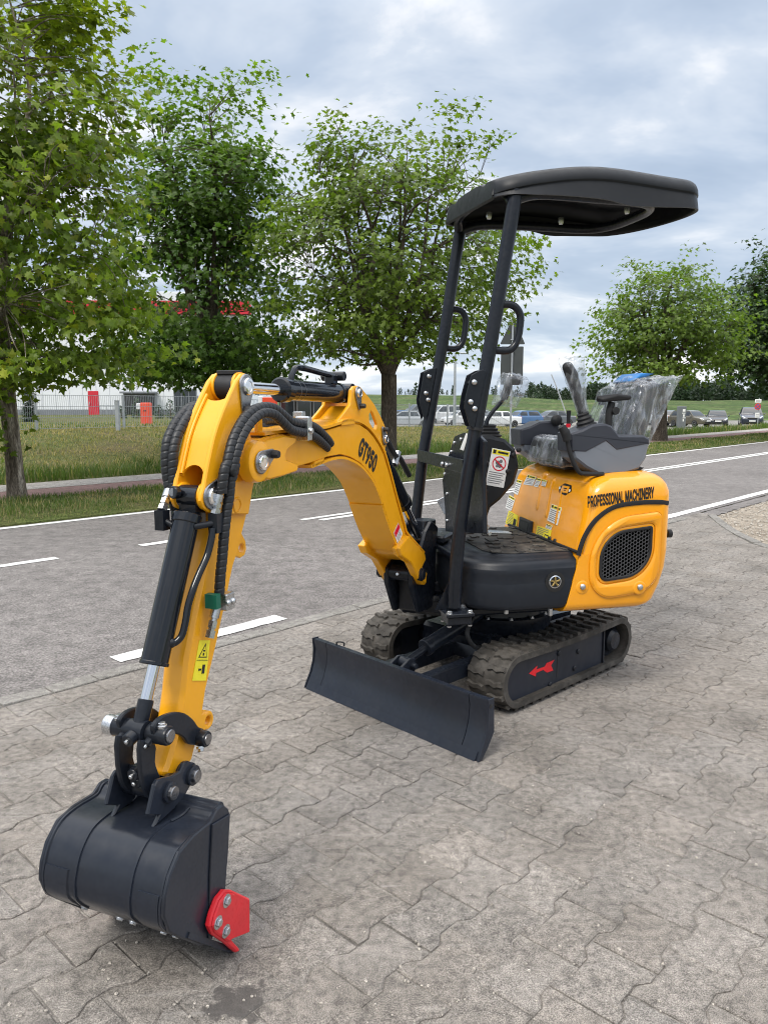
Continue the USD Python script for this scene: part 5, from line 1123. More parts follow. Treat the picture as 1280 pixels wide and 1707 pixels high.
# hexagonal badge
hx_ = [(446, 210), (487, 182), (527, 195), (529, 235), (490, 263), (450, 247)]
hp = np.array([on_front(820 + .25 * x, 760 + .25 * y, .0) for x, y in hx_]); n_ = np.array([1, 0, .176]); n_ /= np.linalg.norm(n_)
bd_ = part('badge', hull(np.vstack([hp + n_ * .0016, hp - n_ * .002])), 'ink', hood, BD, 0)
hq = np.array([on_front(820 + .25 * x, 760 + .25 * y, .0) for x, y in ((472, 196), (520, 205), (506, 250), (462, 242))]); part('badge_plate', hull(np.vstack([hq + n_ * .0026, hq])), 'hood_yellow', bd_, BD, 0)
for i, (u, v, w_) in enumerate(((.25, .35, .5), (.35, .62, .25))): subdecal(hq, u, v - .06, u + w_, v + .08, 'ink', bd_, BD, 'badge_text', .0032, (1, 0, .18))
for u in (453, 519): 
    c_ = on_front(820 + .25 * u, 760 + .25 * (214 if u < 480 else 232), 0); part('badge_ring', lathe(c_, n_, [(0, .0075), (.0026, .0075), (.0026, .0045), (.002, .0045)], 14), 'sticker_white', bd_, BD, 0)
# raised panel, grille and bolts of the engine cover
K7 = lambda pts: [(820 + x * .25, 760 + y * .25) for x, y in pts]
def flat_side(pts, y=HWB): return [BD.side(a, b, y) for a, b in pts]
def leafbox(l, r, t, b, radii):
    f0, f1 = BD.side(*K7([(l, (t + b) / 2)])[0], HWB)[0], BD.side(*K7([(r, (t + b) / 2)])[0], HWB)[0]
    zt_, zb_ = BD.side(*K7([((l + r) / 2, t)])[0], HWB)[1], BD.side(*K7([((l + r) / 2, b)])[0], HWB)[1]
    p = rrect(f1, f0, zb_, zt_, radii, 10); p[:, 1] += (p[:, 0] - (f0 + f1) / 2) * -.10; return sg.Polygon(p)
gp_ = leafbox(717, 1056, 492, 812, (.125, .012, .125, .045))
rp_ = leafbox(650, 1118, 398, 930, (.20, .035, .12, .13))
ring_ = rp_.difference(gp_.buffer(.016))
panel = part('side_panel', plate_y(ring_, HWB - .003, HWB + .012, .0095), 'hood_yellow', low, BD, 60)
part('inner_panel', plate_y(gp_.buffer(.015).difference(gp_.buffer(-.002)), HWB - .006, HWB + .0035, .003), 'hood_yellow', low, BD, 60)
gf = part('grille_frame', plate_y(gp_.buffer(.002).difference(gp_.buffer(-.012)), HWB - .01, HWB + .011, .003), 'soft_black', low, BD, 40)
inner = gp_.buffer(-.011); holes = []
hs = .0170
bx = inner.bounds
for i in range(40):
    for j in range(40):
        x, z = bx[0] + i * hs * .866, bx[1] + (j + .5 * (i % 2)) * hs
        h6 = sg.Polygon(circle(x, z, hs * .47, 6))
        if inner.buffer(-.002).contains(h6): holes.append(h6)
cells = []
for i in range(48):
    for j in range(48):
        x, z = bx[0] + i * hs * .866, bx[1] + (j + .5 * (i % 2)) * hs
        o6 = sg.Polygon(circle(x, z, hs * .5773, 6)).intersection(inner.buffer(.003))
        if o6.is_empty or hasattr(o6, 'geoms') or o6.area < hs * hs * .1: continue
        i6 = sg.Polygon(circle(x, z, hs * .485, 6)).intersection(inner.buffer(-.001))
        r6 = o6.difference(i6)
        for g in getattr(r6, 'geoms', [r6]):
            if g.area > 1e-7: cells.append(slab(g, -(HWB + .0075), -(HWB + .004), 0))
gmv, gmf = join(*cells)
part('grille_mesh', (gmv[:, [0, 2, 1]] * [1, -1, 1], gmf), 'grille_wire', gf, BD, 0)
part('grille_backing', plate_y(inner, HWB + .0004, HWB + .0010, 0), 'void_black', gf, BD, 0)
for px_, py_, l_ in ((970.5, 978, 0), (1063.5, 977.5, .012)):
    q = on_side(px_, py_) + [0, l_, 0]; part('dimple', lathe(q + [0, -.001, -.004], (0, 1, 0), [(-.004, .034), (.001, .032), (.003, .024), (.0032, .001)], 24), 'hood_yellow', low, BD, 60); part('dome_bolt', domebolt(q + [0, .003, 0], (0, 1, 0), .0145), 'zinc', low, BD)
part('rear_knob', lathe(np.array([XREAR + .01, .36, .785]), (-1, .1, 0), [(0, .010), (.03, .010), (.034, .020), (.054, .020), (.058, .012)], 14), 'soft_black', low, BD)
part('rear_reflector', cbox((XREAR - .006, .12, .55), (XREAR + .004, .24, .60), .003), 'tail_red', low, BD); part('rear_sticker', cbox((XREAR - .002, .16, .64), (XREAR + .004, .28, .73), .001), 'sticker_yellow', low, BD)
# --- seat, consoles
part('seat_base', [cbox((-.66, -.20, 1.0955), (-.30, .20, 1.125), .008), cbox((-.36, -.14, 1.08), (-.28, .16, 1.096), .006)], 'soft_black', EX, BD)
seat = part('seat_cushion', ball_hull([(x, y, z) for x, z in ((-.29, 1.150), (-.66, 1.15)) for y in (-.16, .17)] + [(-.285, -.15, 1.185), (-.285, .16, 1.185)], .042, 2), 'seat_vinyl', EX, BD, 40)
bk = part('backrest', ball_hull([(-.64, -.14, 1.20), (-.64, .14, 1.20), (-.68, -.145, 1.34), (-.68, .145, 1.34), (-.735, -.12, 1.475), (-.735, .12, 1.475)], [.05, .05, .05, .05, .045, .045], 2), 'seat_vinyl', EX, BD, 40)
K8 = lambda pts: [(780 + x * .2969, 580 + y * .2969) for x, y in pts]
con = [(578, 492), (640, 468), (700, 437), (775, 430), (800, 440), (846, 496), (985, 496), (1010, 512), (1019, 545), (1000, 622), (962, 680), (885, 705), (745, 715), (665, 672), (600, 622), (580, 560)]
yc0, yc1 = .215, .355
cs = BD.sides(K8(con), yc1)
def console(y0, y1, near):
    pl = sg.Polygon(cs).buffer(-.006).buffer(.006)
    b = part('control_console', plate_y(pl, y0, y1, .010), 'console_grey', EX, BD, 40)
    up = BD.sides(K8([(574, 480), (640, 460), (700, 430), (775, 424), (806, 436), (850, 490), (988, 490), (1020, 508), (1022, 541), (832, 579), (772, 530), (662, 589), (576, 585)]), yc1)
    part('upper_shell', plate_y(sg.Polygon(up).buffer(-.005).buffer(.005), y0 - .003, y1 + .003, .009), 'console_dark', b, BD, 40)
    ym = (y0 + y1) / 2
    part('console_bracket', hull([(cs[7][0], ym + d, 1.10) for d in (-.05, .05)] + [(cs[13][0] - .02, ym + d, 1.10) for d in (-.05, .05)] + [(cs[10][0] + .02, ym + d, 1.065) for d in (-.05, .05)] + [(cs[12][0] - .02, ym + d, 1.065) for d in (-.05, .05)]), 'soft_black', b, BD)
    # rubber boot and joystick
    bx_, bz = BD.side(*K8([(672, 470)])[0], ym); d = np.array([.10, 0, .30]); d /= np.linalg.norm(d)
    pf_ = []; 
    for i in range(5): pf_ += [(.004 + i * .019, .052 - i * .0065), (.012 + i * .019, .056 - i * .0065), (.019 + i * .019, .046 - i * .0065)]
    part('lever_boot', lathe((bx_, ym, bz), d, pf_, 20), 'soft_black', b, BD, 50)
    e = np.array([bx_, ym, bz]) + d * .09; j = part('joystick', join(tube([e, e + d * .09, e + d * .17 + [.005, 0, 0]], [.020, .024, .027], 12), ball_hull([e + d * .18 + [.004, 0, 0], e + d * .225 + [.012, 0, -.004]], [.029, .025], 2)), 'soft_black', b, BD, 50)
    # arm rest on its post
    ax_, az = BD.side(*K8([(790, 425)])[0], ym)
    part('armrest_post', [tube([(ax_, ym, az - .01), (ax_, ym, az + .05), (ax_ - .012, ym, az + .10)], .017, 10), rod((ax_ - .02, ym - .03, az + .06), (ax_ - .02, ym + .03, az + .06), .018)], 'soft_black', b, BD)
    r_ = ball_hull([(ax_ + .045, ym - .020, az + .112), (ax_ + .045, ym + .020, az + .112), (ax_ - .080, ym - .028, az + .122), (ax_ - .080, ym + .028, az + .122), (ax_ + .055, ym, az + .118), (ax_ - .02, ym - .028, az + .127), (ax_ - .02, ym + .028, az + .127)], .012, 2)
    part('arm_rest', r_, 'soft_black', b, BD, 40)
    return e, d, b
eL, dL, cL = console(yc0, yc1, True)
eR, dR, cR = console(-yc1, -yc0, False)
# black safety lever of the near console
lvp = BD.s3(K8([(556, 515), (570, 580), (595, 650), (625, 697), (660, 706), (760, 708)]), .37)
part('safety_lever', tube(lvp, .0105, 10), 'soft_black', cL, BD); lv2 = BD.s3(K8([(523, 440), (545, 475), (556, 520)]), .37); part('lever_grip', tube(lv2, [.016, .022, .019], 12), 'soft_black', cL, BD)
lv3 = BD.s3(K8([(563, 425), (566, 350)]), -.10); part('throttle_lever', tube(lv3, [.008, .012], 10, smooth=False), 'soft_black', cR, BD); part('throttle_base', rod(lv3[0] - np.array([0, 0, .02]), lv3[0], .012), 'sticker_red', cR, BD)
part('antenna_wire', tube(BD.s3(K8([(468, 148), (505, 240), (548, 362)]), -.2), .003, 6), 'sticker_white', cR, BD)
q = BD.side(*K8([(497, 405)])[0], -.2); part('knob', ball_hull([(q[0], -.2, q[1])], .030, 2), 'soft_black', cR, BD)
# --- control pedestal in front
K9 = lambda pts: [(520 + x * .2969, 560 + y * .2969) for x, y in pts]
ped = [(905, 600), (950, 562), (1000, 556), (1088, 578), (1145, 632), (1160, 690), (1166, 745), (1140, 832), (1062, 922), (1008, 965), (992, 1010), (986, 1076), (880, 1084), (872, 960), (885, 800)]
YP = .13
pdl = part('control_pedestal', plate_y(sg.Polygon(BD.sides(K9(ped), YP)).buffer(-.01).buffer(.01), -.15, YP, .018), 'black_plastic', EX, BD, 40)
fp_ = [(757, 727), (772, 721), (792, 721), (806, 735), (804, 800), (806, 890), (742, 886), (741, 845), (737, 800), (745, 765)]
yz = [BD.front(a, b, .245) for a, b in fp_]; yz = [(y, z) for y, z in yz]
part('front_cover', plate_x(sg.Polygon(yz).buffer(-.008).buffer(.008), .225, .245, .004), 'black_paint', pdl, BD)
for a, b in ((768, 732), (757, 738), (752, 753), (741, 790), (745, 823), (745, 868)):
    y, z = BD.front(a, b, .246); part('bolt', domebolt((.246, y, z), (1, 0, 0), .009), 'zinc', pdl, BD)
for x, y in ((952, 650), (900, 845), (925, 640), (960, 612)): 
    q = BD.side(*K9([(x, y)])[0], YP); part('bolt', domebolt((q[0], YP + .001, q[1]), (0, 1, 0), .009), 'zinc', pdl, BD)
for x, y in ((1130, 668), (1098, 760), (978, 712), (975, 872), (1160, 640)):
    q = BD.side(*K9([(x, y)])[0], YP); part('clip', domebolt((q[0], YP + .001, q[1]), (0, 1, 0), .012), 'soft_black', pdl, BD)
C = [np.array([q[0], YP + .0005, q[1]]) for q in BD.sides(K9([(1012, 628), (1113, 648), (1075, 853), (971, 835)]), YP)]
st_ = warning(C, pdl, BD, (0, 1, 0), hv=.15, lines=6, pict=.62)
cc = qmap(C, .52, .38); ex_ = (C[1] - C[0]); W_ = np.linalg.norm(ex_)
for r0, r1, m_ in ((.30, .34, 'sticker_red'),):
    part('prohibition_ring', plate_y(sg.Polygon(circle(cc[0], cc[2], W_ * .38, 32), [circle(cc[0], cc[2], W_ * .32, 32)]), YP + .0015, YP + .0022, 0), m_, st_, BD, 0)
part('prohibition_bar', beam(cc + np.array([W_ * .24, .0028, W_ * .24]), cc + np.array([-W_ * .24, .0028, -W_ * .24]), .0015, W_ * .06, 0, up=(0, 0, 1)), 'sticker_red', st_, BD, 0)
for dx, dz, r_ in ((-.10, .12, .09), (.08, .05, .12), (-.04, -.10, .12), (.12, -.12, .07)): part('pictogram', plate_y(circle(cc[0] + dx * W_, cc[2] + dz * W_, r_ * W_, 10), YP + .0014, YP + .0019, 0), 'ink_grey', st_, BD, 0)
C = [np.array([.2465, *BD.front(a, b, .2465)]) for a, b in ((777, 722), (781, 723), (773, 751), (767, 749))]; decal(C, 'sticker_white', pdl, BD, 'serial_label', out=(1, 0, 0))
# travel levers and boot
bx_, bz = BD.side(*K9([(990, 556)])[0], 0.0)
pf_ = []
for i in range(4): pf_ += [(i * .016, .062 - i * .009), (.010 + i * .016, .066 - i * .009), (.015 + i * .016, .054 - i * .009)]
part('lever_boot', lathe((bx_, 0, bz - .01), (0, 0, 1), pf_, 20), 'soft_black', pdl, BD, 50)
for dy in (-.022, .022):
    P = BD.s3(K9([(975, 505), (985, 470), (1010, 430), (1040, 395), (1075, 350), (1095, 300), (1112, 255)]), dy); part('travel_lever', tube(P, .010, 10), 'black_paint', pdl, BD)
    e = P[-1]; part('lever_grip', tube([np.array(P[-3]), np.array(P[-2]), np.array(e), np.array(e) + [-.045, 0, .004]], .021, 12), 'soft_black', pdl, BD)
# pedals
for y0 in (.12, -.17):
    x0 = BD.side(*K9([(1010, 1010)])[0], .16)[0] if y0 > 0 else None
px_, pz = BD.side(812, 888, .17)
pe = part('travel_pedal', [beam((px_ + .085, .17, pz + .085), (px_ + .005, .17, pz + .008), .05, .007, .002, up=(0, 1, 0)), beam((px_ + .008, .17, pz + .006), (px_ - .115, .17, pz - .004), .055, .007, .002, up=(0, 0, 1)), rod((px_, .135, pz), (px_, .205, pz), .010)], 'zinc', pdl, BD)
for i in range(4):
    for j in range(2): part('grip_hole', lathe((px_ - .03 - .022 * i, .158 + .024 * j, pz + .004 - .002 * i), (0, 0, 1), [(0, .0065), (.0012, .0065)], 10), 'ink', pe, BD, 0)
q0 = BD.front(728, 840, .12); pe = part('travel_pedal', [beam((.10, q0[0], q0[1] + .03), (.06, q0[0] + .02, q0[1] - .05), .05, .007, .002, up=(0, 1, 0))], 'zinc', pdl, BD)
# --- roll over frame and canopy
YR = .38
rf = part('canopy_frame', [beam((.33 - .02, YR - .01, .70), (.33 - .02, -YR + .01, .70), .02, .02, .003)], 'black_paint', EX, BD)
def post(s, pts):
    P = [(*(lambda q: (q[0], s * YR, q[1]))(BD.side(a, b, s * YR)),) for a, b in pts]; return np.array(P)
PL_ = post(1, [(757, 1012), (759, 960), (764, 900), (771, 845), (783, 770), (803, 655), (820, 560), (838, 452), (857, 335)])
PRt = post(-1, [(688, 905), (691, 880), (697, 830), (706, 755), (722, 660), (740, 560), (755, 460), (767, 385)])
PRt = np.vstack([[PL_[0][0], -YR, PL_[0][2]], [PRt[0][0] - .01, -YR, .62], PRt])
for P in (PL_, PRt): 
    top_ = P[-1] + (P[-1] - P[-2]) / np.linalg.norm(P[-1] - P[-2]) * .045
    part('post', tube(np.vstack([P, top_]), .030, 16, 4), 'black_paint', rf, BD, 50)
roofz = 2.315
tp = PL_[-1]
part('roof_tube', tube([(tp[0] + .0, YR - .004, 2.255), (tp[0] - .12, YR - .02, 2.29), (tp[0] - .40, YR - .06, 2.30), (tp[0] - .66, YR - .10, 2.305), (tp[0] - .76, .18, 2.305), (tp[0] - .78, 0, 2.305), (tp[0] - .76, -.18, 2.305), (tp[0] - .66, -YR + .10, 2.305), (tp[0] - .40, -YR + .06, 2.315), (tp[0] - .12, -YR + .02, 2.315), (tp[0] - .0, -YR + .004, 2.275)], .024, 12, 5), 'black_paint', rf, BD, 50)
part('roof_tube', tube([(tp[0] + .0, YR - .02, 2.25), (tp[0] + .02, YR - .10, 2.315), (tp[0] + .02, 0, 2.34), (tp[0] + .02, -YR + .10, 2.335), (tp[0] + .0, -YR + .02, 2.29)], .024, 12, 5), 'black_paint', rf, BD, 50)
for px_, py_ in ((815, 358), (935, 367), (1045, 349)):
    y0 = .0; q = BD.top(px_, py_, 2.28); part('roof_bolt', lathe((q[0], q[1], 2.262), (0, 0, 1), [(0, .010), (.012, .014), (.03, .014)], 8), 'zinc', rf, BD)
for s, P in ((1, PL_), (-1, PRt)):
    y = s * YR
    # foot flange with bolts
    f0 = np.array([P[0][0], y, .47]); fl = part('foot_flange', [cbox((f0[0] - .075, y - .065, .462), (f0[0] + .055, y + .065, .478), .003), cbox((f0[0] - .065, y - .055, .425), (f0[0] + .045, y + .055, .4615), .004)], 'black_paint', rf, BD)
    for dx in (-.058, .038):
        for dy in (-.048, .048):
            part('bolt', hexbolt((f0[0] + dx, y + dy, .4785), (0, 0, 1), .0115, .012), 'zinc', fl, BD); part('nut', hexbolt((f0[0] + dx, y + dy, .4245), (0, 0, -1), .0095, .010, False), 'zinc', fl, BD)
    part('gusset', hull([(f0[0] + a, y - s * .028 + b, z) for b in (-.004, .004) for a, z in ((.02, .479), (.08, .479), (.02, .60))] + [(f0[0] + .02, y - s * .028, .60)]), 'black_paint', rf, BD)
    # splice plates
    gsp = ([(880, 220), (925, 195), (945, 190), (965, 200), (895, 520), (870, 500), (840, 400), (850, 330)] if s > 0 else [(618, 205), (660, 185), (690, 178), (640, 440), (622, 470), (596, 380), (594, 355)])
    pl = sg.Polygon(BD.sides(K9(gsp), y)); part('splice_plate', [plate_y(pl, y - .034, y - .026, .002), plate_y(pl, y + .026, y + .034, .002)], 'black_paint', rf, BD)
    for x_, y_ in (((895, 260), (875, 370), (897, 408)) if s > 0 else ((646, 227), (629, 321), (641, 358))):
        q = BD.side(*K9([(x_, y_)])[0], y); part('bolt', [domebolt((q[0], y + .035, q[1]), (0, 1, 0), .0125), ], 'zinc', rf, BD); part('bolt_shank', rod((q[0], y - .05, q[1]), (q[0], y + .025, q[1]), .008, 8), 'zinc', rf, BD)
    K0 = lambda pts: [(660 + x * .1719, 500 + y * .1719) for x, y in pts]
    hp_ = ([(1010, 45), (1090, 40), (1160, 70), (1205, 150), (1200, 260), (1185, 350), (1150, 440), (1080, 490), (940, 485)] if s > 0 else [(520, 95), (580, 88), (640, 112), (675, 180), (670, 280), (655, 380), (625, 440), (570, 472), (460, 465)])
    part('grab_handle', tube(BD.s3(K0(hp_), y), .0165, 12, 5), 'black_paint', rf, BD, 50)
qa, qb = BD.side(706, 758, -YR), BD.side(780, 778, YR)
zc = (qa[1] + qb[1]) / 2
cb = part('cross_bar', beam((qa[0] + .03, -YR, zc), (qb[0] + .02, YR, zc), .012, .060, .002, up=(0, 0, 1)), 'black_paint', rf, BD)
for y in (.10, .17): part('bolt', domebolt((qb[0] + .031, y, zc - .01), (1, 0, 0), .011), 'zinc', cb, BD)
part('pipe_clip', lathe(PL_[5] - [0, 0, .16] + [.03, 0, 0], (PL_[5] - PL_[4]), [(0, .036), (.012, .036)], 14), 'soft_black', rf, BD)
# canopy: moulded roof with a deep curved skirt
def canopy():
    vh = [.10, .22, .34, .38, .42, .49, .55, .62, .66, .70, .74, .78, .792, .804, .85, .92, 1.0]; vs = [-q for q in vh[::-1]] + [0] + vh; nx, ny = 46, len(vs)
    def halfw(x):      # plan half width
        f_ = np.clip((x + .86) / .16, 0, 1); fr = np.clip((.175 - x) / .10, 0, 1)
        return .43 * (1 - (1 - f_) ** 2.4) ** (1 / 2.2) * (.80 + .20 * (1 - (1 - fr) ** 2) ** .5)
    xs = .175 - (1 - np.cos(np.linspace(0, np.pi, nx))) / 2 * 1.035
    def crv(xs_, zs_):
        k = smooth_ring(list(zip(xs_, zs_)), 8, False); return lambda x: np.interp(x, k[:, 0], k[:, 1])
    ztop = crv([-.86, -.80, -.60, -.35, -.18, .0, .10, .175], [2.386, 2.404, 2.420, 2.438, 2.432, 2.404, 2.382, 2.366])
    zlow = crv([-.86, -.70, -.52, -.42, -.30, -.10, .08, .175], [2.284, 2.280, 2.274, 2.272, 2.292, 2.297, 2.292, 2.290])
    rings = []
    for x in xs:
        h = max(float(halfw(np.array(x))), .0006); zt, zl = float(ztop(x)), float(zlow(x)); r = []; i1 = min(.075, h * .5); i2 = i1 * .2
        bump = .010 * np.exp(-((x + .30) / .35) ** 2)
        for v in vs:
            a = abs(v); sg_ = 1 if v >= 0 else -1
            if a < .62:
                yy = v / .62 * (h - i1); zz = zt + .012 * (1 - (a / .62) ** 2) - .010 * sm(.36, .40, a) + .010 * sm(.50, .54, a)
            elif a < .78:
                t = (a - .62) / .16 * math.pi / 2; yy = sg_ * ((h - i1) + (i1 - i2) * math.sin(t)); zz = zt - .062 * (1 - math.cos(t))
            else:
                t = (a - .78) / .22; yy = sg_ * ((h - i2) + i2 * t - min(.009, h * .2) * sm(0, .05, t)); zz = (zt - .062) * (1 - t) + zl * t
            r.append((x, yy, zz))
        if not rings: rings.append([(x + .006, q[1], zl + .012 * 0) for q in r]); rings.append([(x + .006, q[1], zl + (q[2] - zl) * .55) for q in r]); nx += 2
        rings.append(r)
    R = np.array(rings); R[..., 2] -= .055 * R[..., 1]; V = R.reshape(-1, 3); F = []
    for i in range(nx - 1):
        for j in range(ny - 1):
            F.append((i * ny + j, i * ny + j + 1, (i + 1) * ny + j + 1, (i + 1) * ny + j))
    F = np.array(F)
    Rin = R.copy(); c = np.array([-.29, 0, 2.2]); Rin[..., 1] *= (1 - .010 / .43); Rin[..., 0] = -.29 + (Rin[..., 0] + .29) * (1 - .010 / .57); Rin[..., 2] -= .008
    Rin[:, 0, 2] = R[:, 0, 2]; Rin[:, -1, 2] = R[:, -1, 2]
    n = len(V); V2 = np.vstack([V, Rin.reshape(-1, 3)]); F2 = F[:, ::-1] + n; E = []
    for i in range(nx - 1):
        for j in (0, ny - 1):
            a, b = i * ny + j, (i + 1) * ny + j; q = (a, b, b + n, a + n); E.append(q if j == 0 else q[::-1])
    for j in range(ny - 1):
        for i in (0, nx - 1):
            a, b = i * ny + j, i * ny + j + 1; q = (a, b, b + n, a + n); E.append(q[::-1] if i == 0 else q)
    # close the front and rear walls down to the rim
    return V2, np.vstack([F, F2, np.array(E)])
cn = part('canopy', canopy(), 'black_plastic', EX, BD, 40)
part('roof_screw', domebolt((-.09, .12, 2.432), (0, 0, 1), .012), 'zinc', cn, BD)
# ------------------------------------------------------------------ boom, arm, bucket
def bp(name, mesh, m, parent=None, smooth=32, label=None): return part(name, mesh, m, parent, BM, smooth, label)
def KK(o, k): return lambda pts: [(o[0] + x * k, o[1] + y * k) for x, y in pts]
A2, A3, A1 = KK((260, 600), .15228), KK((240, 820), .15625), KK((160, 1080), .17188)
C4, C5, C6 = KK((380, 600), .1875), KK((520, 640), .16406), KK((620, 840), .1875)
ZA = KK((220, 600), .3594)
# --- boom: box section with proud flanges
BW = .0725
bt = C4([(205, 690), (330, 672), (430, 655), (600, 635), (720, 612), (860, 612), (960, 585), (1060, 552), (1130, 543)]) + C5([(300, 395), (400, 375), (500, 395), (580, 450), (640, 520), (690, 600), (740, 700), (800, 900), (870, 1170), (945, 1440), (962, 1505)]) + C6([(330, 283), (400, 362), (467, 440)])
bb = C6([(345, 520), (262, 462), (245, 400), (170, 230), (95, 0)]) + C5([(760, 1330), (700, 1150), (640, 1000), (580, 910), (500, 820), (400, 760), (300, 735), (170, 760), (0, 830)]) + C4([(860, 893), (740, 935), (620, 968), (500, 950), (400, 965), (300, 975), (205, 905)])
prof_ = BM.sides(bt + bb, BW); B_ = sg.Polygon(prof_).buffer(0)
boom = bp('boom', plate_y(B_.buffer(-.007), -BW + .004, BW - .004, .002), 'yellow_paint', None, 38)
top_ln = np.array(BM.sides(bt, BW)); bot_ln = np.array(BM.sides(bb, BW))
def flange(ln, t, w, off=0.0):
    P = smooth_ring(ln, 3, False); T = np.gradient(P, axis=0); T /= np.linalg.norm(T, axis=1, keepdims=True); N = np.stack([-T[:, 1], T[:, 0]], 1)
    rings = []
    for p, n in zip(P, N):
        a, b = p + n * off, p + n * (off + t); rings.append([(a[0], w, a[1]), (b[0], w, b[1]), (b[0], -w, b[1]), (a[0], -w, a[1])])
    return loft(rings)
cenB = np.array(B_.centroid.coords[0])
bp('top_flange', loft([[(p[0], BW + .001, p[1]), (q[0], BW + .001, q[1]), (q[0], -BW - .001, q[1]), (p[0], -BW - .001, p[1])] for p, q in zip(smooth_ring(top_ln, 3, False), smooth_ring(top_ln, 3, False) + np.array([0, .0])) ] if False else [[(p[0], BW, p[1]), (p[0] + n[0] * .009, BW, p[1] + n[1] * .009), (p[0] + n[0] * .009, -BW, p[1] + n[1] * .009), (p[0], -BW, p[1])] for p, n in (lambda P: zip(P, (lambda T: np.stack([T[:, 1], -T[:, 0]], 1) / np.linalg.norm(T, axis=1, keepdims=True))(np.gradient(P, axis=0))))(smooth_ring(top_ln[1:], 3, False))]), 'yellow_paint', boom, 38)
bp('bottom_flange', loft([[(p[0], BW, p[1]), (p[0] + n[0] * .009, BW, p[1] + n[1] * .009), (p[0] + n[0] * .009, -BW, p[1] + n[1] * .009), (p[0], -BW, p[1])] for p, n in (lambda P: zip(P, (lambda T: np.stack([T[:, 1], -T[:, 0]], 1) / np.linalg.norm(T, axis=1, keepdims=True))(np.gradient(P, axis=0))))(smooth_ring(bot_ln[2:-5], 3, False))]), 'yellow_paint', boom, 38)
# fork plates that carry the arm
YF = .092
fk = C4([(168, 930), (185, 860), (225, 815), (300, 745), (390, 700), (500, 672), (620, 690), (600, 740), (530, 800), (512, 850), (520, 885), (625, 925), (625, 985), (500, 1030), (375, 1062), (280, 1045), (205, 1000)])
fkp = sg.Polygon(BM.sides(fk, YF)).buffer(-.008).buffer(.008)
pv = BM.side(437, 771, YF + .02)
for s in (-1, 1):
    bp('fork_plate', plate_y(fkp, s * (BW - .010), s * YF, .004), 'yellow_paint', boom)
    bp('boss', lathe((pv[0] - .004, s * (YF - .004), pv[1] + .002), (0, s, 0), [(-.02, .060), (0, .060), (.014, .057), (.018, .050), (.0181, .030)], 28), 'yellow_paint', boom)
def weld(P, r, parent, seed=0):
    P = np.asarray(P, float); s_ = np.r_[0, np.cumsum(np.linalg.norm(np.diff(P, axis=0), axis=1))]; n_ = max(int(s_[-1] / .005), 4); q = np.linspace(0, s_[-1], n_)
    P = np.stack([np.interp(q, s_, P[:, i]) for i in range(3)], 1); return bp('weld_bead', tube(P, r * (.75 + .5 * np.random.default_rng(seed).uniform(size=n_)), 7, smooth=False), 'yellow_paint', parent)
fo = np.array(fkp.exterior.coords); weld(np.c_[fo[:, 0], np.full(len(fo), BW - .004), fo[:, 1]], .006, boom, 1)
eo = np.array(BM.sides(C5([(245, 396), (330, 385), (400, 380), (500, 400), (580, 455), (640, 525), (690, 610), (735, 695)]), .058)); weld(np.c_[eo[:, 0], np.full(len(eo), .061), eo[:, 1]], .006, boom, 2)
lo_ = np.array(BM.sides(C6([(240, 395), (262, 462), (345, 520)]), .095)); weld(np.c_[lo_[:, 0], np.full(3, BW + .004), lo_[:, 1]], .006, boom, 3)
def pin(p, y, dirv, parent, r=.026, name='pivot_pin'):
    """round pin head with a teardrop keeper plate and bolt"""
    d = np.array([dirv[0], 0, dirv[1]]); d = d / np.linalg.norm(d); c = np.array([p[0], y, p[1]]); s = 1 if y > 0 else -1
    pts = np.vstack([np.array(circle(0, 0, r * 1.35, 20)), np.array(circle(r * 2.6, 0, r * .62, 14))]); e = np.array([-d[2], d[0]])
    pg = sg.MultiPoint(pts).convex_hull; xy = np.array(pg.exterior.coords)[:-1]; P = np.stack([p[0] + xy[:, 0] * d[0] + xy[:, 1] * e[0], p[1] + xy[:, 0] * d[2] + xy[:, 1] * e[1]], 1)
    k_ = bp('pin_keeper', plate_y(sg.Polygon(P).buffer(0), y, y + s * .007, .002), 'steel_plate', parent)
    bp(name, lathe(c + [0, s * .007, 0], (0, s, 0), [(-.004, r * .95), (.004, r * .95), (.008, r * .85), (.0085, r * .55), (.007, r * .5), (.0072, .001)], 22), 'chrome', k_)
    bp('keeper_bolt', lathe(c + d * r * 2.5 + [0, s * .007, 0], (0, s, 0), [(0, r * .5), (.012, r * .5), (.02, r * .42), (.0202, .001)], 8), 'soft_black', k_)
pin((pv[0], pv[1]), YF + .0145, (-1, .35), boom, .024)
pin((pv[0], pv[1]), -YF - .0145, (-1, .35), boom, .024)
# cylinder ears on the knee of the boom
ear = C5([(245, 392), (330, 290), (388, 210), (398, 130), (402, 60), (428, 25), (462, 16), (495, 28), (560, 105), (630, 195), (700, 325), (745, 430), (770, 520), (768, 580), (745, 660), (738, 700), (690, 610), (640, 525), (580, 455), (500, 400), (400, 380)])
hole = C5([(600, 270), (625, 300), (665, 410), (652, 462), (625, 450), (585, 385), (583, 310)])
ep = sg.Polygon(BM.sides(ear, .058)).buffer(-.004).buffer(.004).difference(sg.Polygon(BM.sides(hole, .058)).buffer(-.003).buffer(.003))
for s in (-1, 1):
    bp('cylinder_ear', plate_y(ep, s * .044, s * .058, .003), 'yellow_paint', boom)
pw = C5([(35, 390), (220, 195), (390, 190), (250, 390)])
pa, pb = BM.sides(C5([(90, 440), (250, 395)]), .03), BM.sides(C5([(220, 200), (392, 195)]), .03)
bp('ear_web', hull([(x, y, z) for y in (-.044, .044) for x, z in (BM.side(*C5([(150, 392)])[0], 0), BM.side(*C5([(290, 225)])[0], 0), BM.side(*C5([(305, 225)])[0], 0), BM.side(*C5([(175, 395)])[0], 0))]), 'yellow_paint', boom)
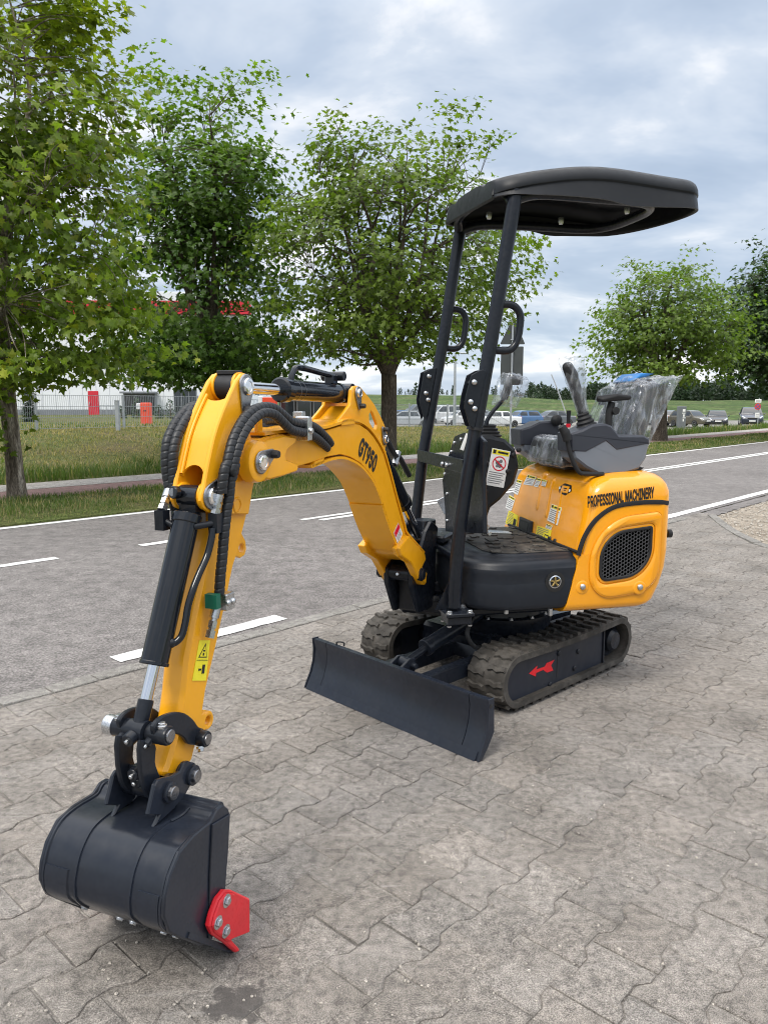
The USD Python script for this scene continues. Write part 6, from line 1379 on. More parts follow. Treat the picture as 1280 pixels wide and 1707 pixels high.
p1 = BM.side(*C5([(470, 95)])[0], .062); p2 = BM.side(*C5([(742, 560)])[0], .062)
pin(p1, .0585, (-.25, -1), boom, .019); pin(p2, .0585, (.55, 1), boom, .018)
bp('pin_boss', lathe((p1[0], -.0585, p1[1]), (0, -1, 0), [(0, .03), (.012, .03), (.014, .02)], 16), 'steel_plate', boom)
# foot lugs and pin
lug = C6([(240, 395), (262, 462), (345, 520), (380, 590), (420, 680), (445, 718), (468, 722), (480, 700), (486, 610), (445, 560), (478, 492), (466, 438), (330, 283)])
lp_ = sg.Polygon(BM.sides(lug, .095)).buffer(-.005).buffer(.005)
ft = BM.side(706, 958, .11)
for s in (-1, 1):
    bp('foot_lug', plate_y(lp_, s * (BW - .012), s * .097, .004), 'yellow_paint', boom)
    bp('foot_pin', lathe((ft[0], s * .097, ft[1]), (0, s, 0), [(-.01, .030), (.008, .030), (.010, .024), (.016, .024), (.017, .012)], 20), 'black_paint', boom)
# lettering and warning label on the side of the boom
t0, t1 = BM.side(597.5, 755, BW), BM.side(625, 787, BW); u0 = BM.side(604, 729, BW)
up_ = np.array([u0[0] - t0[0], 0, u0[1] - t0[1]]); lettering('GT950', (t0[0], BW - .0035, t0[1]), (t1[0], BW - .0035, t1[1]), up_, 1.0, boom, 'model_lettering', 'ink', frame=BM)
C = [np.array([q[0], BW - .0035, q[1]]) for q in BM.sides(C6([(240, 168), (277, 265), (237, 363), (200, 258)]), BW)]
C = [C[0], C[1], C[2], C[3]]
Cw = [C[3], C[0], C[1], C[2]]
st_, _n = decal(Cw, 'sticker_white', boom, BM, 'warning_sticker', out=(0, 1, 0)); subdecal(Cw, .03, .03, .97, .40, 'sticker_red', st_, BM, 'sticker_head', .0017, (0, 1, 0))
for i in range(4): subdecal(Cw, .1, .48 + i * .12, .85, .53 + i * .12, 'ink_grey', st_, BM, 'text_line', .0017, (0, 1, 0))
# --- swing bracket at the foot
for s in (-1, 1):
    pl = sg.Polygon([(ft[0] + .045, ft[1] + .03), (ft[0] + .04, ft[1] - .045), (ft[0] - .06, ft[1] - .20), (ft[0] - .26, ft[1] - .22), (ft[0] - .33, ft[1] + .17), (ft[0] - .24, ft[1] + .21), (ft[0] - .16, ft[1] + .17), (ft[0] - .06, ft[1] + .06)]).buffer(-.02).buffer(.02)
    sb = bp('swing_bracket', plate_y(pl, s * .048, s * .070, .004), 'black_paint', None)
bp('bracket_web', [cbox((ft[0] - .20, -.047, ft[1] - .20), (ft[0] - .08, .047, ft[1] - .03), .008), rod((ft[0], -.072, ft[1]), (ft[0], .072, ft[1]), .036, 20)], 'black_paint', sb)
bp('swing_post', [rod((ft[0] - .34, 0, ft[1] - .25), (ft[0] - .34, 0, ft[1] + .20), .052, 22), cbox((ft[0] - .60, -.10, ft[1] - .17), (ft[0] - .34, .10, ft[1] - .11), .01), cbox((ft[0] - .60, -.10, ft[1] + .08), (ft[0] - .34, .10, ft[1] + .12), .01)], 'black_paint', sb)
bp('grease_nipple', rod((ft[0] + .03, .0, ft[1]), (ft[0] + .05, 0, ft[1] + .004), .008, 10), 'zinc', sb)
bp('cover_box', cbox((ft[0] - .56, -.13, ft[1] - .28), (ft[0] - .30, .16, ft[1] - .18), .02), 'black_paint', sb)
# --- boom cylinder behind the boom
ce = BM.side(700, 898, 0); dirc = np.array([ce[0] - p2[0], 0, ce[1] - p2[1]]); Lc = np.linalg.norm(dirc); dirc /= Lc; o2 = np.array([p2[0], 0, p2[1]])
bcy = part('boom_cylinder', [rod(o2 + dirc * .03, o2 + dirc * .47, .039, 22), rod(o2 + dirc * .45, o2 + dirc * .49, .044, 22), lathe(o2 + [0, -.035, 0], (0, 1, 0), [(0, .036), (.07, .036)], 18)], 'gloss_black', EX, BM)
part('piston_rod', rod(o2 + dirc * .48, o2 + dirc * (Lc - .03), .021, 16), 'chrome', bcy, BM)
part('rod_eye', lathe(o2 + dirc * Lc + [0, -.045, 0], (0, 1, 0), [(0, .038), (.09, .038)], 18), 'black_paint', bcy, BM)
nb = np.array([dirc[2], 0, -dirc[0]]); nb = nb if nb[0] < 0 else -nb
part('cylinder_pipe', tube([o2 + nb * .05 + dirc * (-.05) + [0, .02, .03], o2 + nb * .06 + dirc * .10 + [0, .03, 0], o2 + nb * .065 + dirc * .20 + [0, .03, 0], o2 + nb * .09 + dirc * .25 + [0, .03, 0], o2 + nb * .10 + dirc * .40 + [0, .03, 0]], .012, 10), 'soft_black', bcy, BM)
part('pipe_fitting', rod(o2 + nb * .03 + dirc * .22 + [0, .03, 0], o2 + nb * .10 + dirc * .22 + [0, .03, 0], .014, 6), 'zinc', bcy, BM)
# --- arm: two cheek plates above, box below
W0, W1 = .037, .051
fr_ = A2([(945, 150), (885, 225), (805, 400), (738, 555), (682, 705), (642, 835), (608, 985), (578, 1130), (552, 1265), (530, 1400), (503, 1470), (500, 1545), (528, 1620), (585, 1668), (650, 1680), (720, 1690)])
re_ = A3([(770, 400), (900, 300)]) 
rear = A2([(1018, 1690), (1060, 1420), (1100, 1250), (1130, 1100), (1120, 980), (1040, 830), (1005, 620), (1012, 470), (1032, 320), (1030, 230), (1005, 160), (975, 143)])
chk = sg.Polygon(BM.sides(fr_ + rear, W1)).buffer(-.004).buffer(.004)
arm = bp('arm', plate_y(sg.Polygon(BM.sides(A2([(640, 1640), (700, 1380), (880, 700), (930, 420), (990, 430), (1010, 620), (1050, 830), (1110, 990), (1120, 1100), (1090, 1250), (1050, 1420), (1010, 1690)]) + A3([(1000, 690), (965, 795), (930, 960), (880, 1210), (830, 1430), (785, 1640)]) + A1([(1080, 400), (1050, 600), (1040, 760), (990, 900), (940, 1100), (880, 1180), (800, 1240), (720, 1258), (650, 1252)]) + A1([(705, 1130), (770, 900), (810, 700), (845, 450), (880, 100)]) + A3([(560, 1250), (610, 1010), (660, 760), (705, 520), (730, 300)]), W0)).buffer(-.012).buffer(.012), -W0, W0, .010), 'yellow_paint', None, 40)
for s in (-1, 1): bp('cheek_plate', plate_y(chk, s * W0, s * W1, .003), 'yellow_paint', arm)
# front web plate between the cheeks, with round cut-outs at both ends
wl = [(p, q) for p, q in zip(fr_[1:10], fr_[2:11])]
wp = BM.sides(A2([(862, 300), (805, 415), (742, 560), (686, 708), (646, 838), (612, 988), (582, 1130), (556, 1262)]), W1); wp = smooth_ring(wp, 5, False)
n_w = len(wp); tang = np.gradient(wp, axis=0); tang /= np.linalg.norm(tang, axis=1, keepdims=True); nw = np.stack([tang[:, 1], -tang[:, 0]], 1)
if nw[:, 0].mean() > 0: nw = -nw
acc = np.r_[0, np.cumsum(np.linalg.norm(np.diff(wp, axis=0), axis=1))]
Lw = acc[-1]
uvp = sg.box(0, -W0, Lw, W0).difference(sg.Point(-.012, 0).buffer(.052)).difference(sg.Point(Lw + .004, .0).buffer(.034).union(sg.box(Lw - .0, -.034, Lw + .05, .034)))
pcs = []
for i in range(28):
    c_ = uvp.intersection(sg.box(Lw * i / 28, -1, Lw * (i + 1) / 28, 1))
    pcs += [slab(g, 0, .007, 0) for g in getattr(c_, 'geoms', [c_]) if g.area > 1e-7]
v, f = join(*pcs)
P2 = np.stack([np.interp(v[:, 0], acc, wp[:, 0]), np.interp(v[:, 0], acc, wp[:, 1])], 1); N2 = np.stack([np.interp(v[:, 0], acc, nw[:, 0]), np.interp(v[:, 0], acc, nw[:, 1])], 1)
dd = .010 + v[:, 2:3]; P2 = P2 + N2 * dd
bp('front_web', (np.c_[P2[:, 0], v[:, 1], P2[:, 1]], f), 'yellow_paint', arm, 40)
# weld bead on the left of the web, bosses at the lugs
bp('weld_bead', tube(np.c_[wp[3:-1, 0] + nw[3:-1, 0] * .006, np.full(n_w - 4, -W0 + .004), wp[3:-1, 1] + nw[3:-1, 1] * .006], .005, 8, smooth=False), 'yellow_paint', arm)
pt_ = BM.side(*A2([(978, 290)])[0], W1); pb_ = BM.side(*A2([(600, 1495)])[0], W1)
pin(pt_, W1, (.15, -1), arm, .026); pin(pb_, W1, (-.9, .6), arm, .026)
for s in (-1, 1):
    bp('lug_boss', lathe((pb_[0], s * W0, pb_[1]), (0, -s, 0), [(0, .036), (.008, .036), (.012, .030)], 20), 'yellow_paint', arm); bp('lug_boss', lathe((pt_[0], s * W0, pt_[1]), (0, -s, 0), [(0, .040), (.008, .040), (.010, .032)], 20), 'yellow_paint', arm)
bp('pin_tube', rod((pt_[0], -.030, pt_[1]), (pt_[0], .030, pt_[1]), .036, 24), 'soft_black', arm)
bp('pin_stop', cbox((pt_[0] - .02, -.03, pt_[1] + .033), (pt_[0] + .02, .03, pt_[1] + .045), .002), 'soft_black', arm)
# carrying eye on the back, eye below, half round relief on the side
e1 = BM.side(*A3([(1062, 600)])[0], .02); ey = sg.Polygon(BM.sides(A3([(1060, 430), (1105, 520), (1115, 610), (1095, 680), (1050, 710), (1000, 690), (960, 690), (980, 500)]), .02)).buffer(-.006).buffer(.006).difference(sg.Point(*e1).buffer(.013))
bp('lifting_eye', plate_y(ey, -.004, .014, .003), 'yellow_paint', arm)
e2 = BM.side(*A1([(1080, 705)])[0], .03); bp('rear_eye', plate_y(sg.Point(*e2).buffer(.026).union(sg.Polygon([(e2[0] + .01, e2[1] + .03), (e2[0] + .045, e2[1] + .03), (e2[0] + .045, e2[1] - .02), (e2[0], e2[1] - .022)])).difference(sg.Point(*e2).buffer(.013)), .008, .034, .004), 'yellow_paint', arm)
rl = BM.side(*A3([(1000, 140)])[0], W1); bp('relief', plate_y(sg.Point(*rl).buffer(.024).difference(sg.Point(rl[0] + .004, rl[1]).buffer(.017)), W1 - .002, W1 + .0035, .002), 'yellow_paint', arm)
C = [np.array([q[0], W0 + .0003, q[1]]) for q in BM.sides([(332, 1067.5), (349.5, 1067.5), (342.5, 1135), (320, 1135)], W0)]
st_, _n = decal(C, 'sticker_yellow', arm, BM, 'warning_sticker', out=(0, 1, 0))
tri_ = [qmap(C, .62, .07), qmap(C, .86, .43), qmap(C, .14, .43)]; bp('warning_triangle', hull([q + [0, d, 0] for q in tri_ for d in (.0013, .0017)]), 'ink', st_, 0)
tc_ = np.mean(tri_, 0); bp('triangle_field', hull([tc_ + (q - tc_) * .78 + [0, d, 0] for q in tri_ for d in (.0018, .0021)]), 'sticker_yellow', st_, 0)
for a, b, c_, d in ((.46, .24, .62, .28), (.46, .31, .58, .38), (.05, .485, .95, .495), (.58, .60, .78, .82), (.30, .70, .50, .75)): subdecal(C, a, b, c_, d, 'ink', st_, BM, 'pictogram', .0024, (0, 1, 0))
# --- arm cylinder on top
o3 = np.array([pt_[0], 0, pt_[1]]); e3 = np.array([p1[0], 0, p1[1]]); d3 = (e3 - o3) / np.linalg.norm(e3 - o3); L3 = np.linalg.norm(e3 - o3); up3 = np.array([-d3[2], 0, d3[0]]); up3 = up3 if up3[2] > 0 else -up3
cs_ = BM.side(466, 650, 0)[0]; tcol = (cs_ - o3[0]) / d3[0]
acy = part('arm_cylinder', [rod(o3 + d3 * (tcol + .03), e3 - d3 * .035, .034, 26, .004), rod(o3 + d3 * tcol, o3 + d3 * (tcol + .045), .040, 26, .006), lathe(e3 + [0, -.04, 0], (0, 1, 0), [(0, .036), (.08, .036)], 20), rod(e3 - d3 * .06, e3 - d3 * .03, .037, 22)], 'gloss_black', EX, BM)
part('piston_rod', rod(o3 + d3 * .02, o3 + d3 * (tcol + .01), .0185, 18), 'chrome', acy, BM)
part('cylinder_pipe', tube([o3 + d3 * (tcol + .07) + up3 * .02, o3 + d3 * (tcol + .085) + up3 * .055, o3 + d3 * (tcol + .13) + up3 * .076, o3 + d3 * (tcol + .30) + up3 * .066, e3 - d3 * .09 + up3 * .062], .0105, 10, 6), 'gloss_black', acy, BM)
part('port_block', [cbox(e3 - d3 * .10 + up3 * .05 - [.02, .018, .02], e3 - d3 * .10 + up3 * .05 + [.02, .018, .015], .004), rod(e3 - d3 * .07 + up3 * .06 + [0, -.05, 0], e3 - d3 * .07 + up3 * .06 + [0, .04, 0], .017, 14)], 'gloss_black', acy, BM)
part('pipe_band', rod(o3 + d3 * (tcol + .085), o3 + d3 * (tcol + .087), .0348, 26, 0), 'steel_plate', acy, BM); part('pipe_band', rod(o3 + d3 * (tcol + .115), o3 + d3 * (tcol + .117), .0348, 26, 0), 'steel_plate', acy, BM)
# --- bucket cylinder in front of the arm
h0 = np.array([pb_[0] + .012, 0, pb_[1]]); lt_ = BM.side(232, 1218, 0.0); h1 = np.array([lt_[0], 0, lt_[1]])
q1 = BM.side(259, 1107, 0); h1 = np.array([lt_[0], 0, lt_[1]]); d4 = (h1 - h0) / np.linalg.norm(h1 - h0); L4 = np.linalg.norm(h1 - h0)
tend = (np.array([q1[0], 0, q1[1]]) - h0) @ d4
bcy = part('bucket_cylinder', [rod(h0 + d4 * .055, h0 + d4 * tend, .0345, 26, .003), rod(h0 + d4 * .05, h0 + d4 * .075, .0385, 26), rod(h0 + d4 * (tend - .006), h0 + d4 * (tend + .004), .037, 26), hull([h0 + [x, y, z] for x in (-.022, .022) for y in (-.026, .026) for z in (-.07, .01)]), lathe(h0 + [0, -.030, 0], (0, 1, 0), [(0, .030), (.06, .030)], 22)], 'gloss_black', EX, BM)
part('port', rod(h0 + [.03, -.022, .012], h0 + [.047, -.026, .014], .017, 18), 'gloss_black', bcy, BM); part('port_plug', rod(h0 + [.045, -.026, .014], h0 + [.0475, -.026, .0143], .011, 14), 'steel_plate', bcy, BM)
part('piston_rod', rod(h0 + d4 * (tend - .01), h1 - d4 * .07, .0155, 18), 'chrome', bcy, BM)
re1 = part('rod_eye', [rod(h1 - d4 * .075, h1 - d4 * .01, .0195, 18), lathe(h1 + [0, -.024, 0], (0, 1, 0), [(0, .0265), (.048, .0265)], 22)], 'black_paint', bcy, BM)
pt4 = h1 + np.array([.022, 0, -.004]); part('grease_port', [rod(pt4, pt4 + [.022, 0, -.006], .017, 16)], 'black_paint', re1, BM); part('grease_nipple', rod(pt4 + [.02, 0, -.005], pt4 + [.028, 0, -.008], .006, 8), 'zinc', re1, BM)
# oil ports, elbows and the steel pipe on the barrel
pe_ = BM.side(*A3([(765, 330)])[0], .062); pl_ = BM.side(*A3([(195, 300)])[0], -.062)
aL = h0 + d4 * .095
part('elbow', [rod(aL + [0, .03, .012], (pe_[0], .062, pe_[1]), .009, 12), hull([(pe_[0] + a, .062 + b, pe_[1] + c) for a in (-.014, .014) for b in (-.014, .014) for c in (-.026, .026)])], 'black_paint', bcy, BM)
part('elbow', [rod(aL + [0, -.03, .012], (pl_[0], -.062, pl_[1]), .009, 12), hull([(pl_[0] + a, -.062 + b, pl_[1] + c) for a in (-.014, .014) for b in (-.014, .014) for c in (-.026, .026)])], 'black_paint', bcy, BM)
pp_ = BM.s3([(*q, y) for q, y in zip(A3([(735, 390), (715, 520), (670, 690), (590, 870), (520, 1050), (470, 1220), (440, 1400), (400, 1540), (330, 1610), (285, 1612)]), (.062, .062, .060, .058, .056, .052, .050, .046, .036, .028))], 0)
part('steel_pipe', tube(pp_, .0092, 12, 4), 'gloss_black', bcy, BM)
part('weld_boss', ball_hull([pp_[-1], np.array(pp_[-1]) + [-.004, -.006, 0]], .014, 2), 'gloss_black', bcy, BM)
# --- hydraulic hoses
def fitting(a, b, parent):
    a, b = np.array(a, float), np.array(b, float); d = (b - a) / np.linalg.norm(b - a); L = np.linalg.norm(b - a)
    return part('hose_fitting', [lathe(a, d, [(0, .0125), (L * .36, .0125), (L * .37, .009), (L * .46, .009)], 12), lathe(a + d * L * .46, d, [(0, .0125), (L * .22, .0125), (L * .23, .0095), (L * .30, .0095)], 6), lathe(a + d * L * .76, d, [(0, .0135), (L * .24, .0135)], 6)], 'zinc', parent, BM)
def hose(pts, r=.0145, wrap=(.019, .0022), name='hydraulic_hose'):
    return part(name, tube(pts, r, 12, 8, True, wrap), 'hose_sleeve', EX, BM, 50)
Hh = lambda pts, K: [(*K([p[:2]])[0], p[2]) for p in pts]
hs1 = BM.s3(Hh([(170, 480, .075), (0, 0, .0)], C4)[:1], 0)
ha = BM.s3(Hh([(880, 785, .066), (845, 745, .074), (780, 690, .085), (700, 650, .092), (640, 640, .095), (560, 618, .098), (490, 555, .10), (420, 490, .10), (340, 468, .10), (270, 490, .098), (195, 560, .096), (130, 670, .094), (85, 790, .092), (55, 900, .090), (35, 1000, .088)], C4), 0) + BM.s3(Hh([(865, 1150, .085), (840, 1260, .082), (815, 1330, .080)], A2), 0)
hb = BM.s3(Hh([(910, 745, .066), (880, 700, .072), (800, 620, .08), (720, 575, .086), (650, 565, .088), (560, 545, .088), (480, 480, .088), (410, 430, .088), (330, 418, .088), (240, 440, .086), (160, 500, .084), (95, 600, .082), (45, 710, .08), (15, 820, .08), (-5, 920, .08)], C4), 0) + BM.s3(Hh([(755, 1180, .078), (735, 1290, .076), (725, 1390, .074), (722, 1450, .072)], A2), 0)
ha += BM.s3(Hh([(800, 1500, .078), (775, 1650, .075)], A2), 0) + BM.s3(Hh([(855, 450, .073), (835, 700, .071), (815, 900, .069), (803, 1090, .067)], A3), 0)
h1_, h2_ = hose(ha), hose(hb)
pA = BM.s3([(365, 824, .068)], 0)[0]; fitting(pA, (pe_[0], .062, pe_[1] + .025), h2_)
# left pair
hc = BM.s3(Hh([(1010, 640, -.03), (800, 620, -.10), (620, 560, -.10), (440, 505, -.085), (330, 560, -.08), (240, 660, -.078), (170, 780, -.078), (125, 900, -.078), (110, 1050, -.078), (115, 1200, -.078), (135, 1330, -.076), (150, 1420, -.072)], A2)[3:], 0)
hd_ = BM.s3(Hh([(440, 520, -.060), (360, 610, -.058), (285, 720, -.058), (225, 850, -.058), (190, 1000, -.058), (185, 1150, -.058), (190, 1280, -.058), (195, 1400, -.058), (180, 1500, -.058), (215, 1640, -.055), (225, 1720, -.05)], A2), 0)
hc = [np.array(hc[0]) + [-.10, .05, .0]] + list(hc); hd_ = [np.array(hd_[0]) + [-.10, .04, -.01]] + list(hd_)
h3_, h4_ = hose(hc), hose(hd_)
pB = BM.s3(Hh([(140, 1430, -.070)], A2), 0)[0]; fitting(pB, (pl_[0], -.062, pl_[1] + .025), h3_)
# cable ties, the hose clamp on the boom, the green protector and its end fitting
for P, rr in ():
    d = np.array(ha[10]) - np.array(ha[8]) if rr == .032 else np.array([.06, 0, -1]); d = d / np.linalg.norm(d); part('cable_tie', lathe(P - d * .003, d, [(0, rr), (.006, rr), (.006, rr - .003), (0, rr - .003)], 20), 'soft_black', h1_, BM)
cl = BM.side(*C4([(680, 600)])[0], .09)
kc_ = part('hose_clamp', [cbox((cl[0] - .013, .062, cl[1] - .042), (cl[0] + .013, .112, cl[1] + .035), .004), cbox((cl[0] - .03, .045, cl[1] + .030), (cl[0] - .006, .080, cl[1] + .050), .003)], 'zinc', boom, BM)
part('clamp_bolt', hexbolt((cl[0], .112, cl[1] - .01), (0, 1, 0), .009, .007), 'zinc', kc_, BM)
brk = BM.sides(C4([(258, 640), (262, 545), (280, 520), (308, 520), (312, 640)]), .04); bp('hose_bracket', plate_y(sg.Polygon(brk), .030, .040, .002), 'yellow_paint', boom)
gcl = BM.side(*A3([(760, 1155)])[0], .068); gh = (gcl[0] + .01, .068, gcl[1])
part('hose_protector', hull([(gh[0] + a, gh[1] + b, gh[2] + c) for a in (-.009, .011) for b in (-.018, .018) for c in (-.019, .019)]), 'green_cap', h1_, BM)
g2 = BM.side(*A3([(855, 1165)])[0], .068); cp_ = part('clamp_plate', cbox((g2[0] - .020, .046, g2[1] - .022), (g2[0] + .020, .090, g2[1] + .024), .003), 'zinc', arm, BM)
for dx in (-.010, .012): part('clamp_bolt', domebolt((g2[0] + dx, .0905, g2[1]), (0, 1, 0), .009), 'zinc', cp_, BM)
f0 = BM.side(*A3([(775, 1225)])[0], .066); f1 = BM.side(*A3([(720, 1560)])[0], .066); fitting((f0[0], .066, f0[1]), (f1[0], .060, f1[1]), h1_)
# far hoses and black straps seen below the cylinder
for k in range(2):
    P = BM.s3(Hh([(310, 545 + 55 * k, -.06), (390, 540 + 60 * k, -.07), (460, 585 + 45 * k, -.075), (540, 640 + 20 * k, -.07)], C4), 0); hose(P)
# --- bucket linkage
pr_ = BM.side(*A1([(1040, 880)])[0], .068); tf = BM.side(*A1([(692, 848)])[0], .068)
tb = np.array([tf[0] * .5 + h1[0] * .5, 0, tf[1] * .5 + h1[2] * .5])
lk = part('bucket_link', plate_y(sg.Polygon(smooth_ring(BM.sides(A1([(560, 800), (600, 710), (680, 655), (780, 628), (870, 640), (950, 700), (1000, 770), (1060, 800), (1085, 880), (1040, 955), (985, 950), (900, 935), (860, 880), (810, 845), (740, 840), (700, 900), (620, 920)]), .058), 3)).buffer(0), .044, .058, .003), 'black_paint', EX, BM)
part('link_plate', plate_y(sg.Polygon(smooth_ring(BM.sides(A1([(560, 800), (600, 710), (680, 655), (780, 628), (870, 640), (950, 700), (1000, 770), (1060, 800), (1085, 880), (1040, 955), (985, 950), (900, 935), (860, 880), (810, 845), (740, 840), (700, 900), (620, 920)]), .058), 3)).buffer(0), -.058, -.044, .003), 'black_paint', lk, BM)
for s in (-1, 1):
    part('pin_boss', lathe((pr_[0], s * .058, pr_[1]), (0, s, 0), [(-.004, .0215), (.020, .0215), (.024, .019)], 20), 'black_paint', lk, BM); part('pin_end', lathe((pr_[0], s * .081, pr_[1]), (0, s, 0), [(0, .0145), (.004, .0138), (.0042, .001)], 18), 'steel_plate', lk, BM)
    part('link_tube', lathe((tb[0], s * .026, tb[2]), (0, s, 0), [(0, .0245), (.052, .0245), (.057, .022)], 22), 'black_paint', lk, BM)
    part('tube_bolt', hexbolt((tb[0] + .004, s * .064, tb[2] + .0245), (0, 0, 1), .0095, .009), 'zinc', lk, BM)
    part('grease_nipple', rod((tb[0] + .020, s * .040, tb[2] - .008), (tb[0] + .036, s * .040, tb[2] - .016), .010, 10), 'black_paint', lk, BM); part('nipple_tip', rod((tb[0] + .034, s * .040, tb[2] - .015), (tb[0] + .044, s * .040, tb[2] - .020), .005, 8), 'zinc', lk, BM)
part('pin_end', lathe((tb[0], .080, tb[2]), (0, 1, 0), [(0, .0165), (.006, .0165), (.008, .0145), (.0082, .001)], 20), 'steel_plate', lk, BM)
part('pin_cap', lathe((tb[0], -.084, tb[2]), (0, -1, 0), [(-.006, .0255), (.020, .0255), (.024, .022)], 20), 'zinc', lk, BM)
part('lock_nut', hexbolt((pr_[0] + .012, .068, pr_[1] - .021), (.3, .3, -1), .0085, .010), 'zinc', lk, BM)
# H link down to the bucket
bkp = BM.side(*A1([(705, 1400)])[0], .068); arp = BM.side(*A1([(930, 1235)])[0], .068)
hl_r = A1([(420, 900), (560, 930), (565, 1010), (560, 1100), (585, 1190), (625, 1280), (650, 1360), (560, 1470), (470, 1400), (430, 1280), (412, 1120)])
hl_c = smooth_ring(BM.sides(hl_r, .034), 2)
hw = part('bucket_rocker', plate_y(sg.Polygon(hl_c).buffer(0), .026, .041, .004), 'black_paint', EX, BM)
part('rocker_plate', plate_y(sg.Polygon(hl_c).buffer(0), -.041, -.026, .004), 'black_paint', hw, BM)
xs_ = [q[0] for q in hl_c]; zs_ = [q[1] for q in hl_c]; zc_ = np.mean(zs_)
webp = [(np.mean([q[0] for q in hl_c if abs(q[1] - z) < .03]), z) for z in np.linspace(max(zs_) - .075, min(zs_) + .05, 5)]
part('rocker_web', join(*[beam((a[0], 0, a[1]), (b[0], 0, b[1]), .050, .012, .002, up=(1, 0, 0)) for a, b in zip(webp[1:], webp[2:])]), 'black_paint', hw, BM)
for z in (webp[2], webp[4]): part('rocker_bush', rod((z[0] + .004, 0, z[1]), (z[0] + .022, 0, z[1] - .002), .016, 14), 'black_paint', hw, BM); part('nipple_tip', rod((z[0] + .02, 0, z[1] - .002), (z[0] + .03, 0, z[1] - .004), .006, 8), 'zinc', hw, BM)
part('rocker_pin', lathe((bkp[0], -.066, bkp[1]), (0, 1, 0), [(0, .024), (.132, .024)], 16), 'black_paint', hw, BM)
# --- bucket
BH = .185
ZB = KK((40, 1160), .3281)
shell_px = [(1012, 568), (985, 590), (955, 650), (870, 720), (800, 800), (750, 920), (727, 1030), (720, 1120), (745, 1195), (900, 1262)]
shell = np.array(smooth_ring(BM.sides(ZB(shell_px), BH), 4, False))
side_px = [(1012, 562), (1038, 580), (1047, 610), (1035, 800), (1020, 985), (985, 1130), (950, 1250), (900, 1268), (745, 1200), (716, 1120), (722, 1030), (746, 920), (796, 798), (867, 716), (952, 646), (984, 584)]
sp_ = sg.Polygon(BM.sides(ZB(side_px), BH)).buffer(-.004).buffer(.004)
tn = np.gradient(shell, axis=0); tn /= np.linalg.norm(tn, axis=1, keepdims=True); nn = np.stack([tn[:, 1], -tn[:, 0]], 1); cs0 = np.array(sp_.centroid.coords[0])
if ((shell - cs0) * nn).sum(1).mean() < 0: nn = -nn
bucket = part('bucket', loft([[(p[0], BH - .010, p[1]), (p[0], -BH + .010, p[1]), (p[0] - n[0] * .008, -BH + .010, p[1] - n[1] * .008), (p[0] - n[0] * .008, BH - .010, p[1] - n[1] * .008)] for p, n in zip(shell, nn)]), 'blade_paint', EX, BM, 35)
for s in (-1, 1):
    part('side_plate', plate_y(sp_.buffer(.003), s * (BH - .012), s * BH, .003), 'blade_paint', bucket, BM)
st0 = shell[2:-2]; sn0 = nn[2:-2]
for y in (-.075, .085):      # wear strips round the back
    a = 10; part('wear_strip', loft([[(p[0] + n[0] * d, y + w, p[1] + n[1] * d) for d, w in ((-.001, -.004), (.004, -.003), (.004, .003), (-.001, .004))] for p, n in zip(shell[a:-3], nn[a:-3])]), 'blade_paint', bucket, BM)
    a2, b2 = shell[4], shell[a]; part('weld_bead', tube([(p[0] + n[0] * .002, y + .02 * (1 - i / 6.), p[1] + n[1] * .002) for i, (p, n) in enumerate(zip(shell[5:a + 1], nn[5:a + 1]))], .004, 6, smooth=False), 'blade_paint', bucket, BM)
for y0, y1 in ((-.168, -.095), (.105, .168)): part('corner_pad', loft([[(p[0] + n[0] * d, w, p[1] + n[1] * d) for d, w in ((-.001, y0), (.004, y0 + .003), (.004, y1 - .003), (-.001, y1))] for p, n in zip(shell[24:-3], nn[24:-3])]), 'blade_paint', bucket, BM)
lip = shell[0]; part('top_roll', rod((lip[0] - .004, -BH + .012, lip[1] - .012), (lip[0] - .004, BH - .012, lip[1] - .012), .020, 16), 'blade_paint', bucket, BM)
for s in (-1, 1): part('rim_weld', tube([(p[0] - n[0] * .0, s * (BH - .014), p[1] + n[1] * .0) for p, n in zip(shell, nn)], .005, 6, smooth=False), 'blade_paint', bucket, BM)
ce0, ce1 = BM.side(*ZB([(745, 1203)])[0], BH), BM.side(*ZB([(955, 1262)])[0], BH)
c0_, c1_ = np.array([shell[-3][0], shell[-3][1]]), np.array([ce1[0], ce1[1]])
ext = BM.side(*ZB([(1062, 1300)])[0], BH); ext = np.array(ext); dE = (ext - c1_) 
cut_n = np.array([dE[1], -dE[0]]) / np.linalg.norm(dE)
base_ = c1_ - dE * 1.05
part('cutting_edge', hull([(q[0] + cut_n[0] * d, y, q[1] + cut_n[1] * d) for y in (-BH - .004, BH + .004) for q, d in ((base_, -.006), (base_, .007), (ext, -.004), (ext, .001), (ext - dE * .18, .009), (ext - dE * .18, -.006))]), 'blade_paint', bucket, BM)
for y in (-.13, -.02, .02, .11, .145):
    q = base_ + dE * .16; part('edge_bolt', hexbolt((q[0] + cut_n[0] * (.006 if (q - cs0) @ cut_n > 0 else -.006), y, q[1] + cut_n[1] * (.006 if (q - cs0) @ cut_n > 0 else -.006)), (cut_n[0], 0, cut_n[1]) if (q - cs0) @ cut_n > 0 else (-cut_n[0], 0, -cut_n[1]), .009, .007), 'zinc', bucket, BM)
part('front_flange', plate_y(sg.Polygon(BM.sides(ZB([(950, 655), (1040, 600), (1030, 800), (1015, 985), (945, 1248), (932, 1240), (938, 900), (945, 760)]), BH)).buffer(0), BH, BH + .005, .002), 'blade_paint', bucket, BM)
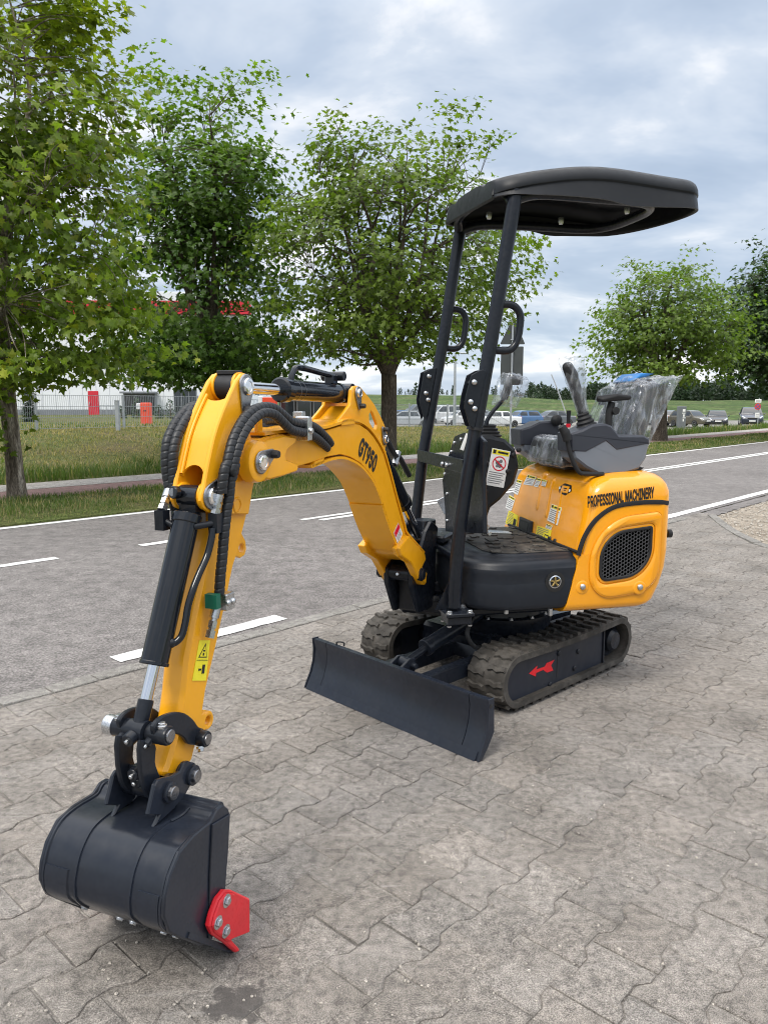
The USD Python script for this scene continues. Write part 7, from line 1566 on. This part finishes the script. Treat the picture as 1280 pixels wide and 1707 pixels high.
# ears that carry the two pins
erN = A1([(505, 1629), (540, 1480), (570, 1340), (600, 1285), (660, 1265), (740, 1250), (820, 1200), (855, 1120), (900, 1100), (950, 1120), (980, 1190), (960, 1270), (920, 1340), (850, 1470), (760, 1560), (680, 1629)])
erP = BM.sides(erN, .068); erP = sg.Polygon(erP).buffer(-.004).buffer(.004)
low_pts = [tuple(shell[12]), tuple(shell[6]), tuple(shell[2])]
erU = erP.union(sg.MultiPoint([erP.exterior.coords[0], erP.exterior.coords[1], *low_pts[:2], BM.side(*A1([(680, 1629)])[0], .068)]).convex_hull)
for s in (-1, 1):
    part('ear', plate_y(erU if not hasattr(erU, 'geoms') else max(erU.geoms, key=lambda g: g.area), s * .056, s * .068, .003), 'blade_paint', bucket, BM)
    for p_, r_ in ((bkp, .025), (arp, .026)):
        part('ear_boss', lathe((p_[0], s * .067, p_[1]), (0, s, 0), [(0, r_), (.009, r_), (.011, r_ * .9)], 22), 'blade_paint', bucket, BM)
        part('pin_end', lathe((p_[0], s * .076, p_[1]), (0, s, 0), [(0, .0175), (.010, .0175), (.012, .0155), (.0122, .001)], 10), 'steel_plate', bucket, BM)
part('arm_pin', rod((arp[0], -.065, arp[1]), (arp[0], .065, arp[1]), .030, 18), 'black_paint', bucket, BM)
# red side cutters
rc = ZB([(1000, 985), (1035, 983), (1070, 1000), (1130, 1028), (1130, 1200), (1035, 1235), (1087, 1292), (1060, 1302), (1002, 1252), (940, 1210), (922, 1170), (935, 1110), (965, 1030)])
rcp = sg.Polygon(BM.sides(rc, BH + .01)).buffer(-.004).buffer(.004)
cc_ = np.array(rcp.centroid.coords[0])
for s in (-1, 1):
    sc = part('side_cutter', plate_y(rcp, s * (BH + .0055), s * (BH + .022), .004), 'red_paint', bucket, BM)
    part('cutter_rib', plate_y(rcp.intersection(sg.Polygon(BM.sides(ZB([(930, 950), (1050, 960), (1055, 1080), (1040, 1240), (1000, 1260), (900, 1200)]), BH + .01))).buffer(-.005), s * (BH + .020), s * (BH + .027), .004), 'red_paint', sc, BM)
    for q in ((1018, 1040), (974, 1150), (1014, 1194)):
        p_ = BM.side(*ZB([q])[0], BH + .02); part('bolt', [lathe((p_[0], s * (BH + .0265), p_[1]), (0, s, 0), [(0, .0165), (.0015, .0165), (.0016, .013)], 18), hexbolt((p_[0], s * (BH + .027), p_[1]), (0, s, 0), .0105, .008, False)], 'zinc', sc, BM)
# ------------------------------------------------------------------ clear film left on seat and levers
def film(name, label, mesh, loc, frame=BD):
    T = thing(name, label, 'plastic cover', loc); v, f = vf(mesh); t = trimesh.Trimesh(v, f).subdivide_to_size(.012)
    p = t.vertices; n = t.vertex_normals
    warp = (meshkit.fbm(p * [9, 9, 5], 3, 5) - .5) * .5
    d = (np.abs(meshkit.noise((p + warp[:, None] * .12) * [26, 26, 6], 3) - .5) - .22) * .030 + (np.abs(meshkit.noise((p + warp[:, None] * .1) * [60, 60, 16], 8) - .5) - .22) * .010
    obj('film', (p + n * d[:, None], t.faces), 'clear_film', T, frame, True); return T
w0 = lambda x, y, z: BD.w(np.array([x, y, z]))
film('plastic_cover', 'crumpled clear plastic bag over the black seat backrest', ball_hull([(-.56, -.19, 1.19), (-.56, .20, 1.19), (-.65, -.19, 1.45), (-.65, .20, 1.46), (-.79, -.15, 1.51), (-.87, .18, 1.53), (-.69, -.17, 1.2), (-.69, .17, 1.2), (-.71, .0, 1.53)], [.03, .03, .025, .025, .015, .006, .03, .03, .015], 2), w0(-.7, 0, 1.15))
film('plastic_cover', 'crumpled clear plastic over the seat cushion', ball_hull([(-.250, -.19, 1.115), (-.245, .20, 1.112), (-.275, -.17, 1.215), (-.265, .18, 1.21), (-.6, -.19, 1.12), (-.6, .20, 1.12), (-.6, -.17, 1.22), (-.6, .18, 1.22)], .022, 2), w0(-.45, 0, 1.12))
film('plastic_cover', 'clear plastic sleeve over the near joystick beside the seat', ball_hull([eL + dL * .02, eL + dL * .23 + [.0, 0, 0], eL + dL * .25 + [-.055, .03, .01], eL + dL * .25 + [.02, -.03, .0], eL + dL * .06], [.030, .036, .012, .02, .033], 2), BD.w(eL))
film('plastic_cover', 'clear plastic sleeve over the far joystick behind the pedestal', ball_hull([eR + dR * .02, eR + dR * .23, eR + dR * .25 + [-.045, .03, .01], eR + dR * .06], [.030, .036, .014, .033], 2), BD.w(eR))
q = np.array(BD.s3(K9([(1095, 300)]), 0)[0]); q2 = np.array(BD.s3(K9([(1110, 235)]), 0)[0]); q3 = np.array(BD.s3(K9([(1060, 380)]), 0)[0])
film('plastic_cover', 'clear plastic bag tied over the two travel lever grips of the pedestal', ball_hull([q2 + [.02, -.05, .0], q2 + [.02, .05, .0], q2 + [-.06, -.05, .0], q2 + [-.06, .05, -.02], q3 + [.03, -.03, -.0], q3 + [.01, .04, .02], q + [-.05, 0, -.08]], [.022, .022, .02, .02, .012, .012, .012], 2), BD.w(q))
lb = part('seat_label', hull([np.array(p) for p in [(-.675, -.12, 1.500), (-.675, .08, 1.505), (-.72, .08, 1.542), (-.72, -.12, 1.537), (-.80, -.10, 1.546), (-.80, .06, 1.548), (-.72, .07, 1.550), (-.72, -.11, 1.548), (-.68, -.12, 1.513), (-.68, .08, 1.518)]]), 'blue_label', bk, BD, 0)
# ------------------------------------------------------------------ finishing
UsdGeom.Scope.Define(stage, '/World/Looks')
